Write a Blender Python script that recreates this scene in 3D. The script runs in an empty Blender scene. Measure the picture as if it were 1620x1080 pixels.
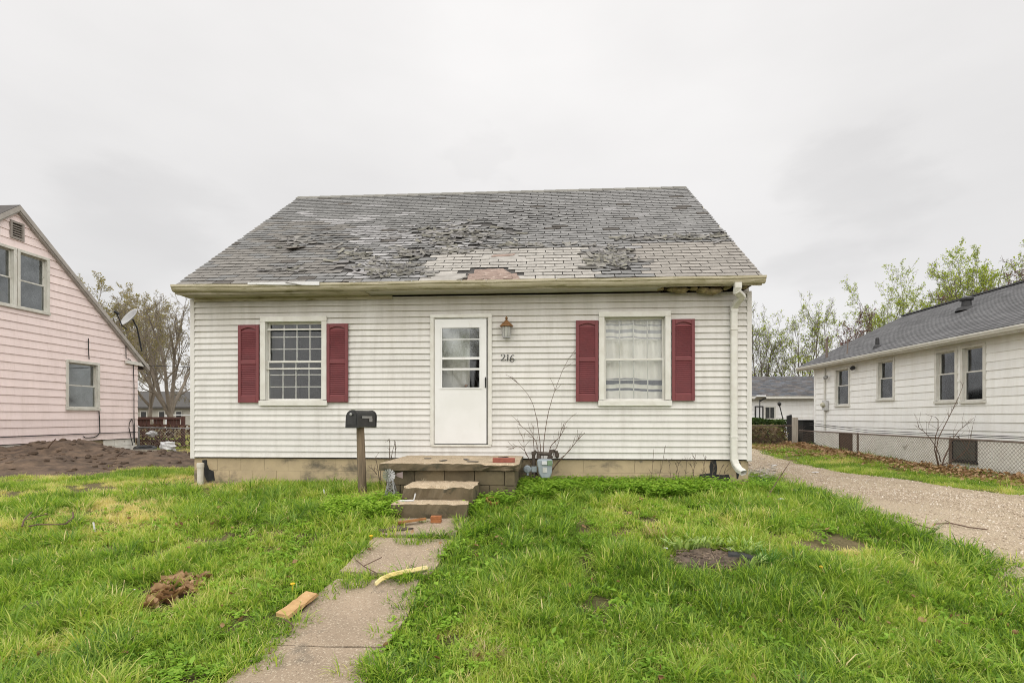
import bpy, bmesh, math, random
import numpy as np
from mathutils import Vector, Matrix, noise as mnoise

# ------------------------------------------------------------------ camera, light, exposure
SC = bpy.context.scene
COL = SC.collection
F_PX, CX, HY, YAW, CAMZ = 820.0, 810.0, 660.0, math.radians(3.52), 1.66
CA, SA = math.cos(YAW), math.sin(YAW)

cam_d = bpy.data.cameras.new('camera')
cam_d.sensor_width = 36.0
cam_d.lens = 36.0 * F_PX / 1620.0
cam_d.shift_y = (HY - 540.0) / 1620.0
cam_d.clip_start = 0.05
cam_d.clip_end = 3000.0
cam = bpy.data.objects.new('camera', cam_d)
cam.location = (0, 0, CAMZ)
cam.rotation_euler = (math.radians(90), 0, YAW)
COL.objects.link(cam)
SC.camera = cam

SUN_EL, SUN_AZ = math.radians(53), math.radians(182)      # soft brightness high behind the camera
sun_d = bpy.data.lights.new('sun', 'SUN')
sun_d.energy = 1.5
sun_d.angle = math.radians(140)
sun_d.color = (1.0, 0.965, 0.91)
sun = bpy.data.objects.new('sun', sun_d)
sdir = Vector((math.sin(SUN_AZ) * math.cos(SUN_EL), math.cos(SUN_AZ) * math.cos(SUN_EL), math.sin(SUN_EL)))
sun.rotation_euler = sdir.to_track_quat('Z', 'Y').to_euler()
sun.location = (0, -5, 20)
COL.objects.link(sun)

SC.view_settings.view_transform = 'Standard'
SC.view_settings.look = 'None'
SC.view_settings.exposure = 1.5
SC.view_settings.gamma = 1.0
SC.view_settings.use_curve_mapping = False
try:
    SC.cycles.max_bounces = 8
    SC.cycles.transparent_max_bounces = 12
    SC.cycles.use_denoising = True
    SC.cycles.denoising_prefilter = 'NONE'
    SC.cycles.use_adaptive_sampling = False
    SC.cycles.filter_width = 1.0
    SC.cycles.sample_clamp_indirect = 4.0
except Exception:
    pass


def ray(px, py):
    u, v = (px - CX) / F_PX, -(py - HY) / F_PX
    return Vector((u * CA - SA, u * SA + CA, v))


def on_y(px, py, Y):
    d = ray(px, py); k = Y / d.y
    return Vector((d.x * k, Y, CAMZ + d.z * k))


def on_x(px, py, X):
    d = ray(px, py); k = X / d.x
    return Vector((X, d.y * k, CAMZ + d.z * k))


def proj(p):
    x, y, z = p[0], p[1], p[2] - CAMZ
    cx_, cy_ = x * CA + y * SA, -x * SA + y * CA
    return CX + F_PX * cx_ / cy_, HY - F_PX * z / cy_


# overcast sky: a Nishita sky nearly covered by a cloud deck
W = bpy.data.worlds.new('World')
SC.world = W
W.use_nodes = True
wn, wl = W.node_tree.nodes, W.node_tree.links
wn.clear()
w_out = wn.new('ShaderNodeOutputWorld')
w_bg = wn.new('ShaderNodeBackground')
w_bg.inputs['Strength'].default_value = 0.1
w_sky = wn.new('ShaderNodeTexSky')
w_sky.sky_type = 'NISHITA'
w_sky.sun_disc = False
w_sky.sun_elevation = SUN_EL
w_sky.sun_rotation = SUN_AZ
w_tc = wn.new('ShaderNodeTexCoord')


def wmath(op, a, b=None, clamp=False):
    n = wn.new('ShaderNodeMath'); n.operation = op; n.use_clamp = clamp
    for i, v in enumerate((a, b)):
        if v is None: continue
        if isinstance(v, (int, float)): n.inputs[i].default_value = v
        else: wl.new(v, n.inputs[i])
    return n.outputs[0]


w_map = wn.new('ShaderNodeMapping')
w_map.inputs['Scale'].default_value = (1.6, 1.6, 4.0)
wl.new(w_tc.outputs['Generated'], w_map.inputs['Vector'])
w_n1 = wn.new('ShaderNodeTexNoise'); w_n1.inputs['Scale'].default_value = 1.3; w_n1.inputs['Detail'].default_value = 5; w_n1.inputs['Roughness'].default_value = 0.5
wl.new(w_map.outputs['Vector'], w_n1.inputs['Vector'])
w_sep = wn.new('ShaderNodeSeparateXYZ'); wl.new(w_tc.outputs['Generated'], w_sep.inputs[0])
elev = wmath('MAXIMUM', w_sep.outputs['Z'], 0.0)
base = wmath('ADD', wmath('MULTIPLY', elev, .70), 2.92)
cl = wmath('MULTIPLY', wmath('SUBTRACT', w_n1.outputs['Fac'], 0.5), .85)
base = wmath('ADD', base, cl)
w_n2 = wn.new('ShaderNodeTexNoise'); w_n2.inputs['Scale'].default_value = 3.2; w_n2.inputs['Detail'].default_value = 6
wl.new(w_map.outputs['Vector'], w_n2.inputs['Vector'])
wob = wmath('MULTIPLY', wmath('SUBTRACT', w_n2.outputs['Fac'], 0.5), 0.035)
# darker cloud banks: direction, half-width (cosine distance), depth
for (bx, by, wd, dp) in ((250, 395, 0.012, .8), (60, 375, 0.03, 0.4), (1340, 345, 0.008, .75), (1480, 300, 0.03, 0.35), (420, 200, 0.06, 0.55),
                         (740, 280, 0.003, 0.35), (1560, 60, 0.06, 0.35)):
    d = ray(bx, by).normalized()
    dn = wn.new('ShaderNodeVectorMath'); dn.operation = 'DOT_PRODUCT'
    wl.new(w_tc.outputs['Generated'], dn.inputs[0]); dn.inputs[1].default_value = d
    a = wmath('SUBTRACT', wmath('ADD', dn.outputs['Value'], wob), 1.0 - wd)
    m = wmath('DIVIDE', a, wd, True)
    sm = wmath('MULTIPLY', m, wmath('MULTIPLY', m, wmath('SUBTRACT', 3.0, wmath('MULTIPLY', m, 2.0))))
    base = wmath('SUBTRACT', base, wmath('MULTIPLY', sm, dp * .30))
w_comb = wn.new('ShaderNodeCombineColor')
wl.new(base, w_comb.inputs[0]); wl.new(wmath('MULTIPLY', base, 0.975), w_comb.inputs[1]); wl.new(wmath('MULTIPLY', base, 0.955), w_comb.inputs[2])
w_mix = wn.new('ShaderNodeMix'); w_mix.data_type = 'RGBA'
w_mix.inputs[0].default_value = 0.96
wl.new(w_sky.outputs['Color'], w_mix.inputs[6]); wl.new(w_comb.outputs[0], w_mix.inputs[7])
wl.new(w_mix.outputs[2], w_bg.inputs['Color'])
wl.new(w_bg.outputs[0], w_out.inputs[0])

# ------------------------------------------------------------------ helpers
R = random.Random(7)
NP = np.random.default_rng(11)


def tag(o, label=None, cat=None, group=None, kind=None):
    if label: o['label'] = label
    if cat: o['category'] = cat
    if group: o['group'] = group
    if kind: o['kind'] = kind
    return o


def empty(name, loc, label=None, cat=None, group=None, kind=None):
    o = bpy.data.objects.new(name, None)
    o.location = loc
    o.empty_display_size = 0.2
    COL.objects.link(o)
    return tag(o, label, cat, group, kind)


def link(name, me, mat=None, parent=None):
    o = bpy.data.objects.new(name, me)
    if mat is not None:
        for m in (mat if isinstance(mat, (list, tuple)) else [mat]):
            me.materials.append(m)
    COL.objects.link(o)
    if parent is not None:
        o.parent = parent
        r = parent
        off = Vector((0, 0, 0))
        while r is not None:                       # meshes are written in place: undo the roots' offsets
            if r.type == 'EMPTY': off += Vector(r.location)
            r = r.parent
        pr = parent
        if pr.type == 'EMPTY': o.matrix_parent_inverse = Matrix.Translation(-off)
    return o


class MB:
    def __init__(s):
        s.v, s.f, s.mi, s.c = [], [], [], []
        s.m = 0
        s.col = None

    def add(s, vs, fs, col=None):
        b = len(s.v)
        s.v.extend([tuple(p) for p in vs])
        for f in fs:
            s.f.append(tuple(b + i for i in f)); s.mi.append(s.m); s.c.append(col if col is not None else s.col)

    def hexa(s, p):     # 8 points: bottom ring 0-3, top ring 4-7
        s.add(p, [(0, 3, 2, 1), (4, 5, 6, 7), (0, 1, 5, 4), (1, 2, 6, 5), (2, 3, 7, 6), (3, 0, 4, 7)])

    def box(s, x0, x1, y0, y1, z0, z1):
        s.hexa([(x0, y0, z0), (x1, y0, z0), (x1, y1, z0), (x0, y1, z0), (x0, y0, z1), (x1, y0, z1), (x1, y1, z1), (x0, y1, z1)])

    def fbox(s, M, u0, u1, d0, d1, z0, z1):
        s.hexa([M(u0, d0, z0), M(u1, d0, z0), M(u1, d1, z0), M(u0, d1, z0), M(u0, d0, z1), M(u1, d0, z1), M(u1, d1, z1), M(u0, d1, z1)])

    def obox(s, c, ax, ay, az, sx, sy, sz):   # oriented box
        c = Vector(c); ax = Vector(ax) * sx * .5; ay = Vector(ay) * sy * .5; az = Vector(az) * sz * .5
        s.hexa([c - ax - ay - az, c + ax - ay - az, c + ax + ay - az, c - ax + ay - az, c - ax - ay + az, c + ax - ay + az, c + ax + ay + az, c - ax + ay + az])

    def bar(s, a, b, w, h=None, up=(0, 0, 1)):
        a, b = Vector(a), Vector(b); d = (b - a); L = d.length; d.normalize()
        upv = Vector(up)
        if abs(d.dot(upv)) > .97: upv = Vector((0, 1, 0))
        x = d.cross(upv).normalized(); z = x.cross(d).normalized()
        s.obox((a + b) / 2, d, x, z, L, w, h or w)

    def tube(s, pts, rad, n=6, cap=True):
        pts = [Vector(p) for p in pts]
        if not isinstance(rad, (list, tuple)): rad = [rad] * len(pts)
        b = len(s.v); ref = None
        for i, p in enumerate(pts):
            t = (pts[min(i + 1, len(pts) - 1)] - pts[max(i - 1, 0)])
            if t.length < 1e-9: t = Vector((0, 0, 1))
            t.normalize()
            if ref is None:
                ref = Vector((0, 0, 1)) if abs(t.z) < .9 else Vector((1, 0, 0))
            x = t.cross(ref)
            if x.length < 1e-4: x = t.cross(Vector((0.3, 1, 0.2)))
            x.normalize(); y = t.cross(x).normalized(); ref = x.cross(t).normalized() if False else ref
            for k in range(n):
                a = 2 * math.pi * k / n
                s.v.append(tuple(p + (x * math.cos(a) + y * math.sin(a)) * rad[i]))
        for i in range(len(pts) - 1):
            for k in range(n):
                k2 = (k + 1) % n
                s.f.append((b + i * n + k, b + i * n + k2, b + (i + 1) * n + k2, b + (i + 1) * n + k)); s.mi.append(s.m); s.c.append(s.col)
        if cap:
            s.f.append(tuple(b + k for k in range(n))[::-1]); s.mi.append(s.m); s.c.append(s.col)
            e = b + (len(pts) - 1) * n
            s.f.append(tuple(e + k for k in range(n))); s.mi.append(s.m); s.c.append(s.col)

    def lathe(s, c, prof, n=12, axis=(0, 0, 1)):
        c = Vector(c); ax = Vector(axis).normalized()
        rf = Vector((1, 0, 0)) if abs(ax.x) < .9 else Vector((0, 1, 0))
        x = ax.cross(rf).normalized(); y = ax.cross(x)
        b = len(s.v)
        for (r, h) in prof:
            for k in range(n):
                a = 2 * math.pi * k / n
                s.v.append(tuple(c + ax * h + (x * math.cos(a) + y * math.sin(a)) * r))
        for i in range(len(prof) - 1):
            for k in range(n):
                k2 = (k + 1) % n
                s.f.append((b + i * n + k, b + i * n + k2, b + (i + 1) * n + k2, b + (i + 1) * n + k)); s.mi.append(s.m); s.c.append(s.col)
        s.f.append(tuple(b + k for k in range(n))[::-1]); s.mi.append(s.m); s.c.append(s.col)
        e = b + (len(prof) - 1) * n
        s.f.append(tuple(e + k for k in range(n))); s.mi.append(s.m); s.c.append(s.col)

    def prism(s, poly, fa, fb):      # closed 2-D outline, mapped by fa (near cap) and fb (far cap)
        n = len(poly); b = len(s.v)
        s.v.extend([tuple(fa(*p)) for p in poly]); s.v.extend([tuple(fb(*p)) for p in poly])
        fs = [tuple(range(n))[::-1], tuple(range(n, 2 * n))] + [(i, (i + 1) % n, n + (i + 1) % n, n + i) for i in range(n)]
        for f in fs:
            s.f.append(tuple(b + i for i in f)); s.mi.append(s.m); s.c.append(s.col)

    def build(s, name, mat, parent=None, smooth=False, bevel=0.0, recalc=True):
        me = bpy.data.meshes.new(name)
        me.from_pydata(s.v, [], s.f)
        if any(m for m in s.mi): me.polygons.foreach_set('material_index', s.mi)
        if any(c is not None for c in s.c):
            at = me.color_attributes.new('col', 'FLOAT_COLOR', 'CORNER')
            vals = []
            for f, c in zip(s.f, s.c):
                c = c if c is not None else (.5, .5, .5)
                vals.extend([c[0], c[1], c[2], 1.0] * len(f))
            at.data.foreach_set('color', vals)
        if recalc or bevel:
            bm = bmesh.new(); bm.from_mesh(me)
            if bevel:
                bmesh.ops.bevel(bm, geom=list(bm.edges), offset=bevel, segments=1, affect='EDGES', clamp_overlap=True)
            if recalc: bmesh.ops.recalc_face_normals(bm, faces=bm.faces)
            bm.to_mesh(me); bm.free()
        if smooth:
            me.polygons.foreach_set('use_smooth', [True] * len(me.polygons))
        me.update()
        return link(name, me, mat, parent)


def np_mesh(name, V, Fq, attrs=None, smooth=False):
    """V (n,3), Fq (m,3|4) -> mesh, fast; attrs: {name: ('FLOAT'|'FLOAT_COLOR', 'POINT', array)}"""
    me = bpy.data.meshes.new(name)
    V = np.asarray(V, np.float32); Fq = np.asarray(Fq, np.int32)
    k = Fq.shape[1]
    me.vertices.add(len(V)); me.vertices.foreach_set('co', V.ravel())
    me.loops.add(Fq.size); me.loops.foreach_set('vertex_index', Fq.ravel())
    me.polygons.add(len(Fq))
    me.polygons.foreach_set('loop_start', np.arange(0, Fq.size, k, dtype=np.int32))
    me.polygons.foreach_set('loop_total', np.full(len(Fq), k, np.int32))
    if smooth: me.polygons.foreach_set('use_smooth', np.ones(len(Fq), bool))
    for an, (ty, dom, arr) in (attrs or {}).items():
        at = me.attributes.new(an, ty, dom)
        arr = np.asarray(arr, np.float32)
        if ty == 'FLOAT_COLOR': at.data.foreach_set('color', arr.ravel())
        elif ty == 'FLOAT_VECTOR': at.data.foreach_set('vector', arr.ravel())
        else: at.data.foreach_set('value', arr.ravel())
    me.update(); me.validate()
    return me


# ------------------------------------------------------------------ materials
def new_mat(name):
    m = bpy.data.materials.new(name); m.use_nodes = True
    nt = m.node_tree; nt.nodes.clear()
    o = nt.nodes.new('ShaderNodeOutputMaterial'); b = nt.nodes.new('ShaderNodeBsdfPrincipled')
    nt.links.new(b.outputs[0], o.inputs[0])
    return m, nt, b, o


def N(nt, ty, **kw):
    n = nt.nodes.new(ty)
    for k, v in kw.items():
        if k in n.inputs: n.inputs[k].default_value = v
        else: setattr(n, k, v)
    return n


def mixc(nt, fac, a, b, blend='MIX'):
    n = nt.nodes.new('ShaderNodeMix'); n.data_type = 'RGBA'; n.blend_type = blend
    for i, v in ((0, fac), (6, a), (7, b)):
        if isinstance(v, bpy.types.NodeSocket): nt.links.new(v, n.inputs[i])
        elif i == 0: n.inputs[0].default_value = v
        else: n.inputs[i].default_value = (*v, 1)
    return n.outputs[2]


def ramp(nt, sock, stops):
    r = nt.nodes.new('ShaderNodeValToRGB'); e = r.color_ramp.elements
    while len(e) < len(stops): e.new(0.5)
    for i, (p, c) in enumerate(stops):
        e[i].position = p; e[i].color = (*c, 1) if not isinstance(c, (int, float)) else (c, c, c, 1)
    nt.links.new(sock, r.inputs[0])
    return r.outputs[0]


def noise_tex(nt, scale, detail=5, rough=.55, stretch=(1, 1, 1), src='Object', dist=0.0, loc=(0, 0, 0)):
    tc = nt.nodes.new('ShaderNodeTexCoord'); mp = nt.nodes.new('ShaderNodeMapping')
    mp.inputs['Scale'].default_value = stretch; mp.inputs['Location'].default_value = loc
    nt.links.new(tc.outputs[src], mp.inputs[0])
    n = N(nt, 'ShaderNodeTexNoise', Scale=scale, Detail=detail, Roughness=rough, Distortion=dist)
    nt.links.new(mp.outputs[0], n.inputs['Vector'])
    return n.outputs['Fac']


def add_bump(nt, b, sock, strength=.3, dist=.01):
    bp = N(nt, 'ShaderNodeBump', Strength=strength, Distance=dist)
    nt.links.new(sock, bp.inputs['Height']); nt.links.new(bp.outputs[0], b.inputs['Normal'])


def simple(name, ca, cb=None, scale=8, rough=.7, bump=0.0, bscale=60, stretch=(1, 1, 1), lo=.35, hi=.65, metal=0.0, spots=None, detail=6, obj_rand=0.0, src='Object', spec=.35):
    """two-tone noise material; spots=(colour, scale, threshold) adds blotches with a shape of their own"""
    m, nt, b, o = new_mat(name)
    cb = cb or tuple(c * .8 for c in ca)
    ca, cb = tuple(c * .80 for c in ca), tuple(c * .80 for c in cb)
    f = noise_tex(nt, scale, detail, .6, stretch, src)
    c = ramp(nt, f, [(lo, ca), (hi, cb)])
    if spots:
        for (sc, ss, th, wd, st) in spots:
            s = noise_tex(nt, ss, 7, .65, st, src, .4, (3.1, 1.7, 5.3))
            c = mixc(nt, ramp(nt, s, [(th, 0.0), (th + wd, 1.0)]), c, tuple(v * .80 for v in sc))
    if obj_rand:
        oi = nt.nodes.new('ShaderNodeObjectInfo')
        hs = N(nt, 'ShaderNodeHueSaturation')
        mr = N(nt, 'ShaderNodeMapRange'); mr.inputs[3].default_value = 1 - obj_rand; mr.inputs[4].default_value = 1 + obj_rand
        nt.links.new(oi.outputs['Random'], mr.inputs[0]); nt.links.new(mr.outputs[0], hs.inputs['Value'])
        nt.links.new(c, hs.inputs['Color']); c = hs.outputs[0]
    nt.links.new(c, b.inputs['Base Color'])
    b.inputs['Roughness'].default_value = rough
    b.inputs['Metallic'].default_value = metal
    b.inputs['Specular IOR Level'].default_value = spec
    if bump:
        add_bump(nt, b, noise_tex(nt, bscale, 6, .6, stretch, src), bump, .01)
    return m


def siding_mat(name, clean, dirt, streak=.5, seam=None):
    m, nt, b, o = new_mat(name)
    f = noise_tex(nt, 1.6, 6, .6, (1, 1, .6))
    c = ramp(nt, f, [(.3, clean), (.75, tuple(x * .93 for x in clean))])
    s = noise_tex(nt, 2.2, 8, .7, (3.2, 3.2, .35), loc=(4, 2, 0))          # run-down streaks of grime
    c = mixc(nt, ramp(nt, s, [(.46, 0.0), (.80, streak)]), c, dirt)
    g = noise_tex(nt, 38, 4, .7, (1, 1, 1))
    c = mixc(nt, ramp(nt, g, [(.66, 0.0), (.80, .45)]), c, tuple(x * .55 for x in dirt))
    if seam:        # algae film washed down from the leaking gutter: stain with its own ragged edge
        tc = nt.nodes.new('ShaderNodeTexCoord'); sp = nt.nodes.new('ShaderNodeSeparateXYZ'); nt.links.new(tc.outputs['Object'], sp.inputs[0])
        w = noise_tex(nt, 1.3, 7, .65, (2.2, 2.2, .25), loc=(9, 0, 0))
        ma = N(nt, 'ShaderNodeMath', operation='MULTIPLY_ADD'); nt.links.new(w, ma.inputs[0]); ma.inputs[1].default_value = 1.7; nt.links.new(sp.outputs['Z'], ma.inputs[2])
        mr = N(nt, 'ShaderNodeMapRange'); nt.links.new(ma.outputs[0], mr.inputs[0]); mr.inputs[1].default_value = seam[0]; mr.inputs[2].default_value = seam[1]; mr.inputs[4].default_value = seam[2]
        c = mixc(nt, mr.outputs[0], c, seam[3])
    oi = nt.nodes.new('ShaderNodeObjectInfo'); hs = N(nt, 'ShaderNodeHueSaturation')
    mr2 = N(nt, 'ShaderNodeMapRange'); mr2.inputs[3].default_value = .95; mr2.inputs[4].default_value = 1.04
    nt.links.new(oi.outputs['Random'], mr2.inputs[0]); nt.links.new(mr2.outputs[0], hs.inputs['Value']); nt.links.new(c, hs.inputs['Color'])
    nt.links.new(hs.outputs[0], b.inputs['Base Color'])
    b.inputs['Roughness'].default_value = .55
    b.inputs['Specular IOR Level'].default_value = .3
    add_bump(nt, b, noise_tex(nt, 5, 5, .6, (.4, .4, 9)), .12, .01)
    return m


M_VINYL = siding_mat('weathered_vinyl', (.60, .585, .555), (.33, .31, .27), .52, (3.75, 4.75, .66, (.32, .29, .23)))
M_PINK = siding_mat('pink_siding', (.80, .675, .65), (.55, .45, .40), .45)
M_WHITE_SIDE = siding_mat('white_siding', (.80, .80, .785), (.55, .52, .46), .38, (3.75, 4.7, .5, (.50, .46, .40)))
M_TRIM = simple('white_trim', (.76, .75, .70), (.66, .64, .58), 6, .5, .1, 40, spots=[((.30, .27, .2), 14, .68, .1, (1, 1, .4))])
M_TRIM_DIRTY = simple('soiled_trim', (.74, .73, .67), (.60, .58, .51), 5, .6, .15, 40, stretch=(1, 1, .5), spots=[((.25, .22, .15), 10, .62, .12, (1, 1, 1))])
M_DOOR = simple('door_white', (.83, .83, .82), (.77, .77, .75), 2, .4, .06, 12, spots=[((.62, .60, .55), 3, .60, .15, (1, 1, .5)), ((.35, .3, .24), 22, .70, .04, (1, 1, 1))])
M_GUTTER = simple('gutter_cream', (.56, .51, .385), (.42, .375, .25), 2.5, .5, .12, 30, stretch=(1, 1, 6), spots=[((.22, .20, .085), 2.6, .53, .14, (1, 1, 7)), ((.09, .08, .05), 7, .64, .08, (.5, 1, 4))])
M_FLASH = simple('pale_metal', (.72, .72, .72), (.6, .6, .58), 6, .35, .1, 20, metal=.3)
M_SHUT = simple('red_shutter', (.20, .045, .049), (.165, .040, .044), 7, .5, .08, 60, spots=[((.27, .09, .09), 9, .66, .14, (1, 1, .6))])
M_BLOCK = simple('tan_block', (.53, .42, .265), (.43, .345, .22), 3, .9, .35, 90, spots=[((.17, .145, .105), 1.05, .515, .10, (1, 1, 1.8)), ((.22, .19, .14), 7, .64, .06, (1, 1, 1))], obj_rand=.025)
M_MORTAR = simple('mortar', (.40, .33, .21), (.33, .27, .18), 20, .95, .3, 90)
M_TAR = simple('black_tar', (.035, .035, .035), (.02, .02, .02), 12, .8, .3, 50)
M_CONC = simple('concrete', (.38, .295, .21), (.29, .225, .16), 2.2, .9, .5, 130, spots=[((.15, .13, .10), 2.6, .60, .14, (1, 1, 1)), ((.50, .42, .32), 60, .55, .06, (1, 1, 1)), ((.17, .135, .095), 75, .575, .06, (1, 1, 1))], obj_rand=.05)
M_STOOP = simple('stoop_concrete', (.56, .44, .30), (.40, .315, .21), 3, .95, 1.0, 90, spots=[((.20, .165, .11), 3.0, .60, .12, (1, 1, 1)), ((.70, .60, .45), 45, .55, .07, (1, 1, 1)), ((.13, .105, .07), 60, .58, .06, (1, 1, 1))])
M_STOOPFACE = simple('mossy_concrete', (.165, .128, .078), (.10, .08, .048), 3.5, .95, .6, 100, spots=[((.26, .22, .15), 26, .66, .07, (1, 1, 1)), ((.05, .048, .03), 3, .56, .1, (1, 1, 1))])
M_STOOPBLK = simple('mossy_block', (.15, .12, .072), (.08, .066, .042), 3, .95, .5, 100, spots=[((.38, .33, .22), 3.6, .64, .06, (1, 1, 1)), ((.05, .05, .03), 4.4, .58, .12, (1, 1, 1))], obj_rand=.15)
M_GLASSDARK = None


def glass(name, tint, gloss=.03, base=.10):
    m, nt, b, o = new_mat(name)
    nt.nodes.remove(b)
    tr = N(nt, 'ShaderNodeBsdfTransparent'); tr.inputs[0].default_value = (*tint, 1)
    gl = N(nt, 'ShaderNodeBsdfGlossy'); gl.inputs['Roughness'].default_value = gloss; gl.inputs['Color'].default_value = (.95, .97, 1, 1)
    fr = N(nt, 'ShaderNodeFresnel', IOR=1.32)
    nz = noise_tex(nt, 3.5, 5, .6, (1, 1, 1))
    ad = N(nt, 'ShaderNodeMath', operation='MULTIPLY_ADD'); nt.links.new(nz, ad.inputs[0]); ad.inputs[1].default_value = base; nt.links.new(fr.outputs[0], ad.inputs[2])
    mx = N(nt, 'ShaderNodeMixShader'); nt.links.new(ad.outputs[0], mx.inputs[0]); nt.links.new(tr.outputs[0], mx.inputs[1]); nt.links.new(gl.outputs[0], mx.inputs[2])
    nt.links.new(mx.outputs[0], o.inputs[0])
    return m


M_GLASS = glass('window_glass', (.945, .95, .945), .03, .012)
M_GLASS_DIRTY = glass('dusty_glass', (.84, .86, .83), .06, .16)
M_INTERIOR = simple('dim_interior', (.055, .053, .05), (.04, .038, .036), 3, .9)
M_WOOD_OLD = simple('weathered_post', (.24, .18, .12), (.13, .10, .068), 5, .9, .5, 30, stretch=(6, 6, .5), spots=[((.09, .10, .04), 3, .58, .12, (2, 2, .7))])
M_LUMBER = simple('splintered_lumber', (.56, .36, .17), (.42, .25, .11), 9, .85, .7, 26, stretch=(1, 1, 1), spots=[((.66, .5, .3), 14, .6, .1, (1, 1, 1))])
M_BLACK = simple('black_plastic', (.018, .019, .02), (.03, .03, .03), 20, .45, .25, 200)
M_GALV = simple('galvanised', (.42, .42, .41), (.30, .30, .30), 12, .45, .1, 60, metal=.5)
M_RUSTPIPE = simple('brown_pipe', (.06, .045, .035), (.10, .08, .065), 14, .8, .3, 60)
M_METER = simple('meter_grey', (.36, .41, .44), (.30, .34, .37), 8, .5, .1, 60, spots=[((.2, .2, .2), 12, .7, .08, (1, 1, 1))])
M_COPPER = simple('copper_brown', (.34, .17, .07), (.20, .11, .05), 20, .5, .1, 60, metal=.35)
M_LAMPGLASS = simple('seeded_glass', (.52, .52, .48), (.40, .40, .36), 14, .25, .2, 60)
M_BRICK = simple('red_brick', (.36, .12, .085), (.26, .09, .065), 18, .9, .4, 90)
M_TERRA = simple('terracotta', (.42, .17, .07), (.30, .12, .05), 18, .9, .3, 60)
M_PVC = simple('pvc_pipe', (.70, .66, .58), (.60, .55, .46), 9, .5)
M_YELLOW = simple('yellow_strip', (.66, .52, .16), (.70, .60, .34), 7, .55, .1, 30, stretch=(1, 1, 1))
M_DIRT = simple('dark_dirt', (.175, .12, .082), (.065, .045, .032), 4.5, .95, .9, 26, detail=9, spots=[((.16, .12, .085), 17, .60, .08, (1, 1, 1))])
M_SOIL = simple('bare_soil', (.16, .12, .09), (.07, .053, .04), 6, .95, .8, 40)
M_REDWOOD = simple('red_brown_fence', (.15, .072, .055), (.095, .05, .04), 6, .85, .3, 40, stretch=(3, 3, .6))
M_RUST = simple('rusty_steel', (.16, .125, .105), (.20, .15, .12), 24, .75, .2, 60)
M_BARK = simple('grey_bark', (.21, .18, .15), (.13, .11, .09), 3, .95, .5, 18, stretch=(3, 3, .6))
M_TWIG = simple('dry_twig', (.16, .10, .07), (.10, .065, .048), 20, .9)
M_WOODPOST = simple('grey_white_post', (.50, .46, .39), (.36, .32, .27), 6, .9, .3, 30, stretch=(5, 5, .6))
M_HEDGE = simple('hedge_green', (.035, .062, .018), (.06, .095, .03), 14, .8)
M_INSUL = simple('tan_insulation', (.42, .34, .19), (.24, .19, .11), 16, 1.0, .9, 60)
M_WOODDARK = simple('rotten_sheathing', (.075, .05, .036), (.13, .08, .055), 5, .95, .5, 40, stretch=(1, 6, 6))
M_REDFELT = simple('reddish_underlay', (.36, .27, .225), (.20, .14, .115), 5, .9, .5, 50, stretch=(1, 5, 5), spots=[((.50, .42, .36), 9, .56, .1, (1, 3, 3)), ((.05, .04, .035), 8, .60, .06, (1, 3, 3))])
M_PAPER = simple('white_scrap', (.75, .75, .75), (.62, .63, .65), 10, .7)
M_DISH = simple('dish_grey', (.48, .48, .48), (.38, .38, .38), 6, .5)
M_DARKMETAL = simple('dark_metal', (.03, .03, .032), (.05, .05, .05), 20, .5, metal=.3)
M_CABLE = simple('black_cable', (.02, .018, .018), (.03, .028, .028), 10, .6)


def shingle_mat(name, use_attr=True, base=(.1, .1, .11)):
    m, nt, b, o = new_mat(name)
    if use_attr:
        at = N(nt, 'ShaderNodeAttribute', attribute_name='col'); c = at.outputs['Color']
    else:
        f = noise_tex(nt, 5, 3, .5, (1, 1, 1)); c = ramp(nt, f, [(.35, base), (.65, tuple(x * 1.5 for x in base))])
    g = noise_tex(nt, 140, 3, .7)
    c = mixc(nt, 1.0, c, ramp(nt, g, [(.25, .44), (.75, .88)]), 'MULTIPLY')
    w = noise_tex(nt, 9, 6, .7, (1, 1, 1))
    c = mixc(nt, 1.0, c, ramp(nt, w, [(.3, .74), (.7, 1.10)]), 'MULTIPLY')
    nt.links.new(c, b.inputs['Base Color'])
    b.inputs['Roughness'].default_value = .92
    b.inputs['Specular IOR Level'].default_value = .25
    add_bump(nt, b, g, .35, .004)
    return m


M_SHINGLE = shingle_mat('asphalt_shingle')


def leaf_mat(name, stops, trans=.45, attr='rnd', inst=None):
    m, nt, b, o = new_mat(name)
    nt.nodes.remove(b)
    at = N(nt, 'ShaderNodeAttribute', attribute_name=attr)
    f = at.outputs['Fac']
    if inst:
        ia = N(nt, 'ShaderNodeAttribute', attribute_name='tint', attribute_type='INSTANCER')
        ad = N(nt, 'ShaderNodeMath', operation='MULTIPLY_ADD'); nt.links.new(f, ad.inputs[0]); ad.inputs[1].default_value = inst; nt.links.new(ia.outputs['Fac'], ad.inputs[2])
        f = ad.outputs[0]
    c = ramp(nt, f, stops)
    df = N(nt, 'ShaderNodeBsdfDiffuse'); tl = N(nt, 'ShaderNodeBsdfTranslucent'); gl = N(nt, 'ShaderNodeBsdfGlossy'); gl.inputs['Roughness'].default_value = .45
    nt.links.new(c, df.inputs[0])
    br = mixc(nt, 1.0, c, (1.25, 1.3, .8), 'MULTIPLY')
    nt.links.new(br, tl.inputs[0])
    m1 = N(nt, 'ShaderNodeMixShader'); m1.inputs[0].default_value = trans
    nt.links.new(df.outputs[0], m1.inputs[1]); nt.links.new(tl.outputs[0], m1.inputs[2])
    m2 = N(nt, 'ShaderNodeMixShader'); m2.inputs[0].default_value = .02
    nt.links.new(m1.outputs[0], m2.inputs[1]); nt.links.new(gl.outputs[0], m2.inputs[2])
    nt.links.new(m2.outputs[0], o.inputs[0])
    return m


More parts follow.
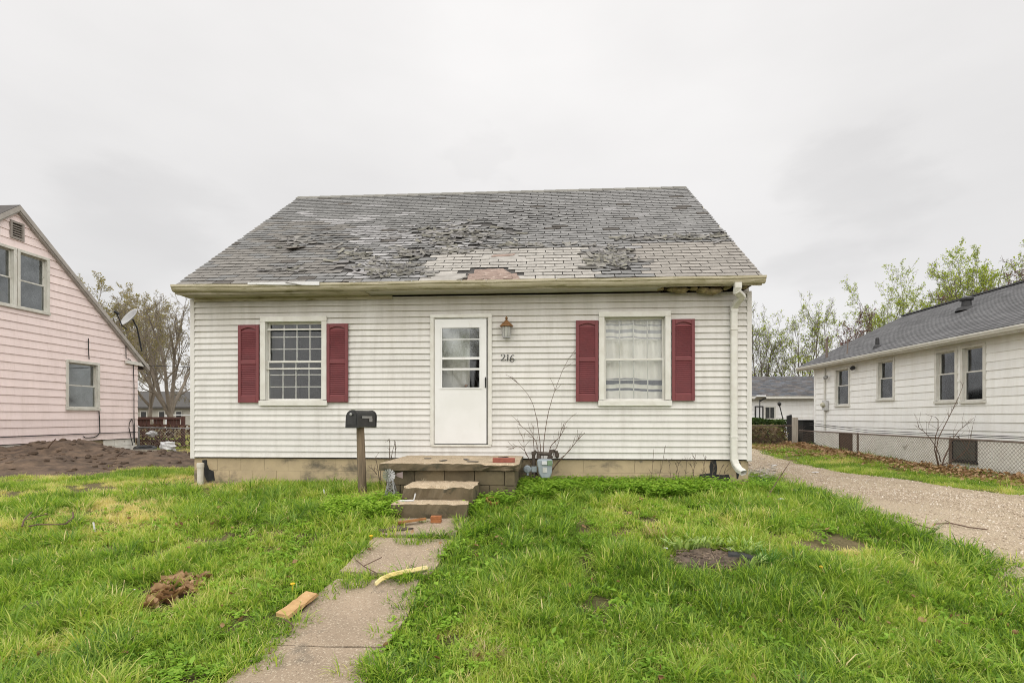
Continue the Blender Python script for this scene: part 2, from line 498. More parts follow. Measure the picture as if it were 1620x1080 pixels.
M_GRASS = leaf_mat('grass_blade', [(0.0, (.06, .135, .020)), (.20, (.165, .285, .034)), (.42, (.315, .43, .060)), (.62, (.45, .51, .12)), (.80, (.66, .57, .25)), (1.0, (.70, .58, .33))], .45, 'rnd', .58)
M_WEED = leaf_mat('weed_leaf', [(0.0, (.12, .24, .025)), (.5, (.25, .41, .045)), (1.0, (.40, .52, .08))], .42, 'rnd', .5)
M_SAGE = leaf_mat('pale_leaf', [(0.0, (.27, .39, .12)), (1.0, (.52, .62, .26))], .3)
M_TREELEAF = leaf_mat('young_leaf', [(0.0, (.20, .27, .03)), (.5, (.32, .40, .05)), (1.0, (.45, .48, .09))], .55)
M_OLIVELEAF = leaf_mat('olive_bud', [(0.0, (.20, .18, .07)), (.5, (.27, .24, .10)), (1.0, (.34, .26, .14))], .45)
M_MAROON = leaf_mat('maroon_bud', [(0.0, (.09, .035, .04)), (1.0, (.17, .07, .065))], .4)
M_DEADLEAF = leaf_mat('dead_leaf', [(0.0, (.14, .07, .035)), (.5, (.31, .19, .10)), (1.0, (.50, .35, .21))], .15, 'rnd', .5)
M_DRYSTALK = simple('dry_stalk', (.16, .12, .085), (.10, .075, .055), 20, .9)
# ------------------------------------------------------------------ terrain
GY = np.array([-1e4, 3.1, 3.6, 4.4, 5.4, 6.0, 7.0, 8.3, 1e4])
GZ = np.array([0.0, 0.02, .07, .19, .38, .48, .545, .585, .585])


def sst(a, b, x):
    t = np.clip((np.asarray(x, float) - a) / (b - a), 0, 1)
    return t * t * (3 - 2 * t)


def gz(x, y):
    """ground height; the lawn swells up to the house, the drive side lies a little lower"""
    x = np.asarray(x, float); y = np.asarray(y, float)
    h = (np.interp(y - .35, GY, GZ) + np.interp(y, GY, GZ) * 2 + np.interp(y + .35, GY, GZ)) / 4
    side = 1 - .36 * sst(2.6, 6.2, x) * (1 - sst(14, 22, y))
    b = .012 * np.sin(x * 2.1 + .7 * np.sin(y * 1.7)) * np.sin(y * 1.9 + 1.3) + .008 * np.sin(x * 5.3 + y * 2.2) * np.sin(y * 4.1 - x)
    return h * side + b * (y < 40)


def G(x, y): return float(gz(x, y))


def on_g(px, py, dz=0.0):
    d = ray(px, py); k = 6.0
    for _ in range(60):
        p = d * k
        k2 = (CAMZ - G(p.x, p.y) - dz) / -d.z
        k = .5 * k + .5 * k2
    p = d * k
    return Vector((p.x, p.y, G(p.x, p.y) + dz))


def sheet(name, xs, ys, zf, mat, kind='structure'):
    X, Y = np.meshgrid(xs, ys)
    Z = zf(X, Y)
    n, m_ = X.shape
    V = np.stack([X.ravel(), Y.ravel(), Z.ravel()], 1)
    i = np.arange((n - 1) * m_).reshape(n - 1, m_)[:, :-1].ravel()
    me = np_mesh(name, V, np.stack([i, i + 1, i + 1 + m_, i + m_], 1), smooth=True)
    return tag(link(name, me, mat), kind=kind)


def ground_mat():
    m, nt, b, o = new_mat('lawn_soil')
    f = noise_tex(nt, .9, 7, .65)
    c = ramp(nt, f, [(.32, (.085, .095, .028)), (.48, (.12, .10, .05)), (.62, (.17, .13, .075)), (.75, (.09, .068, .042))])
    g = noise_tex(nt, 30, 6, .7)
    c = mixc(nt, 1.0, c, ramp(nt, g, [(.3, .6), (.7, 1.25)]), 'MULTIPLY')
    nt.links.new(c, b.inputs['Base Color']); b.inputs['Roughness'].default_value = .95; b.inputs['Specular IOR Level'].default_value = .15
    add_bump(nt, b, g, .8, .03)
    return m


gx = np.concatenate([-np.geomspace(1200, 16, 26)[:-1], np.arange(-16, 12.01, .3), np.geomspace(12.3, 1200, 26)])
gy = np.concatenate([-np.geomspace(300, 3, 14), np.arange(-2.4, 22.01, .3), np.geomspace(22.4, 1500, 30)])
sheet('ground', gx, gy, lambda X, Y: gz(X, Y) - .03, ground_mat())

# gravel drive
DRV_L = [(-20, 4.6)] + [(p.y, p.x) for p in (on_g(*q) for q in ((1700, 965), (1620, 925), (1560, 893), (1500, 866), (1400, 822), (1330, 792), (1250, 766), (1212, 748)))] + [(10.6, 3.75), (13, 3.6), (17, 3.6), (24, 4.4), (32, 6.0)]
print('DRV', [(round(a, 2), round(b, 2)) for a, b in DRV_L])
DRV_R = [(-20, 9.6), (4, 9.2), (8, 8.35), (10, 7.75), (12.5, 7.15), (15, 7.15), (19, 7.6), (24, 8.6), (32, 10.5)]


def drv_l(y): return np.interp(y, [a for a, _ in DRV_L], [b for _, b in DRV_L]) + .10 * np.sin(np.asarray(y) * 2.3) + .05 * np.sin(np.asarray(y) * 6.1)


def drv_r(y): return np.interp(y, [a for a, _ in DRV_R], [b for _, b in DRV_R]) + .10 * np.sin(np.asarray(y) * 1.7 + 1) + .05 * np.sin(np.asarray(y) * 5.3)


def drive_mat():
    m, nt, b, o = new_mat('pale_gravel')
    f = noise_tex(nt, .8, 7, .65)
    c = ramp(nt, f, [(.30, (.25, .19, .13)), (.46, (.42, .345, .25)), (.70, (.49, .41, .305))])
    tc = nt.nodes.new('ShaderNodeTexCoord'); v = N(nt, 'ShaderNodeTexVoronoi', Scale=75.0); nt.links.new(tc.outputs['Object'], v.inputs['Vector'])
    c = mixc(nt, .75, c, ramp(nt, v.outputs['Color'], [(.1, (.62, .60, .56)), (.9, (1.2, 1.17, 1.12))]), 'MULTIPLY')
    nt.links.new(c, b.inputs['Base Color']); b.inputs['Roughness'].default_value = .95
    add_bump(nt, b, v.outputs['Distance'], .9, .02)
    return m


M_DRIVE = drive_mat()
dy = np.concatenate([np.arange(-8, 22, .2), np.arange(22, 32, .6)])
tt = np.linspace(0, 1, 25)
DX = drv_l(dy)[:, None] * (1 - tt) + drv_r(dy)[:, None] * tt
DY = np.repeat(dy[:, None], 25, 1)
DZ = gz(DX, DY) + .02 - .055 * (np.abs(tt - .5) * 2)[None, :] ** 8
i = np.arange((len(dy) - 1) * 25).reshape(-1, 25)[:, :-1].ravel()
tag(link('driveway', np_mesh('driveway', np.stack([DX.ravel(), DY.ravel(), DZ.ravel()], 1), np.stack([i, i + 1, i + 26, i + 25], 1), smooth=True), M_DRIVE), kind='structure')


# concrete front walk: separate heaved slabs
def pathc(y): return float(np.interp(y, [0, 3.2, 4.4, 6.1], [-1.62, -1.52, -1.47, -1.28]))


path = empty('path', (-1.5, 3, .02), kind='structure')
for k, (ya, yb, w, tl) in enumerate([(1.2, 3.49, .87, .0), (3.505, 4.50, .86, .01), (4.62, 5.36, .84, -.012), (5.46, 6.10, .82, .008)]):
    nseg = 7
    outline = []
    rr = random.Random(k + 3)
    L, Rr = [], []
    for q in range(nseg + 1):
        y = ya + (yb - ya) * q / nseg
        jl, jr = rr.uniform(-.012, .012), rr.uniform(-.012, .012)
        if k == 1 and q >= nseg - 1: jl += .03 * (q - nseg + 2); jr -= .04 * (q - nseg + 2)
        c = pathc(y)
        L.append((c - w / 2 + jl, y)); Rr.append((c + w / 2 + jr, y))
    mb = MB(); vs = []
    for (l, r) in zip(L, Rr):
        for s_ in range(5):
            t = s_ / 4
            x = l[0] * (1 - t) + r[0] * t
            y = l[1] + (rr.uniform(-.01, .01) if 0 < s_ < 4 else 0)
            if l is L[0] or l is L[-1]: y = l[1] + .006 * math.sin(s_ * 2.1 + k)
            vs.append((x, y, G(pathc(l[1]), l[1]) + .012 + tl * (t - .5)))
    n5 = (nseg + 1) * 5
    top = [(a * 5 + b, a * 5 + b + 1, (a + 1) * 5 + b + 1, (a + 1) * 5 + b) for a in range(nseg) for b in range(4)]
    bot = [tuple(n5 + q for q in f[::-1]) for f in top]
    ring = [b for b in range(5)] + [a * 5 + 4 for a in range(1, nseg + 1)] + [nseg * 5 + b for b in (3, 2, 1, 0)] + [a * 5 for a in range(nseg - 1, 0, -1)]
    sides = [(ring[q], n5 + ring[q], n5 + ring[(q + 1) % len(ring)], ring[(q + 1) % len(ring)]) for q in range(len(ring))]
    mb.add(vs + [(x, y, z - .10) for (x, y, z) in vs], top + bot + sides)
    mb.build('slab', M_CONC, path, smooth=False)

# ------------------------------------------------------------------ facade tools
D0 = 8.34            # street face of the main house


def M_main(u, d, z): return (u, D0 - d, z)


def M_pink(u, d, z): return (-13.2 + d, u, z)


def M_wht(u, d, z): return (10.5 - d, u, z)


def fx(px, py, Y=D0):
    p = on_y(px, py, Y); return p.x, p.z


def cells(u0, u1, z0, z1, holes):
    us = sorted({u0, u1, *[h[0] for h in holes], *[h[1] for h in holes]}); zs = sorted({z0, z1, *[h[2] for h in holes], *[h[3] for h in holes]})
    us = [u for u in us if u0 <= u <= u1]; zs = [z for z in zs if z0 <= z <= z1]
    out = []
    for a, b in zip(us, us[1:]):
        for c, d in zip(zs, zs[1:]):
            um, zm = (a + b) / 2, (c + d) / 2
            if not any(h[0] < um < h[1] and h[2] < zm < h[3] for h in holes): out.append((a, b, c, d))
    return out


def siding(M, wall, u0, u1, zb, zt, row, holes, mat, lip=.030, gap=.0170, top=.003, lim=None, seed=1, wav=.0, name='siding_board', sag=None):
    """lap siding, one object per board; every board is cut round the openings"""
    rr = random.Random(seed)
    nrow = int(math.ceil((zt - zb) / row - 1e-6))
    for r in range(nrow):
        za, zc = zb + r * row + gap, min(zb + (r + 1) * row + gap + .006, zt)
        if zc - za < .01: continue
        full = row + .006
        mb = MB()
        lp = lip + rr.uniform(-.002, .002)

        def piece(a, b, c, d):
            # c..d is the z-range of this piece inside the board
            def dep(z): return lp + (top - lp) * (z - za) / full
            n = max(1, int((b - a) / .8)); o_ = [rr.uniform(-wav, wav) for _ in range(n + 1)]
            for q in range(n):
                p0, p1 = a + (b - a) * q / n, a + (b - a) * (q + 1) / n
                la0, la1, lb0, lb1 = p0, p1, p0, p1
                if lim:
                    l0, h0 = lim(c); l1, h1 = lim(d)
                    la0, la1 = max(p0, l0), min(p1, h0); lb0, lb1 = max(p0, l1), min(p1, h1)
                    if la1 - la0 < .002: continue
                    if lb1 < lb0: lb0 = lb1 = (lb0 + lb1) / 2
                s0 = sag(p0) if sag else 0; s1 = sag(p1) if sag else 0
                e0, e1 = o_[q], o_[q + 1]
                mb.hexa([M(la0, dep(c) + e0, c + s0), M(la1, dep(c) + e1, c + s1), M(la1, -.004, c + s1), M(la0, -.004, c + s0),
                         M(lb0, dep(d) + e0, d + s0), M(lb1, dep(d) + e1, d + s1), M(lb1, -.004, d + s1), M(lb0, -.004, d + s0)])
        us = sorted({u0, u1, *[min(max(h[k_], u0), u1) for h in holes for k_ in (0, 1)]})
        for a, b in zip(us, us[1:]):
            if b - a < .004: continue
            if any(h[0] < (a + b) / 2 < h[1] and h[2] - za <= .012 and zc - h[3] <= .012 for h in holes):
                if mb.v: mb.build(name, mat, wall)      # the opening ends this board
                mb = MB()
                continue
            hs = [h for h in holes if h[0] < (a + b) / 2 < h[1] and h[2] < zc and h[3] > za]
            if not hs: piece(a, b, za, zc)
            else:
                h = hs[0]
                if h[2] - za > .012: piece(a, b, za, h[2])
                if zc - h[3] > .012: piece(a, b, h[3], zc)
        if mb.v: mb.build(name, mat, wall)


def window(M, house, u0, u1, z0, z1, casing=.09, proud=.045, mat=None, glassm=None, grid=None, sill=True, storm=None, label=None, split=.5, inset=.02, depth=.10, name='window', drop=0.0):
    """double-hung window: casing with sashes, panes, glazing grid and sill as its own pieces"""
    mat = mat or M_TRIM; glassm = glassm or M_GLASS
    c = casing
    mb = MB()
    mb.fbox(M, u0, u1, .0, proud, z1 - c, z1)
    mb.fbox(M, u0, u0 + c, .0, proud - .002, z0 + c, z1 - c)
    mb.fbox(M, u1 - c, u1, .0, proud - .002, z0 + c, z1 - c)
    # jamb liner running back into the wall
    a, b, lo, hi = u0 + c, u1 - c, z0 + c * .9, z1 - c
    t = .018
    mb.fbox(M, a - t, a, -depth - .03, 0, lo, hi); mb.fbox(M, b, b + t, -depth - .03, 0, lo, hi)
    mb.fbox(M, a, b, -depth - .03, 0, hi, hi + t); mb.fbox(M, a, b, -depth - .03, 0, lo - t, lo)
    win = mb.build(name, mat, house, bevel=.003)
    if label: win['label'] = label
    if sill:
        mb = MB(); mb.fbox(M, u0 - .012, u1 + .012, .0, proud + .02, z0 - .005, z0 + c * .9)
        mb.build('sill', mat, win, bevel=.004)
    zm = lo + (hi - lo) * split
    sw = .032 if casing > .06 else .026
    for (sa, sb, dd) in ((zm - sw * .6, hi, 0.0), (lo, zm + sw * .4, -.035)) if drop <= 0 else ((zm - sw * .6, hi, 0.0), (lo, zm + sw * .4 - drop, -.035)):
        d1 = -inset + dd + (.035 if dd == 0 else .045)
        if dd: d1 = -inset + .002
        else: d1 = -inset - .034
        d0 = d1 - .03
        mb = MB()
        mb.fbox(M, a + .002, b - .002, d0, d1, sa, sa + sw); mb.fbox(M, a + .002, b - .002, d0, d1, sb - sw, sb)
        mb.fbox(M, a + .002, a + sw, d0, d1 - .001, sa + sw, sb - sw); mb.fbox(M, b - sw, b - .002, d0, d1 - .001, sa + sw, sb - sw)
        mb.build('sash', mat, win)
        mb = MB(); mb.fbox(M, a + sw, b - sw, d0 + .012, d0 + .016, sa + sw, sb - sw)
        mb.build('pane', glassm, win)
        if grid:
            nx, nz, gw, gm = grid
            mb = MB(); rr = random.Random(int(u0 * 100) + int(sa * 10))
            for q in range(1, nx):
                u = a + sw + (b - a - 2 * sw) * q / nx
                mb.fbox(M, u - gw / 2, u + gw / 2, d0 - .02, d0 - .004, sa + sw, sb - sw)
            for q in range(1, nz):
                z = sa + sw + (sb - sa - 2 * sw) * q / nz
                mb.fbox(M, a + sw, b - sw, d0 - .019, d0 - .005, z - gw / 2, z + gw / 2)
            tag(mb.build('glazing_grid', gm, win), kind='stuff')
    for z in (storm or []):
        mb = MB(); mb.fbox(M, a + .004, b - .004, -.012, .004, z - .012, z + .012)
        mb.build('storm_rail', mat, win)
    return win


# ------------------------------------------------------------------ main house
XL, XR = fx(302.4, 600)[0], fx(1188.4, 600)[0]
ZS, ROW = .985, .0997                     # bottom of siding, board exposure
house = empty('main_house', ((XL + XR) / 2, D0 + 3.86, .58), 'small one-and-a-half-storey house with white vinyl siding, red shutters and worn grey roof', 'house')
WL = dict(zip(('u0', 'z1'), fx(413.5, 501.5))); WL.update(dict(zip(('u1', 'z0'), fx(518.5, 641))))
WR = dict(zip(('u0', 'z1'), fx(947, 493.5))); WR.update(dict(zip(('u1', 'z0'), fx(1060.5, 641.5))))
DR = dict(zip(('u0', 'z1'), fx(681.5, 498))); DR.update(dict(zip(('u1', 'z0'), fx(778.5, 706))))
e = .03
HOLES = [(w['u0'] + e, w['u1'] - e, w['z0'] + e, w['z1'] - e) for w in (WL, WR, DR)]
ZTOP = 3.655
mb = MB()
for (a, b, c, d) in cells(XL + .03, XR - .03, ZS + .01, ZTOP - .02, HOLES): mb.fbox(M_main, a, b, -.13, -.006, c, d)
wall = mb.build('wall', M_INTERIOR, house)
siding(M_main, wall, XL + .06, XR - .06, ZS, ZTOP - .03, ROW, HOLES, M_VINYL, wav=.0012)
BACK = D0 + 7.72
for nm, x in (('corner_trim', XL), ('corner_trim', XR - .075)):
    mb = MB(); mb.box(x, x + .075, D0 - .03, D0 + .12, ZS - .01, ZTOP - .02); mb.build(nm, M_VINYL, house, bevel=.006)


def side_wall(name, X, s, y0, y1, zb, ze, zr, yr, row, mat, dep=.02):
    mb = MB(); n = int((zr - zb) / row) + 1
    for r in range(n):
        za, zc = zb + r * row, min(zb + (r + 1) * row - .001, zr - .02)
        if zc <= za: continue

        def lim(z):
            if z <= ze: return y0, y1
            k = (zr - z) / (zr - ze); return yr - (yr - y0) * k, yr + (y1 - yr) * k
        (a0, b0), (a1, b1) = lim(za), lim(zc)
        o = s * dep
        mb.hexa([(X + o, a0, za), (X + o, b0, za), (X - s * .1, b0, za), (X - s * .1, a0, za), (X + s * .004, a1, zc), (X + s * .004, b1, zc), (X - s * .1, b1, zc), (X - s * .1, a1, zc)])
    return mb.build(name, mat, house)


ZE, ZRIDGE, YR = 3.70, 6.90, 12.2
side_wall('side_wall', XL + .0, -1, D0 + .13, BACK - .01, ZS, ZE + .1, ZRIDGE, YR, ROW, M_VINYL)
side_wall('side_wall', XR - .0, 1, D0 + .13, BACK - .01, ZS, ZE + .1, ZRIDGE, YR, ROW, M_VINYL)
mb = MB(); mb.box(XL + .11, XR - .11, BACK - .12, BACK, ZS, ZE + .1); mb.build('rear_wall', M_VINYL, house)
mb = MB(); mb.box(XL + .12, XR - .12, D0 + .14, BACK - .13, 3.52, 3.56); mb.build('ceiling', M_INTERIOR, house)
mb = MB(); mb.box(XL + .12, XR - .12, D0 + .14, BACK - .13, .9, .98); mb.build('interior_floor', M_INTERIOR, house)
mb = MB(); mb.box(XL + .12, XR - .12, D0 + 3.6, D0 + 3.7, .985, 3.515); mb.box(DR['u0'] - 1.2, DR['u0'] - 1.1, D0 + .14, D0 + 3.59, .985, 3.515); mb.box(DR['u1'] + .6, DR['u1'] + .7, D0 + .14, D0 + 3.59, .985, 3.515)
mb.build('partition', M_INTERIOR, house)

# foundation: two visible courses of block
mb = MB(); mb.box(XL + .05, XR - .05, D0 + .031, BACK - .02, .2, ZS - .005)
found = mb.build('foundation', M_MORTAR, house)
rr = random.Random(5)
for r in range(3):
    z0 = ZS - .012 - .2 * (r + 1)
    x = XL + .035 - (.2 if r % 2 else 0)
    while x < XR - .05:
        a, b = max(x + .004, XL + .035), min(x + .402, XR - .035)
        if b - a > .05:
            mb = MB(); o = rr.uniform(-.003, .003)
            mb.box(a - .001, b + .001, D0 + .027 + o * .6, D0 + .09, z0 + .002, z0 + .198)
            mb.build('block', M_BLOCK, found, bevel=.0015)
        x += .406
def blotch(pxs, dd):      # black patching tar on the block
    mb = MB(); pts = [fx(*p, Y=D0 + .01) for p in pxs]
    mb.prism(pts, lambda u, z: (u, D0 + .023 - dd, z), lambda u, z: (u, D0 + .029, z))
    mb.build('tar_patch', M_TAR, found)
blotch([(1125, 729), (1133, 728), (1135, 740), (1133.5, 750), (1143, 751), (1153, 750), (1156, 758), (1152, 764), (1140, 762), (1126, 756), (1110, 758), (1106, 763), (1104, 757), (1108, 750), (1124, 748), (1123, 738)], .006)
blotch([(1165, 730), (1172, 731), (1171, 745), (1168, 757), (1166, 757)], .006)
blotch([(319, 727.5), (326, 727), (327, 735), (330, 742), (337, 745), (339, 760), (327, 761), (323, 752), (322, 738)], .007)

# windows, shutters
w1 = window(M_main, house, WL['u0'], WL['u1'], WL['z0'], WL['z1'], .088, .05, M_TRIM, M_GLASS, (4, 3, .018, M_TRIM_DIRTY), storm=[fx(466, 521)[1], fx(466, 583)[1]], label='left window with dark glass, storm sashes and flaking glazing grid')
w2 = window(M_main, house, WR['u0'], WR['u1'], WR['z0'], WR['z1'], .088, .05, M_TRIM, M_GLASS, (4, 2, .017, M_TRIM), label='right window with pale curtain showing behind the glazing grid')


def shutter(px0, py0, px1, py1):
    u0, z1 = fx(px0, py0); u1, z0 = fx(px1, py1)
    w, h = u1 - u0, z1 - z0
    st, rl = w * .145, h * .045
    zmid = z0 + h * .515
    mb = MB()
    f0, f1 = .036, .066
    mb.fbox(M_main, u0, u0 + st, f0, f1, z0, z1); mb.fbox(M_main, u1 - st, u1, f0, f1, z0, z1)
    mb.fbox(M_main, u0 + st, u1 - st, f0, f1 - .001, z0, z0 + h * .085)
    mb.fbox(M_main, u0 + st, u1 - st, f0, f1 - .001, zmid - rl / 2, zmid + rl / 2)
    n = 8
    a, b = u0 + st, u1 - st
    poly = [(a, z1), (a, z1 - h * .062)] + [(a + (b - a) * q / n, z1 - h * .062 + h * .026 * math.sin(math.pi * q / n)) for q in range(1, n)] + [(b, z1 - h * .062), (b, z1)]
    mb.prism(poly, lambda u, z: M_main(u, f1 - .001, z), lambda u, z: M_main(u, f0, z))
    mb.fbox(M_main, u0 + .004, u1 - .004, f0 - .005, f0 + .004, z0 + .004, z1 - .004)
    s = mb.build('shutter', M_SHUT, house, bevel=.003)
    mb = MB()
    for lo, hi, k in ((z0 + h * .085, zmid - rl / 2, 17), (zmid + rl / 2, z1 - h * .045, 17)):
        p = (hi - lo) / k
        for q in range(k):
            z = lo + p * (q + .5)
            if z > z1 - h * .07: continue
            mb.hexa([M_main(a, f0 + .024, z - p * .50), M_main(b, f0 + .024, z - p * .50), M_main(b, f0 + .018, z - p * .56), M_main(a, f0 + .018, z - p * .56),
                     M_main(a, f0 + .008, z + p * .42), M_main(b, f0 + .008, z + p * .42), M_main(b, f0 + .002, z + p * .36), M_main(a, f0 + .002, z + p * .36)])
    tag(mb.build('louvers', M_SHUT, s), kind='stuff')


for q in ((379.8, 515, 412.5, 636.5), (519, 513, 552.5, 636), (910.8, 508, 946, 635), (1061.8, 505.8, 1097.5, 634)): shutter(*q)

# curtain behind the right window
M_CUR, nt, b, o = new_mat('striped_curtain')
tc = nt.nodes.new('ShaderNodeTexCoord'); sp = nt.nodes.new('ShaderNodeSeparateXYZ'); nt.links.new(tc.outputs['Object'], sp.inputs[0])
wz = noise_tex(nt, 1.6, 3, .5, (1, 1, .3))
zz = N(nt, 'ShaderNodeMath', operation='MULTIPLY_ADD'); nt.links.new(wz, zz.inputs[0]); zz.inputs[1].default_value = .10; nt.links.new(sp.outputs['Z'], zz.inputs[2])
mr = N(nt, 'ShaderNodeMapRange'); nt.links.new(zz.outputs[0], mr.inputs[0]); mr.inputs[1].default_value = 1.9; mr.inputs[2].default_value = 3.4
cw, cb_, cg = (.84, .82, .76), (.16, .17, .20), (.42, .42, .43)
c = ramp(nt, mr.outputs[0], [(0, cw), (.155, cw), (.16, cb_), (.18, cb_), (.185, cw), (.225, cw), (.23, cb_), (.285, cb_), (.29, cw), (.72, cw), (.725, cg), (.735, cg), (.74, cw), (.775, cw), (.78, cg), (.81, cg), (.815, cw), (.855, cw), (.86, cg), (.87, cg), (.875, cw)])
nt.links.new(c, b.inputs['Base Color']); b.inputs['Roughness'].default_value = .9
nx_, nz_ = 60, 24
us = np.linspace(WR['u0'] + .03, WR['u1'] - .03, nx_); zs = np.linspace(WR['z0'] + .05, WR['z1'] - .05, nz_)
U, Z = np.meshgrid(us, zs)
Yc = D0 + .165 + .02 * np.sin(U * 17 + 1.5 * np.sin(Z * 2)) + .012 * np.sin(U * 41 + Z * 3) + .03 * np.exp(-((U - 1.0) ** 2 + (Z - 2.62) ** 2) / .03)
V = np.stack([U.ravel(), Yc.ravel(), Z.ravel()], 1)
i = np.arange((nz_ - 1) * nx_).reshape(-1, nx_)[:, :-1].ravel()
V2 = V + np.array([0, .004, 0]); nV = len(V)
Fq = np.stack([i, i + 1, i + 1 + nx_, i + nx_], 1)
cur = link('curtain', np_mesh('curtain', np.concatenate([V, V2]), np.concatenate([Fq, Fq[:, ::-1] + nV]), smooth=True), M_CUR)
tag(cur, 'off-white sheet with blue-grey stripes hung inside the right front window', 'curtain')

# front door
u0, u1, z0, z1 = DR['u0'], DR['u1'], DR['z0'], DR['z1']
mb = MB(); c = .058
mb.fbox(M_main, u0, u1, 0, .05, z1 - c, z1); mb.fbox(M_main, u0, u0 + c, 0, .048, z0 + .03, z1 - c); mb.fbox(M_main, u1 - c, u1, 0, .048, z0 + .03, z1 - c)
mb.fbox(M_main, u0 + c, u0 + c + .012, -.13, .03, z0 + .04, z1 - c - .001); mb.fbox(M_main, u1 - c - .012, u1 - c, -.13, .03, z0 + .04, z1 - c - .001); mb.fbox(M_main, u0 + c + .013, u1 - c - .013, -.13, .03, z1 - c - .014, z1 - c - .002)
door = mb.build('storm_door', M_TRIM, house, bevel=.003)
mb = MB(); mb.fbox(M_main, u0 + .01, u1 - .01, -.12, .045, z0, z0 + .032); mb.build('threshold', M_TRIM_DIRTY, door, bevel=.004)
a, b = u0 + c + .016, u1 - c - .030
lo, hi = z0 + .045, z1 - c - .022
ga, gb = fx(700, 600)[0], fx(759, 600)[0]; g0, g1 = fx(700, 613)[1], fx(700, 519.5)[1]
mb = MB()
for (p, q, r, s) in cells(a, b, lo, hi, [(ga, gb, g0, g1)]): mb.fbox(M_main, p, q, .006, .036, r, s)
mb.build('door_leaf', M_DOOR, door)
mb = MB(); t = .02
mb.fbox(M_main, ga - t, gb + t, .036, .044, g1, g1 + t); mb.fbox(M_main, ga - t - .015, gb + t + .015, .036, .046, g0 - t - .005, g0)
mb.fbox(M_main, ga - t, ga, .036, .043, g0, g1); mb.fbox(M_main, gb, gb + t, .036, .043, g0, g1)
mb.build('glazing_bead', M_DOOR, door)
zr1, zr2, zr3 = fx(730, 537)[1], fx(730, 567)[1], fx(730, 584)[1]
for z, h, d in ((zr1, .016, .022), (zr2, .038, .040), (zr3, .032, .038)):
    mb = MB(); mb.fbox(M_main, ga, gb, .012, d, z - h / 2, z + h / 2); mb.build('glazing_rail', M_DOOR, door)
mb = MB(); mb.fbox(M_main, ga, gb, .014, .018, zr2, g1); mb.build('pane', M_GLASS_DIRTY, door)
mb = MB(); mb.fbox(M_main, ga, gb, .010, .013, g0, zr2); mb.build('pane', M_GLASS, door)
hu, hz = fx(768.5, 605)
mb = MB(); mb.fbox(M_main, hu - .010, hu + .010, .036, .042, hz - .085, hz + .085)
mb.tube([M_main(hu, .04, hz + .07), M_main(hu, .075, hz + .06), M_main(hu, .075, hz - .06), M_main(hu, .04, hz - .07)], .008, 6)
mb.build('handle', M_BLACK, door)
# panelled inner door standing ajar behind the glass
mb = MB()
ia, ib = u0 + .10, u0 + .10 + (u1 - u0) * .50
mb.fbox(M_main, ia, ib, -.30, -.26, z0 + .05, z1 - .1)
for (p0, p1) in ((.10, .42), (.56, .88)):
    for (q0, q1) in ((.06, .40), (.46, .66), (.72, .94)):
        x0_, x1_ = ia + (ib - ia) * p0, ia + (ib - ia) * p1; zz0, zz1 = z0 + (z1 - z0) * q0, z0 + (z1 - z0) * q1
        mb.fbox(M_main, x0_, x1_, -.262, -.250, zz0, zz1); mb.fbox(M_main, x0_ + .02, x1_ - .02, -.252, -.244, zz0 + .03, zz1 - .03)
mb.build('inner_door', M_TRIM, door)
kx, kz = fx(736, 609); mb = MB(); mb.lathe(M_main(ib - .05, -.245, kz), [(.008, 0), (.008, .03), (.026, .04), (.03, .055), (.02, .07), (.001, .072)], 10, (0, -1, 0)); mb.build('door_knob', M_COPPER, door, smooth=True)

# porch lantern
lu, lz0 = fx(802, 536); lz1 = fx(802, 503)[1]
H = lz1 - lz0
mb = MB(); mb.fbox(M_main, lu - .05, lu + .05, .03, .048, lz0 + H * .25, lz0 + H * .62); mb.bar(M_main(lu, .03, lz0 + H * .5), M_main(lu, .10, lz0 + H * .66), .022)
lan = mb.build('porch_lantern', M_COPPER, house); lan['label'] = 'copper-capped wall lantern with seeded glass'
cxl = M_main(lu, .11, lz0)
mb = MB(); mb.lathe(cxl, [(.001, 0), (.058, .004), (.062, .03), (.074, H * .52), (.074, H * .54)], 6); mb.build('lamp_glass', M_LAMPGLASS, lan)
mb = MB()
for k in range(6):
    an = 2 * math.pi * (k + .0) / 6
    p0 = Vector(cxl) + Vector((math.cos(an) * .062, math.sin(an) * .062, .02)); p1 = Vector(cxl) + Vector((math.cos(an) * .077, math.sin(an) * .077, H * .54))
    mb.bar(p0, p1, .007)
mb.lathe(cxl, [(.066, .0), (.066, .014)], 6)
mb.build('lamp_cage', M_GALV, lan)
mb = MB(); mb.lathe(cxl, [(.084, H * .52), (.112, H * .54), (.108, H * .57), (.06, H * .72), (.030, H * .80), (.026, H * .84)], 12); mb.build('lamp_cap', M_COPPER, lan, smooth=True)
mb = MB(); mb.lathe(cxl, [(.010, H * .83), (.012, H * .88), (.026, H * .91), (.026, H * .94), (.012, H * .97), (.009, H * 1.0), (.002, H * 1.02)], 10); mb.build('finial', M_COPPER, lan, smooth=True)

# house number 216
def digit(pts, cx_, cz_, s, thick=1.0):
    mb = MB()
    P = [M_main(cx_ + x * s, .034, cz_ + z * s) for x, z in pts]
    # calligraphic pen: wider on the down strokes
    rad = []
    for k in range(len(pts)):
        a_, b_ = pts[max(k - 1, 0)], pts[min(k + 1, len(pts) - 1)]
        dx, dz = b_[0] - a_[0], b_[1] - a_[1]; L = math.hypot(dx, dz) or 1
        rad.append((.0034 + .0042 * abs(dz) / L) * thick)
    mb.tube(P, rad, 6)
    mb.build('house_number', M_BLACK, house)


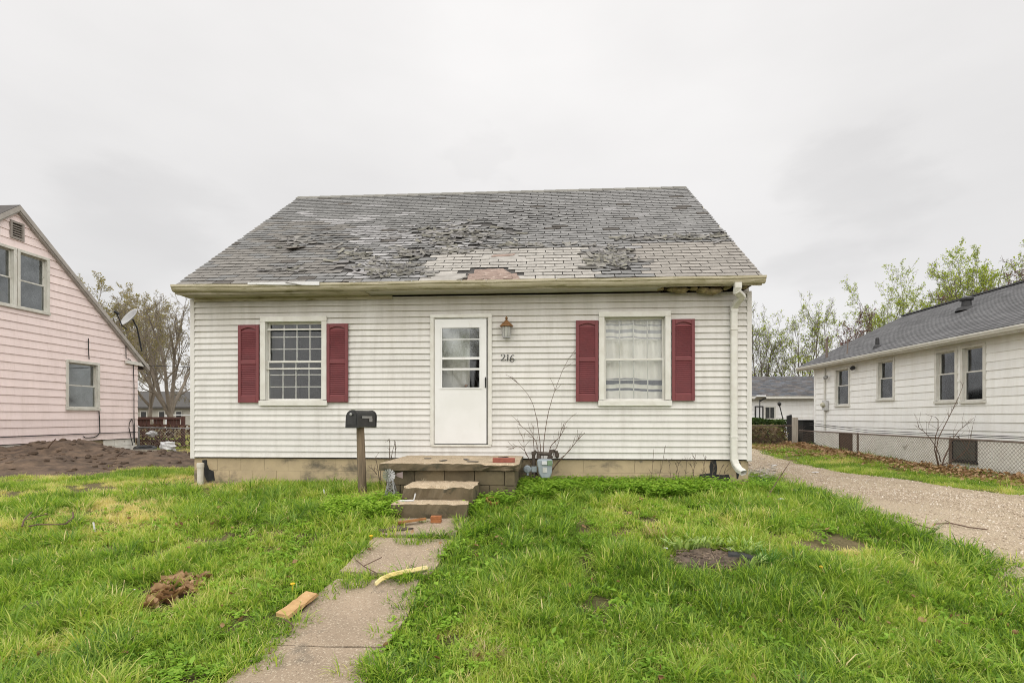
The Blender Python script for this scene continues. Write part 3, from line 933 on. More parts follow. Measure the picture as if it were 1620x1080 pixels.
d2 = [(-.30, .28), (-.32, .38), (-.20, .48), (0, .5), (.18, .44), (.24, .3), (.16, .1), (-.05, -.15), (-.32, -.46), (-.15, -.40), (.1, -.47), (.30, -.42), (.36, -.32)]
d1 = [(-.08, .36), (.04, .46), (.06, .48), (.02, .1), (-.02, -.25), (-.06, -.5)]
d6 = [(.28, .42), (.14, .5), (-.06, .36), (-.24, .08), (-.30, -.18), (-.22, -.40), (0, -.5), (.2, -.42), (.28, -.22), (.18, -.04), (0, .0), (-.2, -.1), (-.28, -.24)]
for d, px, py, s in ((d2, 796.5, 566, .105), (d1, 803.5, 566, .105), (d6, 810.5, 567, .115)):
    q = fx(px, py); digit(d, q[0], q[1], s, 1.0)
# ------------------------------------------------------------------ roof of the main house
TH = math.atan(.7595); CT, ST = math.cos(TH), math.sin(TH)
Y0R, Z0R = 8.0, 3.78
RL = (12.2 - Y0R) / CT
RXL, RXR = XL - .035, XR + .045


def RP(x, t, h=0.0): return Vector((x, Y0R + t * CT - h * ST, Z0R + t * ST + h * CT))


EXPO, TABW = .1255, .305
rr = random.Random(21)


def inpoly(x, y, P):
    c = False; n = len(P)
    for i in range(n):
        (x1, y1), (x2, y2) = P[i], P[i - 1]
        if (y1 > y) != (y2 > y) and x < (x2 - x1) * (y - y1) / (y2 - y1) + x1: c = not c
    return c


def vn(x, y, s=0.0): return mnoise.noise(Vector((x, y, s)))


PALE = [(690, 392), (760, 396), (845, 393), (925, 393), (938, 402), (945, 441), (820, 445), (745, 443), (662, 443), (668, 425), (682, 410)]
PATCHB = [(1003, 385), (1175, 384), (1230, 450), (1032, 450), (1020, 420), (1000, 408)]
HOLE1 = [(766, 401), (833, 402), (830, 409), (765, 409)]
HOLE2 = [(745, 425), (795, 424), (822, 436), (825, 449), (735, 449), (700, 446), (735, 436)]
CURLS = [(720, 372, 95, 24, 1.0), (610, 428, 85, 16, .9), (650, 404, 30, 10, 1.1), (967, 411, 40, 19, 1.6), (575, 408, 50, 12, .7), (1060, 379, 85, 6, .9), (1150, 372, 30, 12, .8), (850, 345, 70, 20, .5), (480, 385, 60, 12, .5), (460, 425, 40, 9, .7), (820, 390, 90, 5, .8), (540, 372, 70, 14, .5)]


def tab_style(px, py, x, t):
    """colour and roughness of one shingle tab from where it lies on the slope"""
    n1 = vn(x * .9, t * 1.1, 1.0); n2 = vn(x * 2.6, t * 3.0, 4.0); r = rr.random()
    curl = .18
    for (cx_, cy_, sx, sy, a) in CURLS:
        q = ((px - cx_) / sx) ** 2 + ((py - cy_) / sy) ** 2
        curl += a * math.exp(-q * 1.1)
    if inpoly(px, py, PATCHB):
        k = .36 + .06 * r - .05 * max(0, (px - 1130) / 80)
        return (k * 1.04, k * .97, k * .88), .05
    if inpoly(px, py, PALE):
        k = .45 + .08 * r
        return (k * 1.02, k * .97, k * .89), .10
    base = .245 + .08 * r + .04 * n1
    col = (base * .99, base * .985, base * .965)
    wx = math.exp(-((px - 600) / 200) ** 2 - ((py - 385) / 48) ** 2)
    if n1 * .9 + n2 * .5 + r * .5 + wx * .75 > .90:                        # granules gone, weathered whitish
        k = .36 + .15 * rr.random(); col = (k, k * .985, k * .985)
    elif px > 780 and py < 392:
        k = .275 + .10 * r; col = (k, k * .99, k * .975); curl += .08
    if px < 560 and py > 352 and n2 + .35 * r + (.25 if (py > 398 and px < 470) else 0) > .22:
        k = .24 + .07 * r; col = (k * 1.03, k * .975, k * .90)
    if n2 < -.52: k = .14; col = (k * 1.1, k, k * .9)
    return col, curl


def tab_geo(mb, x0, x1, t, col, curl, ext=.03, rr=rr, lift=.0):
    nx, nt = 5, 3
    b0 = .012 + lift; L = EXPO + ext
    amp = .016 * curl
    ph = rr.random() * 6
    jt = [rr.uniform(-.5, .5) * .05 * max(0, curl - .25) for _ in range(nx)]
    up = [amp * (abs(q / (nx - 1) - .5) * 1.8) ** 2 * rr.uniform(.2, 1.4) + amp * .7 * rr.random() for q in range(nx)]
    top = []
    sk = rr.uniform(-.03, .03) * min(curl, 1.2) * .5
    for r in range(nt):
        f = r / (nt - 1)
        for q in range(nx):
            x = x0 + (x1 - x0) * q / (nx - 1)
            h = b0 * (1 - f) + .003 + up[q] * (1 - f) ** 1.6 + .005 * curl * math.sin(q * 2 + ph) * f * (1 - f) * 2
            tt_ = t + L * f + jt[q] * (1 - f) + sk * (q / (nx - 1) - .5)
            top.append(RP(x, tt_, h))
    th = Vector((0, ST, -CT)) * .006
    vs = top + [p + th for p in top]
    n = nx * nt
    fs = [(r * nx + q, r * nx + q + 1, (r + 1) * nx + q + 1, (r + 1) * nx + q) for r in range(nt - 1) for q in range(nx - 1)]
    fb = [tuple(n + k for k in f[::-1]) for f in fs[: nx - 1]]
    ring = list(range(nx)) + [r * nx + nx - 1 for r in range(1, nt)] + list(range(nt * nx - 2, (nt - 1) * nx - 1, -1)) + [r * nx for r in range(nt - 2, 0, -1)]
    sd = [(ring[k], n + ring[k], n + ring[(k + 1) % len(ring)], ring[(k + 1) % len(ring)]) for k in range(len(ring))]
    mb.add(vs, fs + fb + sd, col)


mb = MB()       # roof deck, both slopes, and the felt showing between the tabs
T_ = .05
for s in (0, 1):
    def RQ(x, t, h):
        p = RP(x, t, h)
        return p if s == 0 else Vector((p.x, 2 * 12.2 - p.y, p.z))
    mb.hexa([RQ(RXL + .02, .02, -.045), RQ(RXR - .02, .02, -.045), RQ(RXR - .02, .02, -.012), RQ(RXL + .02, .02, -.012),
             RQ(RXL + .02, RL, -.045), RQ(RXR - .02, RL, -.045), RQ(RXR - .02, RL, -.012), RQ(RXL + .02, RL, -.012)])
roof = mb.build('roof', M_WOODDARK, house)
M_FELT = simple('grey_felt', (.085, .08, .075), (.055, .052, .05), 8, .95, .3, 60)
mb = MB(); mb.hexa([RP(RXL + .02, .10, -.012), RP(RXR - .02, .10, -.012), RP(RXR - .02, .10, -.003), RP(RXL + .02, .10, -.003), RP(RXL + .02, RL - .01, -.012), RP(RXR - .02, RL - .01, -.012), RP(RXR - .02, RL - .01, -.003), RP(RXL + .02, RL - .01, -.003)])
mb.build('felt', M_FELT, roof)

ncourse = int(RL / EXPO)
rest = MB(); count = 0
for c in range(ncourse):
    t = .012 + c * EXPO
    off = (c % 2) * TABW * .5 + .02 * math.sin(c * 1.3) + rr.uniform(-.012, .012)
    x = RXL - off
    wob = .010 * math.sin(c * .8)
    while x < RXR - .02:
        x0, x1 = max(x + .007, RXL + rr.uniform(0, .012)), min(x + TABW - .007, RXR - rr.uniform(0, .012))
        x += TABW
        if x1 - x0 < .04: continue
        px, py = proj(RP((x0 + x1) / 2, t + EXPO * .5))
        if inpoly(px, py, HOLE1) or inpoly(px, py, HOLE2): continue
        if 700 < px < 1025 and py > 441 and rr.random() < .75: continue        # starter course torn away
        col, curl = tab_style(px, py, (x0 + x1) / 2, t)
        if curl > .6 and rr.random() < .16 * curl: continue
        yw = wob + .010 * math.sin(x * 1.1 + c)
        if count < 300:
            mb = MB(); tab_geo(mb, x0, x1, t + yw, col, curl); mb.build('shingle', M_SHINGLE, roof, recalc=False); count += 1
        else: tab_geo(rest, x0, x1, t + yw, col, curl)
tag(rest.build('shingle_courses', M_SHINGLE, roof, recalc=False), kind='stuff')
# rear slope, plain courses
mb = MB()
for c in range(0, ncourse, 2):
    t = c * EXPO
    P = [RP(x, t + a, h) for (a, h) in ((0, .016), (EXPO * 2.1, .004)) for x in (RXL, RXR)]
    P = [Vector((p.x, 24.4 - p.y, p.z)) for p in P]; dn = Vector((0, 0, -.012))
    mb.col = (.17, .165, .155)
    mb.hexa([P[0] + dn, P[1] + dn, P[3] + dn, P[2] + dn, P[0], P[1], P[3], P[2]])
mb.build('rear_courses', M_SHINGLE, roof)
# ridge caps
x = RXL
while x < RXR - .05:
    mb = MB(); x1 = min(x + .30, RXR); k = .24 + .07 * rr.random(); mb.col = (k * 1.03, k, k * .9)
    h0, h1 = .030, .018
    a0, a1 = RP(x, RL - .14, h0), RP(x1, RL - .14, h1)
    c0, c1 = Vector((x, 12.2, RP(x, RL, h0).z + .008)), Vector((x1, 12.2, RP(x1, RL, h1).z + .008))
    b0_, b1_ = Vector((x, 24.4 - a0.y, a0.z)), Vector((x1, 24.4 - a1.y, a1.z)); dn = Vector((0, 0, -.02))
    mb.add([a0, a1, c1, c0, b0_, b1_, a0 + dn, a1 + dn, c0 + dn, c1 + dn, b0_ + dn, b1_ + dn], [(0, 1, 2, 3), (3, 2, 5, 4), (0, 6, 7, 1), (4, 5, 11, 10), (0, 3, 8, 6), (3, 4, 10, 8), (1, 7, 9, 2), (2, 9, 11, 5)])
    mb.build('ridge_cap', M_SHINGLE, roof); x += .27

# torn, curled scraps of shingle lying in the worn areas
frag_spots = [(967, 411, 34, 15, 95), (720, 372, 90, 20, 75), (615, 428, 75, 12, 55), (650, 403, 25, 8, 22), (1060, 378, 80, 4, 34), (1150, 373, 26, 10, 18), (480, 385, 50, 10, 14), (820, 389, 80, 4, 22), (570, 405, 40, 9, 18), (720, 398, 35, 4, 14), (460, 428, 35, 6, 10)]


def roof_xt(px, py):
    d = ray(px, py); o = Vector((0, 0, CAMZ)); n = Vector((0, -ST, CT)); p0 = RP(0, 0)
    k = (p0 - o).dot(n) / d.dot(n); p = o + d * k
    return p.x, (p.y - Y0R) / CT


fm = MB(); nf = 0
for (fx_, fy_, sx, sy, cnt) in frag_spots:
    for q in range(cnt):
        px, py = fx_ + rr.gauss(0, .5) * sx, fy_ + rr.gauss(0, .5) * sy
        x, t = roof_xt(px, py)
        if not (RXL + .05 < x < RXR - .05 and .1 < t < RL - .1): continue
        a = rr.gauss(0, .35) if rr.random() < .8 else rr.uniform(0, 3.1)
        L, Wd = rr.uniform(.12, .32), rr.uniform(.03, .09)
        ca, sa = math.cos(a), math.sin(a); k = rr.uniform(.15, .36); warm = rr.uniform(.8, .97)
        n = 5; top = []
        cr = rr.uniform(.0, .04); h0 = rr.uniform(.014, .03)
        tw = rr.uniform(-.5, .5)
        for e_ in range(n):
            f = e_ / (n - 1) - .5
            for g in (-.5, .5):
                lx, lt = f * L, g * Wd * rr.uniform(.6, 1.1)
                h = h0 + cr * (f * 2) ** 2 * (.5 + g * .8) + tw * f * g * Wd + .012 * rr.random()
                top.append(RP(x + lx * ca - lt * sa, t + lx * sa + lt * ca, max(h, .012)))
        th = Vector((0, ST, -CT)) * .006; N2 = len(top)
        fs = [(2 * e_, 2 * e_ + 2, 2 * e_ + 3, 2 * e_ + 1) for e_ in range(n - 1)]
        ring = [2 * e_ for e_ in range(n)] + [2 * e_ + 1 for e_ in range(n - 1, -1, -1)]
        fm.add(top + [p + th for p in top], fs + [tuple(N2 + z for z in f[::-1]) for f in fs] + [(ring[z], N2 + ring[z], N2 + ring[(z + 1) % len(ring)], ring[(z + 1) % len(ring)]) for z in range(len(ring))], (k * 1.02, k * .98, k * warm))
tag(fm.build('shingle_scraps', M_SHINGLE, roof, recalc=False), kind='stuff')


def roof_patch(name, poly, mat, h0, h1, seed, jag=.02):
    r2 = random.Random(seed); pts = []
    P = [roof_xt(*p) for p in poly]
    for (a, b) in zip(P, P[1:] + P[:1]):
        for q in range(6):
            f = q / 6
            pts.append((a[0] + (b[0] - a[0]) * f + r2.uniform(-jag, jag), a[1] + (b[1] - a[1]) * f + r2.uniform(-jag, jag) * .5))
    mb = MB(); mb.prism(pts, lambda x, t: RP(x, t, h1), lambda x, t: RP(x, t, h0)); mb.col = None
    return mb.build(name, mat, roof)


M_PALEFELT = simple('faded_roll_roofing', (.30, .285, .26), (.40, .38, .35), 6, .9, .4, 80, stretch=(1, 2, 2))
roof_patch('bare_patch', [(764, 401), (834, 401), (831, 410), (763, 410)], M_PALEFELT, -.004, .004, 1)
roof_patch('exposed_wood', [(780, 404), (815, 402), (812, 405), (776, 407)], M_REDFELT, .004, .012, 2, .015)
roof_patch('exposed_wood', [(752, 427), (795, 425), (810, 434), (746, 437)], M_REDFELT, -.004, .006, 3)
roof_patch('exposed_wood', [(742, 434), (808, 432), (822, 446), (738, 446)], M_REDFELT, .004, .014, 4, .03)
roof_patch('exposed_wood', [(810, 435), (817, 434.5), (823, 445), (811, 446)], M_REDFELT, .014, .026, 6, .008)
roof_patch('roll_roofing', [(684, 434), (728, 434), (740, 439), (716, 446), (680, 447)], M_PALEFELT, -.004, .016, 5, .02)
# ragged strips of wood hanging over the hole at the eave
for q in range(9):
    px = 748 + q * 8 + rr.uniform(-3, 3); x, t = roof_xt(px, 444 + rr.uniform(-2, 2))
    mb = MB(); mb.obox(RP(x, t + .02, .018), (1, 0, 0), (0, CT, ST), (0, -ST, CT), rr.uniform(.06, .14), rr.uniform(.02, .07), .012); mb.build('splinter', M_REDFELT, roof)
fm = MB(); nn = 0
for (px, py, L, Wd, a) in ((463, 374 + 12, .0, 0, 0),): pass
# one big flap folded back on the left slope
x, t = roof_xt(463, 396)
mb = MB(); mb.col = (.26, .225, .19)
mb.add([RP(x - .17, t + .10, .02), RP(x + .22, t + .12, .03), RP(x + .03, t - .16, .10), RP(x - .17, t + .10, .012), RP(x + .22, t + .12, .02), RP(x + .03, t - .16, .09)], [(0, 2, 1), (3, 4, 5), (0, 1, 4, 3), (1, 2, 5, 4), (2, 0, 3, 5)])
mb.build('loose_flap', M_SHINGLE, roof)
# rake edge boards
for X_ in (RXL + .005, RXR - .03):
    mb = MB()
    mb.hexa([RP(X_, .02, -.16), RP(X_ + .025, .02, -.16), RP(X_ + .025, .02, -.004), RP(X_, .02, -.004), RP(X_, RL, -.16), RP(X_ + .025, RL, -.16), RP(X_ + .025, RL, -.004), RP(X_, RL, -.004)])
    mb.build('rake_board', M_GUTTER, roof)

# fascia, soffit, gutter
XS = fx(588, 460)[0]
mb = MB(); mb.box(RXL + .0, RXR - .02, 8.0, 8.022, 3.645, 3.775); mb.build('fascia', M_GUTTER, house)
mb = MB(); mb.box(XL - .0, XS, 8.022, D0 - .02, 3.640, 3.652); mb.box(XL, XS - .9, 7.995, 8.022, 3.632, 3.64); mb.build('soffit', M_GUTTER, house)
XS2 = fx(1040, 460)[0]
mb = MB(); mb.box(XS + .002, XS2, 8.0225, D0 - .019, 3.652, 3.664); mb.build('soffit', M_VINYL, house)
mb = MB(); mb.box(XL + .08, XS + .35, D0 - .045, D0 - .018, 3.585, 3.638); mb.build('frieze_board', M_GUTTER, house)
mb = MB()       # eave opening on the right where the soffit has dropped out: rafter tails in the dark
for k in range(16):
    x = XS2 + .1 + k * .406
    if x < XR - .1: mb.hexa([(x, 8.03, 3.66), (x + .04, 8.03, 3.66), (x + .04, D0 + .2, 3.66), (x, D0 + .2, 3.66), (x, 8.03, 3.74), (x + .04, 8.03, 3.74), (x + .04, D0 + .2, 3.98), (x, D0 + .2, 3.98)])
mb.build('rafter_tails', M_WOODDARK, house)
rr2 = random.Random(3)


def lump(mb, c, sx, sy, sz, seed, n=9, m=6):
    vs, fs = [], []
    for j in range(m + 1):
        for k in range(n):
            th, ph = math.pi * j / m, 2 * math.pi * k / n
            d = Vector((math.sin(th) * math.cos(ph), math.sin(th) * math.sin(ph), math.cos(th)))
            q = 1 + .55 * mnoise.noise(d * 1.9 + Vector((seed * 3.7, seed, 0))) + .25 * mnoise.noise(d * 5 + Vector((seed, 0, seed)))
            vs.append((c[0] + d.x * sx * q, c[1] + d.y * sy * q, c[2] + d.z * sz * q))
    for j in range(m):
        for k in range(n): fs.append((j * n + k, j * n + (k + 1) % n, (j + 1) * n + (k + 1) % n, (j + 1) * n + k))
    mb.add(vs, fs)


for (px, py, sx, sz) in ((1064, 460, .11, .035), (1078, 461, .13, .045), (1112, 460, .10, .05), (1128, 462, .13, .055), (1097, 458, .07, .03), (1150, 457, .06, .03), (1178, 456, .04, .03), (1045, 459, .06, .02)):
    q = on_y(px, py - 1, 8.2); mb = MB(); lump(mb, (q.x, 8.2, q.z + .01), sx, .09, sz, px)
    mb.build('insulation', M_INSUL, house, smooth=True)
GP = [(0, .105), (0, 0), (-.035, 0), (-.060, .012), (-.075, .035), (-.082, .060), (-.098, .072), (-.098, .105), (-.092, .108), (-.092, .078), (-.076, .064), (-.069, .038), (-.056, .018), (-.035, .006), (-.006, .006), (-.006, .105)]
nseg = 46
mb = MB()
GX0, GX1 = XL - .035, XR + .055
rings = []
for k in range(nseg + 1):
    x = GX0 + (GX1 - GX0) * k / nseg; f = k / nseg
    sag = -.012 * math.sin(f * math.pi) - .006 * math.sin(f * 9) + .004 * math.sin(f * 31)
    tip = -.012 * math.exp(-((f - .45) / .1) ** 2)
    b = len(mb.v)
    mb.v.extend([(x, 7.998 + p[0] + tip * (p[0] / -.1), 3.668 + p[1] + sag + tip * .3) for p in GP]); rings.append(b)
n = len(GP)
for a, b in zip(rings, rings[1:]):
    for k in range(n): mb.f.append((a + k, a + (k + 1) % n, b + (k + 1) % n, b + k)); mb.mi.append(0); mb.c.append(None)
for a in (rings[0], rings[-1]): mb.f.append(tuple(a + k for k in (1, 2, 3, 4, 5, 6, 7, 0))); mb.mi.append(0); mb.c.append(None)
gut = mb.build('gutter', M_GUTTER, house)
mb = MB()
x0, x1 = on_y(395, 455, 7.95).x, on_y(508, 455, 7.95).x
mb.hexa([(x0, 7.90, 3.783), (x1, 7.89, 3.772), (x1, 8.04, 3.80), (x0, 8.04, 3.80), (x0, 7.90, 3.787), (x1, 7.89, 3.776), (x1, 8.04, 3.804), (x0, 8.04, 3.804)])
mb.hexa([(x0, 7.893, 3.752), (x1, 7.886, 3.722), (x1, 7.892, 3.722), (x0, 7.899, 3.752), (x0, 7.893, 3.787), (x1, 7.884, 3.776), (x1, 7.89, 3.776), (x0, 7.90, 3.787)])
mb.build('drip_edge', M_FLASH, gut)
x0, x1 = on_y(640, 450, 7.98).x, on_y(592, 450, 7.98).x
mb = MB(); mb.box(x1 - .4, x0, 7.96, 8.05, 3.784, 3.788); mb.build('drip_edge', M_FLASH, gut)
for px in (405, 560, 651, 730, 769, 880):     # gutter spikes
    q = on_y(px, 454, 7.89); mb = MB(); mb.bar((q.x, 7.888, 3.76), (q.x, 8.01, 3.765), .012); mb.build('gutter_spike', M_FLASH, gut)
q = on_y(465, 454, 7.9); mb = MB(); mb.col = (.27, .25, .22)
mb.hexa([(q.x - .13, 7.88, 3.765), (q.x + .12, 7.875, 3.72), (q.x + .15, 7.94, 3.76), (q.x - .10, 7.96, 3.80), (q.x - .13, 7.88, 3.773), (q.x + .12, 7.875, 3.728), (q.x + .15, 7.94, 3.768), (q.x - .10, 7.96, 3.808)])
mb.build('fallen_shingle', M_SHINGLE, gut)

# downspout with its elbows
dx0 = fx(1160.5, 600, D0 - .05)[0]
mb = MB()


def duct(mb, pts, w, d):
    rings = []
    pts = [Vector(p) for p in pts]
    for k, p in enumerate(pts):
        tdir = (pts[min(k + 1, len(pts) - 1)] - pts[max(k - 1, 0)]).normalized()
        x = Vector((1, 0, 0)); x = (x - tdir * x.dot(tdir)).normalized(); y = tdir.cross(x)
        b = len(mb.v); c_ = .012
        for (a_, b_) in ((-w / 2 + c_, -d / 2), (w / 2 - c_, -d / 2), (w / 2, -d / 2 + c_), (w / 2, d / 2 - c_), (w / 2 - c_, d / 2), (-w / 2 + c_, d / 2), (-w / 2, d / 2 - c_), (-w / 2, -d / 2 + c_)):
            mb.v.append(tuple(p + x * a_ + y * b_))
        rings.append(b)
    for a, b in zip(rings, rings[1:]):
        for k in range(8): mb.f.append((a + k, a + (k + 1) % 8, b + (k + 1) % 8, b + k)); mb.mi.append(0); mb.c.append(None)
    mb.f.append(tuple(rings[0] + k for k in range(8))); mb.mi.append(0); mb.c.append(None)


ez = fx(1160, 490, D0)[1]; bz = fx(1160, 722, D0)[1]
duct(mb, [(dx0, D0 - .062, ez), (dx0, D0 - .062, bz)], .098, .075)
ds = mb.build('downspout', M_TRIM, house)
xo = on_y(1167, 455, 7.95).x
mb = MB(); duct(mb, [(xo, 7.945, 3.672), (xo, 7.945, 3.60), (xo - .01, 7.965, 3.55), (dx0 + .045, 8.07, 3.50), (dx0 + .015, 8.19, 3.43), (dx0, D0 - .075, 3.37), (dx0, D0 - .064, 3.30)], .104, .08); mb.build('elbow', M_TRIM, ds)
fz = fx(1164, 745, D0 - .2)[1]
mb = MB(); duct(mb, [(dx0, D0 - .062, bz + .03), (dx0, D0 - .066, bz - .04), (dx0 + .018, D0 - .09, bz - .12), (dx0 + .045, D0 - .15, fz + .02), (dx0 + .085, D0 - .24, fz - .02)], .106, .08); mb.build('elbow', M_TRIM, ds)
for z in (fx(1160, 522)[1], fx(1160, 690)[1], ez - .02):
    mb = MB(); mb.box(dx0 - .056, dx0 + .056, D0 - .106, D0 - .01, z - .012, z + .012); mb.build('strap', M_TRIM, ds)

# ------------------------------------------------------------------ stoop with two steps
stoop = empty('concrete_stoop', (-1.28, 7.5, .5), 'crumbling concrete stoop with block base and two steps below the front door', 'stoop')
SX0, SX1, SYF, SZT = -2.21, -.335, 6.84, 1.045


def rough_slab(name, x0, x1, y0, y1, z0, z1, mat, seed, nx=16, ny=10, amp=.012, chip=None, parent=None):
    """a slab with a chipped, uneven outline: a closed grid"""
    r2 = random.Random(seed)
    nz = 3; V = {}; vs = []; fs = []

    def vid(i, j, k):
        if (i, j, k) not in V:
            x, y, z = x0 + (x1 - x0) * i / nx, y0 + (y1 - y0) * j / ny, z0 + (z1 - z0) * k / nz
            q = Vector((x * 6 + seed, y * 6, z * 9))
            e = mnoise.noise(q) * amp; e2 = mnoise.noise(q * 2.7) * amp
            if i in (0, nx): x += e + e2 * .6
            if j == 0: y += e * 1.2 + e2 * .8
            if k == nz:
                z += e2 * .5
                if j == 0: z -= abs(e) * 1.1; y += abs(e2) * .8
                if i in (0, nx): z -= abs(e) * .9
            if k == 0 and j == 0: z += e * .4
            if chip and chip[0] < x < chip[1] and j == 0:
                y += abs(mnoise.noise(q * 1.7)) * .07 + .02; z -= (k == nz) * .02
            V[(i, j, k)] = len(vs); vs.append((x, y, z))
        return V[(i, j, k)]
    for i in range(nx):
        for j in range(ny):
            fs.append((vid(i, j, nz), vid(i + 1, j, nz), vid(i + 1, j + 1, nz), vid(i, j + 1, nz))); fs.append((vid(i, j, 0), vid(i, j + 1, 0), vid(i + 1, j + 1, 0), vid(i + 1, j, 0)))
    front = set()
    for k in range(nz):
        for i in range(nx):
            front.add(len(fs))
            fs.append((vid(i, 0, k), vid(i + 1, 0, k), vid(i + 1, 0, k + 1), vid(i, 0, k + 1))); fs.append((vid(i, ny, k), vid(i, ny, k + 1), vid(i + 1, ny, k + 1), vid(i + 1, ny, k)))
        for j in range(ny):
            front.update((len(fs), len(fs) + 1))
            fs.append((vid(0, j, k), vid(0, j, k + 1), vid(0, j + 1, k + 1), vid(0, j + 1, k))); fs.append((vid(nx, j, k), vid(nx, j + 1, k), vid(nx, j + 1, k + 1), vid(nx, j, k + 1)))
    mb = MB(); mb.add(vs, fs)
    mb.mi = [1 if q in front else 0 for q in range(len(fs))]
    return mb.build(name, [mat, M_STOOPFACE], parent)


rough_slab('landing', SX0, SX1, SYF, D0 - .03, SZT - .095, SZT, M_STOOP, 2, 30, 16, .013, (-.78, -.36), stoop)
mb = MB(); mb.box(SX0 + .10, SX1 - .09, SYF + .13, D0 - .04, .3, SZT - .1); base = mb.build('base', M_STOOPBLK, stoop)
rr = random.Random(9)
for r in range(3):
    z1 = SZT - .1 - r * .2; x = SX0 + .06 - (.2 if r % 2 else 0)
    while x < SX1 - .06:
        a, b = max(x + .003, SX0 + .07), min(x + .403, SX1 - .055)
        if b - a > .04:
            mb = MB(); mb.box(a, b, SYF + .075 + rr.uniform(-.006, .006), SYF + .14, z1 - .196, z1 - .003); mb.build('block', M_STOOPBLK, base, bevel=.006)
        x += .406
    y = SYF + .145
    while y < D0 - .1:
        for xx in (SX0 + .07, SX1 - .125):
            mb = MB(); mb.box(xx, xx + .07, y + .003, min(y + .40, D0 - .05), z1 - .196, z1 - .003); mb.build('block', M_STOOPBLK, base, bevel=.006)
        y += .406
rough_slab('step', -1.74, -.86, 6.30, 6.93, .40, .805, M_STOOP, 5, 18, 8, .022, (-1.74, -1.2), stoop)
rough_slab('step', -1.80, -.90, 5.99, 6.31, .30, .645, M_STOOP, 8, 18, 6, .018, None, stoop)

# things on and about the stoop
q = on_y(797, 731, 7.05)
mb = MB(); mb.obox((q.x, 7.05, SZT + .034), (1, .03, 0), (-.03, 1, 0), (0, 0, 1), .30, .10, .06); tag(mb.build('brick', M_BRICK, None, bevel=.004), 'whole red brick lying on the right end of the stoop landing', 'brick')
for k in range(14):
    p = on_y(700 + rr.uniform(-25, 105), 0 + 724 + rr.uniform(-3, 6), 7.3)
    mb = MB(); mb.obox((rr.uniform(-1.7, -.45), rr.uniform(7.0, 8.1), SZT + .006), (math.cos(k), math.sin(k), 0), (-math.sin(k), math.cos(k), 0), (0, 0, 1), rr.uniform(.04, .10), rr.uniform(.03, .06), .008)
    SCN = ('leftmost', 'second from the left', 'middle', 'fourth from the left', 'rightmost')
    if k < 5:
        mb = MB(); mb.obox(((-1.72, -1.42, -1.12, -.98, -.62)[k], (7.6, 7.25, 7.45, 7.1, 7.9)[k], SZT + .008), (math.cos(k), math.sin(k), 0), (-math.sin(k), math.cos(k), 0), (0, 0, 1), .10 + .02 * k, .05, .008)
        tag(mb.build('roof_scrap', M_BLACK), 'small dark scrap of roofing, %s of five on the stoop landing' % SCN[k], 'scrap', 'roofing scraps on the landing')
a = on_g(655, 822.5, .03)
mb = MB(); mb.bar(on_g(632, 826, .05), on_g(674, 820, .06), .05, .02); mb.bar(on_g(630, 827, .03), on_g(640, 825, .03), .05, .03); tag(mb.build('wood_splinter', simple('orange_wood', (.36, .17, .06), (.25, .11, .04), 9, .8, .4, 40, stretch=(1, 5, 5))), 'orange-brown splintered stick lying on the walk below the steps', 'stick')
for (px, py, dz, lab) in ((690, 823, .026, 'lower half of a broken brick on the walk before the steps'), (689, 820.5, .066, 'upper half of a broken brick resting on another before the steps')):
    p = on_g(690, 824.5, .02); p = Vector((p.x, p.y, p.z - .02 + dz)); mb = MB(); mb.obox((p.x, p.y, p.z), (1, .1 if dz > .05 else .02, 0), (-.06, 1, 0), (0, 0, 1), .12, .07, .038); tag(mb.build('brick_piece', simple('orange_brick', (.38, .15, .055), (.27, .10, .04), 16, .9, .4, 70), bevel=.004), lab, 'brick')
p = on_g(776, 786); p = on_y(776, 784, 6.55); gzp = G(p.x, 6.55)
mb = MB(); mb.lathe((p.x, 6.55, gzp), [(.055, 0), (.075, .10), (.085, .10), (.087, .13), (.07, .13), (.06, .02)], 14, (.25, -.25, 1)); tag(mb.build('flower_pot', M_TERRA, smooth=False), 'tipped terracotta pot half hidden in weeds right of the steps', 'flower pot')
p = on_y(648, 792, 6.15)
mb = MB(); mb.tube([(p.x - .12, 6.15, p.z - .0), (p.x + .05, 6.15, p.z + .005), (p.x + .072, 6.15, p.z + .09)], .010, 6); tag(mb.build('metal_bracket', M_PAPER), 'white bent metal bracket beside the lower step', 'bracket')

# ornamental windmill
wm = on_y(619, 785, 6.62); gw = G(wm.x, 6.62)
mill = empty('garden_windmill', (wm.x, 6.62, gw), 'small galvanised garden windmill ornament beside the stoop', 'garden ornament')
zt = on_y(619, 752.5, 6.62).z; bw = .095
mb = MB()
top = Vector((wm.x - .005, 6.62, zt))
cs = [Vector((wm.x + sx * bw, 6.62 + sy * bw, gw - .02)) for sx, sy in ((-1, -1), (1, -1), (1, 1), (-1, 1))]
ts = [top + Vector((sx * .016, sy * .016, -.02)) for sx, sy in ((-1, -1), (1, -1), (1, 1), (-1, 1))]
for a_, b_ in zip(cs, ts): mb.bar(a_, b_, .009)
for k in range(4):
    for (f0, f1) in ((.22, .45), (.45, .66), (.66, .85)):
        l0, l1 = cs[k].lerp(ts[k], f0), cs[(k + 1) % 4].lerp(ts[(k + 1) % 4], f0); h0, h1 = cs[k].lerp(ts[k], f1), cs[(k + 1) % 4].lerp(ts[(k + 1) % 4], f1)
        mb.bar(l0, l1, .006); mb.bar(l0, h1, .005); mb.bar(l1, h0, .005)
mb.build('tower', M_GALV, mill)
hub = top + Vector((-.012, -.045, .012)); Rw = .082
mb = MB()
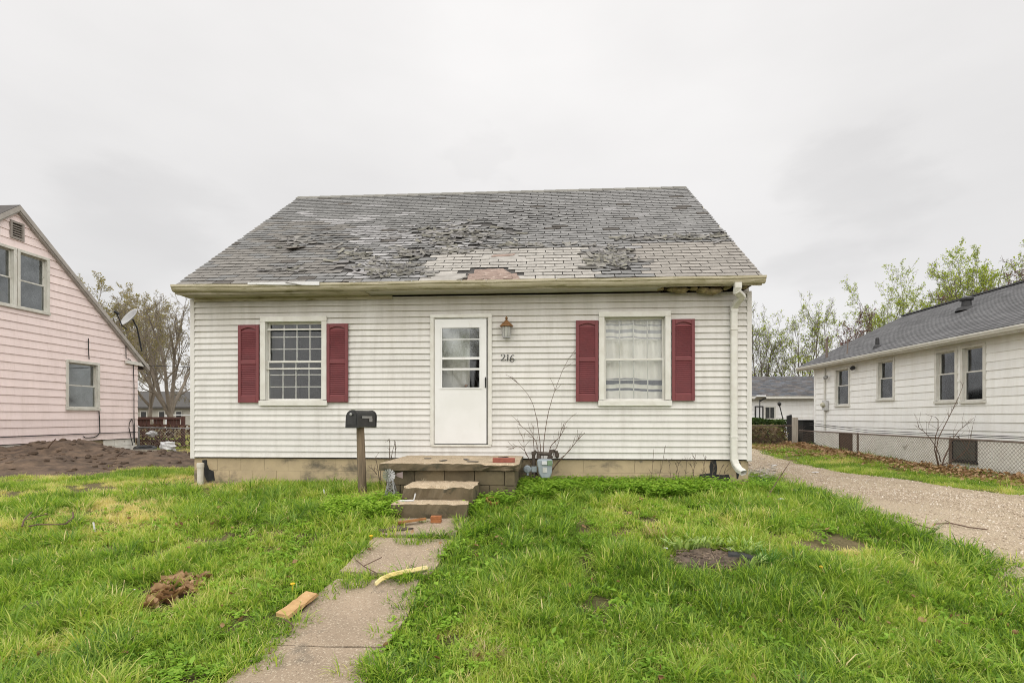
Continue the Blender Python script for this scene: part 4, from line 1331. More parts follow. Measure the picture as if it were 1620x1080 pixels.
for k in range(14):
    an = 2 * math.pi * k / 14
    rd = Vector((math.cos(an), 0, math.sin(an))); tg = Vector((-math.sin(an), .35, math.cos(an))).normalized()
    mb.hexa([hub + rd * .022 - tg * .005, hub + rd * Rw - tg * .015, hub + rd * Rw + tg * .015, hub + rd * .022 + tg * .005] + [v + Vector((0, .002, 0)) for v in (hub + rd * .022 - tg * .005, hub + rd * Rw - tg * .015, hub + rd * Rw + tg * .015, hub + rd * .022 + tg * .005)])
mb.build('wheel', M_GALV, mill)
mb = MB(); mb.lathe(hub + Vector((0, -.008, 0)), [(.016, 0), (.016, .07)], 8, (0, 1, 0)); mb.build('hub', M_GALV, mill)
mb = MB(); tl = top + Vector((.10, .02, .012)); mb.bar(top + Vector((0, .0, .012)), tl, .006); mb.hexa([tl + Vector(v) for v in ((-.03, -.002, -.02), (.05, -.002, -.045), (.05, .002, -.045), (-.03, .002, -.02), (-.03, -.002, .02), (.05, -.002, .04), (.05, .002, .04), (-.03, .002, .02))]); mb.build('tail_vane', simple('faded_vane', (.33, .25, .24), (.25, .2, .2), 12, .5), mill)

# mailbox on its post
pm = on_y(570, 700, 7.2); gm = G(pm.x + .06, 7.2); zb = on_y(570, 676, 7.15).z
mail = empty('mailbox', (pm.x, 7.2, gm), 'black rural mailbox on a leaning weathered wooden post', 'mailbox')
mb = MB()
rr = random.Random(4); pp = []
for k in range(9):
    f = k / 8; pp.append(Vector((pm.x + .035 * (1 - f), 7.2, gm - .1 + (zb + .1 - gm) * f)))
mb.tube(pp, [.063, .062, .06, .06, .058, .058, .056, .055, .053], 10)
mb.build('post', M_WOOD_OLD, mail)
az = math.radians(13); ax = Vector((math.cos(az), -math.sin(az), 0)); ay = Vector((math.sin(az), math.cos(az), 0)); upv = Vector((.05, 0, 1)).normalized()
bw_, bh, bl = .185, .235, .46
c0 = Vector((pm.x + .012, 7.2, zb + .006)) - ay * .22


def mprof(sc=1.0, n=9, up0=0.0):
    w = bw_ / 2 * sc; hs = bh - bw_ / 2
    return [(-w, up0)] + [(-w * math.cos(math.pi * q / n), hs + w * math.sin(math.pi * q / n)) for q in range(n + 1)] + [(w, up0)]


mb = MB(); mb.prism(mprof(), lambda u, z: c0 + ax * u + upv * z, lambda u, z: c0 + ax * u + upv * z + ay * bl); mb.build('box', M_BLACK, mail)
mb = MB(); mb.prism(mprof(1.06, 9, -.008), lambda u, z: c0 - ay * .015 + ax * u + upv * z, lambda u, z: c0 + ay * .02 + ax * u + upv * z)
dr_ = mb.build('door', M_BLACK, mail)
mb = MB(); mb.prism([(u * .78, .03 + z * .80) for u, z in mprof()], lambda u, z: c0 - ay * .021 + ax * u + upv * z, lambda u, z: c0 - ay * .014 + ax * u + upv * z); mb.build('door_panel', M_DARKMETAL, dr_)
mb = MB(); mb.lathe(c0 - ay * .02 + upv * (bh - .055), [(.010, 0), (.014, .02), (.02, .03), (.001, .034)], 8, -ay); mb.build('door_knob', M_GALV, dr_)
mb = MB(); mb.prism(mprof(1.05, 9, -.006), lambda u, z: c0 + ay * (bl - .02) + ax * u + upv * z, lambda u, z: c0 + ay * (bl + .008) + ax * u + upv * z); mb.build('back_rim', M_BLACK, mail)
mb = MB()
sd = c0 + ax * (bw_ / 2 + .004)
mb.hexa([sd + ay * a_ + upv * b_ + ax * t_ for (t_) in (0, .006) for (a_, b_) in ((.08, .125), (.33, .125), (.33, .155), (.08, .155))])
mb.hexa([sd + ay * a_ + upv * b_ + ax * t_ for (t_) in (0, .006) for (a_, b_) in ((.26, .075), (.34, .075), (.34, .1245), (.26, .1245))])
mb.build('flag', M_GALV, mail)

# gas meter
gmx, gmz = fx(861.5, 742, 8.12)
gas = empty('gas_meter', (gmx, 8.12, G(gmx, 8.1)), 'grey gas meter with regulator and brown pipes against the foundation', 'gas meter')


def MP(px, py, Y=8.12): return on_y(px, py, Y)


mb = MB()
body = [MP(*p) for p in ((850.5, 736.5), (849.5, 729), (851, 725.5), (873, 725.5), (874.5, 729), (873.5, 736.5), (873, 747), (869.5, 755), (857, 755.5), (852.5, 748.5))]
mb.prism([(p.x, p.z) for p in body], lambda u, z: (u, 8.03, z), lambda u, z: (u, 8.21, z)); mb.build('case', M_METER, gas, bevel=.014)
p0, p1 = MP(857, 734), MP(865.5, 728.5)
mb = MB(); mb.box(p0.x, p1.x, 8.005, 8.035, p0.z, p1.z); mb.build('index_window', M_PAPER, gas, bevel=.004)
p0, p1 = MP(858.5, 746), MP(865.5, 738)
mb = MB(); mb.box(p0.x, p1.x, 8.022, 8.031, p0.z, p1.z); mb.build('badge', M_FLASH, gas)
p0, p1 = MP(866, 735), MP(873.5, 727)
mb = MB(); mb.box(p0.x, p1.x, 8.01, 8.034, p0.z, p1.z); mb.build('seal_cover', simple('green_tag', (.20, .30, .18), (.16, .24, .15), 14, .6), gas, bevel=.004)
P = lambda px, py, Y=8.12: MP(px, py, Y)
mb = MB()
mb.tube([P(845, 760), P(844, 720), P(844.5, 716), P(847, 714), P(851, 715), P(852.5, 720), P(852.5, 727)], .027, 8)
mb.tube([P(870, 727), P(870, 719), P(872, 714), P(877, 712.5), P(880, 714), P(881.5, 718), P(881.5, 722, 8.3)], .027, 8)
mb.tube([P(852, 717), P(870, 718)], .03, 8)
for (px, py) in ((844.5, 716), (852.5, 722), (870, 722), (874, 713), (881, 719)): mb.lathe(P(px, py) + Vector((0, 0, -.03)), [(.036, 0), (.036, .05)], 8)
mb.build('pipework', M_RUSTPIPE, gas)
mb = MB(); c_ = P(834, 742, 8.08); mb.lathe(c_, [(.045, 0), (.06, .012), (.063, .03), (.06, .05), (.04, .06), (.035, .09)], 14, (0, 1, 0)); mb.lathe(c_ + Vector((0, -.02, 0)), [(.016, 0), (.02, .024)], 8, (0, 1, 0)); mb.lathe(c_ + Vector((.005, .03, -.095)), [(.02, 0), (.018, .04)], 8); mb.build('regulator', M_METER, gas)
mb = MB(); mb.tube([P(838, 741), P(848, 741)], .022, 8); mb.box(P(843, 0).x - .02, P(846, 0).x + .03, 8.09, 8.15, P(0 + 844, 746).z, P(844, 737).z); mb.build('shutoff_valve', M_METER, gas)

# clean-out pipe
q = on_y(317, 745, 8.24); g0_ = G(q.x, 8.24)
zt = on_y(317, 732, 8.24).z
mb = MB(); mb.lathe((q.x, 8.24, g0_ - .1), [(.048, 0), (.048, zt - g0_ + .03), (.056, zt - g0_ + .03), (.056, zt - g0_ + .09), (.05, zt - g0_ + .1)], 14); tag(mb.build('cleanout_pipe', M_PVC), 'off-white capped pipe standing at the left corner of the foundation', 'pipe')

# board and yellow strip on the walk
a, b = on_g(447, 974, .03), on_g(493, 939, .04)
rough = MB()
ax_ = (b - a).normalized(); sd_ = ax_.cross(Vector((0, 0, 1))).normalized()
rr = random.Random(12); n = 9; vs = []
for k in range(n + 1):
    c_ = a.lerp(b, k / n)
    for s_, h in ((-1, 0), (1, 0), (1, .028), (-1, .028)):
        w = .062 + rr.uniform(-.004, .004)
        vs.append(c_ + sd_ * s_ * w + Vector((0, 0, h - .012 + (rr.uniform(-.006, .006) if h else 0))) + ax_ * (rr.uniform(-.025, .025) if k in (0, n) else 0))
fs = [(0, 1, 2, 3), tuple(4 * n + q for q in (3, 2, 1, 0))]
for k in range(n):
    for q in range(4): fs.append((4 * k + q, 4 * k + (q + 1) % 4, 4 * k + 4 + (q + 1) % 4, 4 * k + 4 + q))
rough.add(vs, fs); tag(rough.build('board', M_LUMBER), 'short splintered tan board at the left edge of the walk', 'board')
pts = [on_g(px, py, dz) for px, py, dz in ((594, 926, .03), (603, 918, .045), (618, 911.5, .05), (638, 906.5, .05), (652, 904, .045), (660, 902.5, .042), (668, 901, .038), (676, 899.5, .03))]
mb = MB(); rings = []
for k, p in enumerate(pts):
    t_ = (pts[min(k + 1, 7)] - pts[max(k - 1, 0)]).normalized(); s_ = t_.cross(Vector((0, 0, 1))).normalized()
    w = .015 if k else .010
    mb.v.extend([tuple(p + s_ * w), tuple(p + s_ * w + Vector((0, 0, .006))), tuple(p + Vector((0, 0, .024))), tuple(p - s_ * w + Vector((0, 0, .03))), tuple(p - s_ * w), tuple(p + Vector((0, 0, .006)))]); rings.append(k * 6)
for a_, b_ in zip(rings, rings[1:]):
    for k in range(6): mb.f.append((a_ + k, a_ + (k + 1) % 6, b_ + (k + 1) % 6, b_ + k)); mb.mi.append(0); mb.c.append(None)
for a_ in (rings[0], rings[-1]): mb.f.append(tuple(a_ + k for k in range(6))); mb.mi.append(0); mb.c.append(None)
tag(mb.build('yellow_strip', M_YELLOW), 'faded yellow bent strip lying across the walk into the grass', 'strip')
# ------------------------------------------------------------------ pink neighbour on the left
PX, PY0, PYR, PY1, PZS, PZE, PZR = -13.2, 8.3, 12.19, 16.08, .985, 3.57, 6.90
pink = empty('pink_house', (-17, 12.2, .58), 'pale pink sided house with steep gable standing beyond the dirt mound', 'house')


def plim(z):
    if z <= PZE: return PY0, PY1
    k = (PZR - z) / (PZR - PZE)
    return PYR - (PYR - PY0) * k, PYR + (PY1 - PYR) * k


def xwin(X, pa, pb, yt, yb, pc=None):
    pc = pc or (pa + pb) / 2
    ua, ub = on_x(pa, 600, X).y, on_x(pb, 600, X).y
    return min(ua, ub), max(ua, ub), on_x(pc, yb, X).z, on_x(pc, yt, X).z


PW = [xwin(PX, 103, 156, 571, 648.5), xwin(PX, 25.5, 76.5, 401, 493.5, 51)]
q = PW[1]; PW.append((q[0] - (q[1] - q[0]) * 1.0 - .02, q[0] - .02, q[2], q[3]))
PV = xwin(PX, 14, 36, 351, 379)
ph = [(a + .03, b - .03, c + .03, d - .03) for a, b, c, d in PW + [PV]]
mb = MB()
for (a, b, c, d) in cells(PY0 + .02, PY1 - .02, PZS, PZE, ph): mb.fbox(M_pink, a, b, -.13, -.008, c, d)
zs_ = sorted({PZE, PZR - .1, *[h[2] for h in ph if h[2] > PZE], *[h[3] for h in ph if h[3] > PZE]})
zs_ = sorted(set(list(zs_) + list(np.arange(PZE, PZR - .1, .25))))
for c, d in zip(zs_, zs_[1:]):
    l0, h0 = plim(d); hs = [h for h in ph if h[2] < (c + d) / 2 < h[3]]
    us = sorted([l0 + .02, h0 - .02] + [min(max(v, l0 + .02), h0 - .02) for h in hs for v in h[:2]])
    for a, b in zip(us, us[1:]):
        if b - a > .01 and not any(h[0] < (a + b) / 2 < h[1] for h in hs): mb.fbox(M_pink, a, b, -.13, -.008, c, d)
pwall = mb.build('wall', M_INTERIOR, pink)
siding(M_pink, pwall, PY0, PY1, PZS, PZR - .06, .2035, [(a + .03, b - .03, c + .03, d - .03) for a, b, c, d in PW + [PV]], M_PINK, lip=.026, gap=.012, top=.004, lim=plim, seed=4, wav=.002)
mb = MB(); mb.box(-22, PX - .14, PY0, PY0 + .12, .4, PZE); mb.box(-22, PX - .14, PY1 - .12, PY1, .4, PZE); mb.box(-22.1, -21.98, PY0, PY1, .4, PZE); mb.box(-21.97, PX - .14, PY0 + .13, PY1 - .13, 3.4, 3.44); mb.box(PX - 3, PX - 2.9, PY0 + .13, PY1 - .13, .5, 3.39); mb.box(PX - 2.5, PX - 2.4, 9.6, 14.8, 3.45, 6.2)
mb.build('other_walls', M_PINK, pink)
for a, b, c, d in PW[:1]: window(M_pink, pink, a, b, c, d, .075, .05, M_TRIM_DIRTY, M_GLASS_DIRTY, label='lower single window with peeling white casing')
for a, b, c, d in PW[1:]: window(M_pink, pink, a, b, c, d, .07, .05, M_TRIM_DIRTY, M_GLASS_DIRTY)
a, b, c, d = PV
mb = MB(); mb.fbox(M_pink, a, b, 0, .05, d - .05, d); mb.fbox(M_pink, a, b, 0, .05, c, c + .05); mb.fbox(M_pink, a, a + .05, 0, .049, c + .05, d - .05); mb.fbox(M_pink, b - .05, b, 0, .049, c + .05, d - .05); mb.fbox(M_pink, a, b, -.1, -.08, c, d)
vent = mb.build('gable_vent', simple('vent_grey', (.36, .32, .29), (.28, .25, .22), 9, .7), pink)
for k in range(6):
    z = c + .05 + (d - c - .1) * (k + .5) / 6
    mb = MB(); mb.hexa([M_pink(a + .05, .04, z - .035), M_pink(b - .05, .04, z - .035), M_pink(b - .05, .03, z - .045), M_pink(a + .05, .03, z - .045), M_pink(a + .05, -.03, z + .03), M_pink(b - .05, -.03, z + .03), M_pink(b - .05, -.04, z + .02), M_pink(a + .05, -.04, z + .02)])
    mb.build('slat', vent.data.materials[0], vent)
M_PFND = simple('white_block', (.90, .88, .82), (.75, .72, .65), 4, .85, .2, 60, spots=[((.3, .26, .2), 5, .66, .1, (1, 1, 1))], obj_rand=.05)
BW = xwin(PX, 108, 147, 697, 706)
mb = MB(); mb.box(PX - .2, PX - .04, PY0, PY1, .1, PZS - .004); pf = mb.build('foundation', M_MORTAR, pink)
for r in range(3):
    y = PY0 + (.2 if r % 2 else 0)
    while y < PY1 - .1:
        z1 = PZS - .01 - r * .2
        if not (y + .4 > BW[0] and y < BW[1] and r < 2):
            mb = MB(); mb.box(PX - .06, PX - .018, y + .004, min(y + .402, PY1), z1 - .194, z1); mb.build('block', M_PFND, pf)
        y += .406
mb = MB(); mb.fbox(M_pink, BW[0], BW[1], -.045, -.030, BW[2] - .12, PZS - .02)
for k in range(4): mb.fbox(M_pink, BW[0] + (BW[1] - BW[0]) * k / 3.2, BW[0] + (BW[1] - BW[0]) * k / 3.2 + .03, -.030, -.02, BW[2] - .12, PZS - .02)
mb.build('basement_window', simple('amber_glass', (.30, .21, .08), (.16, .12, .06), 3, .3), pink)
# roof: two slopes, grey rake trim with a folded end
TPK = math.atan2(PZR - PZE, PY1 - PYR); cp, spk = math.cos(TPK), math.sin(TPK)
mb = MB(); mb.col = (.13, .12, .115)
for s in (-1, 1):
    e1 = (PYR + s * (PY1 - PYR + .38), PZE - .38 * math.tan(TPK))
    dn = Vector((0, 0, -.03)); up_ = Vector((0, 0, .045))
    a0, a1 = Vector((PX + .12, PYR, PZR + .03)), Vector((-22.2, PYR, PZR + .03)); b0, b1 = Vector((PX + .12, e1[0], e1[1] + .03)), Vector((-22.2, e1[0], e1[1] + .03))
    mb.hexa([a0 + dn, b0 + dn, b1 + dn, a1 + dn, a0 + up_, b0 + up_, b1 + up_, a1 + up_])
prf = mb.build('roof', M_SHINGLE, pink)
M_RAKE = simple('grey_rake', (.46, .43, .39), (.36, .33, .30), 4, .6, .1, 30, stretch=(1, 1, 1))
for s in (-1, 1):
    e1 = (PYR + s * (PY1 - PYR + .37), PZE - .37 * math.tan(TPK) + .02)
    for (d0, d1, off) in ((.015, .10, -.11), (.10, .128, -.07)):
        mb = MB(); lo, hi = off, .06
        mb.hexa([(PX + d0, PYR, PZR + lo), (PX + d1, PYR, PZR + lo), (PX + d1, e1[0], e1[1] + lo), (PX + d0, e1[0], e1[1] + lo), (PX + d0, PYR, PZR + hi), (PX + d1, PYR, PZR + hi), (PX + d1, e1[0], e1[1] + hi), (PX + d0, e1[0], e1[1] + hi)])
        mb.build('rake_trim', M_RAKE, pink)
a, b = on_x(200, 560, PX), on_x(226, 560, PX)
mb = MB(); mb.hexa([(PX + .02, 15.55, 3.36), (PX + .10, 15.55, 3.36), (PX + .10, 16.42, 3.32), (PX + .02, 16.42, 3.32), (PX + .02, 15.55, 3.46), (PX + .10, 15.55, 3.46), (PX + .10, 16.42, 3.44), (PX + .02, 16.42, 3.44)]); mb.build('eave_return', M_TRIM, pink)
mb = MB(); mb.tube([(PX + .05, 16.45, 3.40), (PX - 1.5, 16.47, 3.40)], .05, 8); mb.build('rear_gutter', M_TRIM, pink)


def cable(pts, r=.012, name='cable'):
    mb = MB(); mb.tube([on_x(px, py, PX + .05) for px, py in pts], r, 5); mb.build(name, M_CABLE, pink)


cable([(141, 568), (140, 550), (140, 535)], .012)
cable([(156.5, 650), (157.5, 665), (158, 684), (154, 689), (148, 691.5), (141, 692), (135, 692), (132, 690)], .014)
cable([(199, 540), (199.5, 566), (206, 569), (211, 578), (212, 610), (212, 660), (213, 680), (213, 700)], .012)
cable([(209, 662), (205, 668), (204, 676), (207, 690), (210, 704)], .012)
cable([(0, 691.5), (60, 689), (130, 686), (215, 683)], .010)
cable([(207, 662), (210, 665), (211, 674), (212, 700)], .010)

a, b = Vector((PX + .1, 16.45, 3.38)), Vector((XL - .02, 15.2, 3.30))
mb = MB(); mb.tube([a, a.lerp(b, .33) + Vector((0, 0, -.10)), a.lerp(b, .67) + Vector((0, 0, -.11)), b], .012, 5); tag(mb.build('overhead_wire', M_CABLE), 'thin dark wire slung between the pink eave and the main house', 'wire')

# satellite dish standing on the pink roof
dc = on_x(208, 504, -13.35)
dish = empty('satellite_dish', (dc.x, dc.y - .9, dc.z - .6), 'grey satellite dish on the rear slope of the pink roof', 'satellite dish')
fwd = Vector((-.35, -.74, .51)).normalized()
mb = MB(); pr = [(.003, .075)] if False else []
prof = [(.001, .0)] + [(.34 * k / 6, .10 * (k / 6) ** 2) for k in range(1, 7)] + [(.345, .095)] + [(.34 * k / 6, .10 * (k / 6) ** 2 - .012) for k in range(5, 0, -1)] + [(.001, -.012)]
mb.lathe(dc, prof, 20, fwd)
mb.build('reflector', M_DISH, dish, smooth=True)
low = (Vector((0, 0, -1)) + fwd * fwd.z).normalized(); mb = MB(); a = on_x(217, 519, -13.6); mb.tube([a + Vector((.0, .2, -.75)), a, dc - fwd * .05], .024, 6); mb.build('mast', M_DARKMETAL, dish)
lnb = dc + fwd * .42 + low * .12
mb = MB(); mb.tube([dc + low * .38 - fwd * .08, dc + low * .36 + fwd * .1, lnb], .016, 6); mb.lathe(lnb, [(.035, -.08), (.045, 0), (.05, .06)], 8, -fwd); mb.build('receiver_arm', M_DARKMETAL, dish)

# ------------------------------------------------------------------ white neighbour on the right
WX, WY0, WY1, WZS, WZE = 10.5, 8.0, 20.8, 1.125, 3.53
white = empty('white_house', (14.2, 15, .5), 'low white sided house with dark grey roof along the gravel drive', 'house')
WW = [xwin(WX, 1322, 1345.5, 581.5, 643), xwin(WX, 1388.5, 1416.5, 568, 633.5), xwin(WX, 1480.5, 1516, 552, 637.5), xwin(WX, 1521.5, 1561, 544.5, 637.5)]
hz = [(a + .03, b - .03, c + .03, d - .03) for a, b, c, d in WW]
mb = MB()
for (a, b, c, d) in cells(WY0, WY1 - .02, WZS, WZE + .02, hz): mb.fbox(M_wht, a, b, -.13, -.008, c, d)
ww = mb.build('wall', M_INTERIOR, white)
siding(M_wht, ww, WY0, WY1 - .07, WZS, WZE, .2035, hz, M_WHITE_SIDE, lip=.022, gap=.011, top=.004, seed=6, wav=.003)
mb = MB(); mb.fbox(M_wht, WY1 - .08, WY1 + .02, -.1, .03, WZS - .45, WZE); mb.build('corner_trim', M_WHITE_SIDE, white)
for k, (a, b, c, d) in enumerate(WW): window(M_wht, white, a, b, c, d, .07, .045, M_TRIM, M_GLASS_DIRTY, split=.55)
mb = MB(); mb.box(WX + .14, 18, WY1 - .12, WY1, .4, WZE); mb.box(17.9, 18.02, WY0, WY1 - .13, .4, WZE); mb.box(WX + .14, 17.89, WY0, WY0 + .12, .4, WZE); mb.box(WX + .14, 17.88, WY0 + .13, WY1 - .13, 3.4, 3.44); mb.box(WX + 2, WX + 2.1, WY0 + .13, WY1 - .13, .9, 3.39); mb.build('other_walls', M_WHITE_SIDE, white)
mb = MB(); mb.box(WX + .015, WX + .2, WY0, WY1 - .02, .1, WZS - .004); wf = mb.build('foundation', simple('painted_block', (.98, .95, .88), (.86, .82, .75), 3, .85, .3, 40, spots=[((.28, .25, .19), 3, .62, .14, (1, 1, 1))]), white)
for (pa, pb, yt, yb, mt) in ((1505.5, 1545.5, 695, 729, M_DARKMETAL), (1327.5, 1348, 684, 712, M_WOODDARK)):
    a, b, c, d = xwin(WX, pa, pb, yt, yb); d = min(d, WZS - .01)
    mb = MB(); t_ = .035
    mb.fbox(M_wht, a, b, -.03, .012, d - t_, d); mb.fbox(M_wht, a, b, -.03, .012, c, c + t_); mb.fbox(M_wht, a, a + t_, -.03, .011, c + t_, d - t_); mb.fbox(M_wht, b - t_, b, -.03, .011, c + t_, d - t_)
    if mt is M_DARKMETAL: mb.fbox(M_wht, a - .02, b + .02, -.02, .03, c - .05, c - .002)
    bwn = mb.build('basement_window', M_WHITE_SIDE if mt is M_DARKMETAL and False else mt, wf)
    mb = MB(); mb.fbox(M_wht, a + t_, b - t_, -.012, -.006, c + t_, d - t_); mb.build('pane', simple('dull_pane', (.07, .075, .07), (.11, .115, .105), 4, .25, 0) if mt is M_DARKMETAL else M_WOODDARK, bwn)
# eave, gutter and roof
mb = MB(); mb.box(10.16, WX - .002, WY0, 21.3, 3.515, 3.53); mb.build('soffit', M_TRIM, white)
mb = MB(); mb.box(10.14, 10.16, WY0, 21.35, 3.50, 3.63); mb.build('fascia', M_TRIM, white)
mb = MB(); n = len(GP)
for k, y in enumerate((WY0, 12, 16, 21.36)): mb.v.extend([(10.138 + p[0] * .95, y, 3.525 + p[1]) for p in GP])
for k in range(3):
    for j in range(n): mb.f.append((k * n + j, k * n + (j + 1) % n, (k + 1) * n + (j + 1) % n, (k + 1) * n + j)); mb.mi.append(0); mb.c.append(None)
mb.f.append(tuple(3 * n + j for j in (1, 2, 3, 4, 5, 6, 7, 0))); mb.mi.append(0); mb.c.append(None)
mb.build('gutter', M_TRIM, white)
RX0, RZ0, RX1, RZ1 = 10.10, 3.645, 14.2, 5.66
tw = math.atan2(RZ1 - RZ0, RX1 - RX0); LW = math.hypot(RZ1 - RZ0, RX1 - RX0)
mb = MB(); mb.hexa([(RX0, WY0, RZ0 - .03), (RX1, WY0, RZ1 - .03), (RX1, 21.4, RZ1 - .03), (RX0, 21.4, RZ0 - .03), (RX0, WY0, RZ0), (RX1, WY0, RZ1), (RX1, 21.4, RZ1), (RX0, 21.4, RZ0)])
mb.hexa([(RX1, WY0, RZ1 - .03), (18.3, WY0, RZ0 - .03), (18.3, 21.4, RZ0 - .03), (RX1, 21.4, RZ1 - .03), (RX1, WY0, RZ1 + .02), (18.3, WY0, RZ0 + .02), (18.3, 21.4, RZ0 + .02), (RX1, 21.4, RZ1 + .02)])
wr = mb.build('roof', simple('dark_deck', (.06, .06, .062)), white)
mb = MB(); rr = random.Random(8); EX = .14; nc = int(LW / EX)
for c in range(nc):
    y = WY0 - rr.random() * .3
    while y < 21.4:
        y1 = min(y + .305, 21.4); y0_ = max(y, WY0)
        if y1 - y0_ > .03:
            t0, t1 = c * EX, min((c + 1) * EX + .02, LW); k = .15 + .07 * rr.random() + .03 * vn(y * .8, c * .3)
            mb.col = (k, k * 1.0, k * 1.03)
            p = lambda t, h: (RX0 + t * math.cos(tw) - h * math.sin(tw), RZ0 + t * math.sin(tw) + h * math.cos(tw))
            (xa, za), (xb, zb_), (xc, zc), (xd, zd) = p(t0, .004), p(t0, .016), p(t1, .008), p(t1, .002)
            mb.add([(xa, y0_ + .003, za), (xa, y1 - .003, za), (xb, y0_ + .003, zb_), (xb, y1 - .003, zb_), (xc, y0_ + .003, zc), (xc, y1 - .003, zc)], [(0, 1, 3, 2), (2, 3, 5, 4)])
        y += .305
tag(mb.build('shingle_courses', M_SHINGLE, wr, recalc=False), kind='stuff')
mb = MB(); mb.box(RX1 - .12, RX1 + .12, WY0, 21.4, RZ1 - .015, RZ1 + .035); mb.col = (.12, .12, .12); mb.c = [(.11, .11, .115)] * len(mb.f); mb.build('ridge_cap', M_SHINGLE, wr)
for s in (0, 1):
    x_ = (RX0, RX1) if s == 0 else (18.3, RX1)
    mb = MB(); mb.hexa([(x_[0], 21.36, RZ0 - .14), (x_[1], 21.36, RZ1 - .14), (x_[1], 21.39, RZ1 - .14), (x_[0], 21.39, RZ0 - .14), (x_[0], 21.36, RZ0 - .032), (x_[1], 21.36, RZ1 - .032), (x_[1], 21.39, RZ1 - .032), (x_[0], 21.39, RZ0 - .032)]); mb.build('rake_board', M_TRIM, white)


def on_wroof(px, py):
    d = ray(px, py); nrm = Vector((-math.sin(tw), 0, math.cos(tw))); k = (Vector((RX0, 0, RZ0)) - Vector((0, 0, CAMZ))).dot(nrm) / d.dot(nrm)
    return Vector((0, 0, CAMZ)) + d * k


for (px, py, h, r) in ((1388, 550, .30, .06), (1529, 489, .26, .13)):
    p = on_wroof(px, py); mb = MB(); mb.lathe(p, [(r * 2.2, -.05), (r * 1.7, .05), (r, .10), (r * .9, h), (r * .7, h + .02)], 10)
    if r > .1: mb.lathe(p + Vector((0, 0, h)), [(r * 1.3, 0), (r * 1.35, .06), (r * .6, .12)], 10)
    mb.build('vent_pipe', M_DARKMETAL, wr)
p = on_wroof(1308, 566); mb = MB(); mb.tube([p, p + Vector((0, 0, .72))], .045, 6); mb.tube([p + Vector((0, 0, .6)), p + Vector((.0, -.1, .78))], .03, 6); mb.build('service_mast', M_RUST, wr)
p = on_wroof(1340, 560); mb = MB(); mb.tube([p, p + Vector((.1, .1, .55))], .018, 5); mb.tube([p + Vector((.1, .1, .5)), p + Vector((.12, -.25, .6))], .014, 5); mb.build('antenna', M_RUST, wr)
u_, z_ = on_x(1307, 600, WX).y, 0
mb = MB(); mb.tube([(WX - .05, u_, 3.5), (WX - .05, u_, 1.2)], .035, 8); cnd = mb.build('meter_conduit', M_TRIM, white)
p = on_x(1306, 641, WX - .07); mb = MB(); mb.box(WX - .13, WX - .03, p.y - .13, p.y + .13, p.z - .18, p.z + .18); mb.build('meter_box', M_FLASH, cnd)
mb = MB(); mb.lathe((WX - .12, p.y + .02, p.z + .02), [(.09, 0), (.09, .06), (.06, .10)], 10, (-1, 0, 0)); mb.build('meter_dial', simple('yellowed_dial', (.55, .52, .30), (.5, .5, .45), 9, .4), cnd)
for (px, py) in ((1308, 596), (1351, 581)):
    p = on_x(px, py, WX - .10); mb = MB(); mb.lathe(p, [(.05, -.02), (.075, .03), (.06, .10), (.02, .13)], 8, (-1, 0, -.5)); mb.build('flood_lamp', M_DARKMETAL if px > 1320 else M_GALV, white)

# ------------------------------------------------------------------ fences
FX = 9.8
fence = empty('chain_link_fence', (FX, 14.5, .45), 'rusty low chain-link fence along the white house', 'fence')
for y in (9.45, 13.15, 16.85):
    mb = MB(); g = G(FX, y); mb.lathe((FX, y, g - .05), [(.032, 0), (.030, 1.17 - g), (.036, 1.17 - g), (.036, 1.21 - g), (.01, 1.24 - g)], 8); mb.build('post', M_RUST, fence)
mb = MB(); mb.tube([(FX, 8.6, 1.14), (FX, 13.2, 1.15), (FX, 20.6, 1.16)], .021, 6); mb.build('top_rail', M_RUST, fence)
mb = MB(); sp_ = .088; H_ = .70
y = 8.6
while y < 20.6:
    for s in (1, -1):
        a, b = (FX - .03 + s * .004, y, 1.135 - H_), (FX - .03 + s * .004, y + H_ * s, 1.135)
        if 8.5 < b[1] < 20.7: mb.bar(a, b, .0038)
    y += sp_
tag(mb.build('wire_mesh', M_RUST, fence), kind='stuff')
p = on_g(1259.5, 704)
p = Vector((FX - .1, 20.7, G(FX, 20.7)))
mb = MB(); mb.obox((p.x, p.y, p.z + .52), (1, 0, 0), (0, 1, 0), (0, 0, 1), .17, .17, 1.14); tag(mb.build('fence_post', M_WOODPOST, bevel=.012), 'thick weathered whitish wooden post at the far corner of the fence', 'post')
bf = empty('rear_fence', (6.5, 20.8, .55), 'rusty rear fence rail and wire running behind the house to the wooden post', 'fence')
mb = MB(); mb.tube([(3.5, 20.8, 1.33), (9.65, 20.8, 1.34)], .022, 6); mb.build('top_rail', M_RUST, bf)
mb = MB()
x = 3.6
while x < 9.5:
    for s in (1, -1): mb.bar((x, 20.8 + s * .004, .62), (x + .7 * s, 20.8 + s * .004, 1.32), .005)
    x += .09
tag(mb.build('wire_mesh', M_RUST, bf), kind='stuff')
for x in (4.2, 7.1):
    mb = MB(); mb.lathe((x, 20.8, .5), [(.03, 0), (.03, .86), (.01, .88)], 8); mb.build('post', M_RUST, bf)

for k_, (z0_, z1_, sg) in enumerate(((1.30, 1.24, .05), (1.22, 1.20, .03))):
    mb = MB(); mb.tube([(10.2, 20.6, z0_ + .15), (10.2, 17, z0_ - sg), (10.2, 13, z1_), (10.2, 8.4, z1_ + .02)], .009, 5); tag(mb.build('slack_cable', M_CABLE), ('upper' if k_ == 0 else 'lower') + ' thin slack cable running along the white siding above the fence', 'cable')

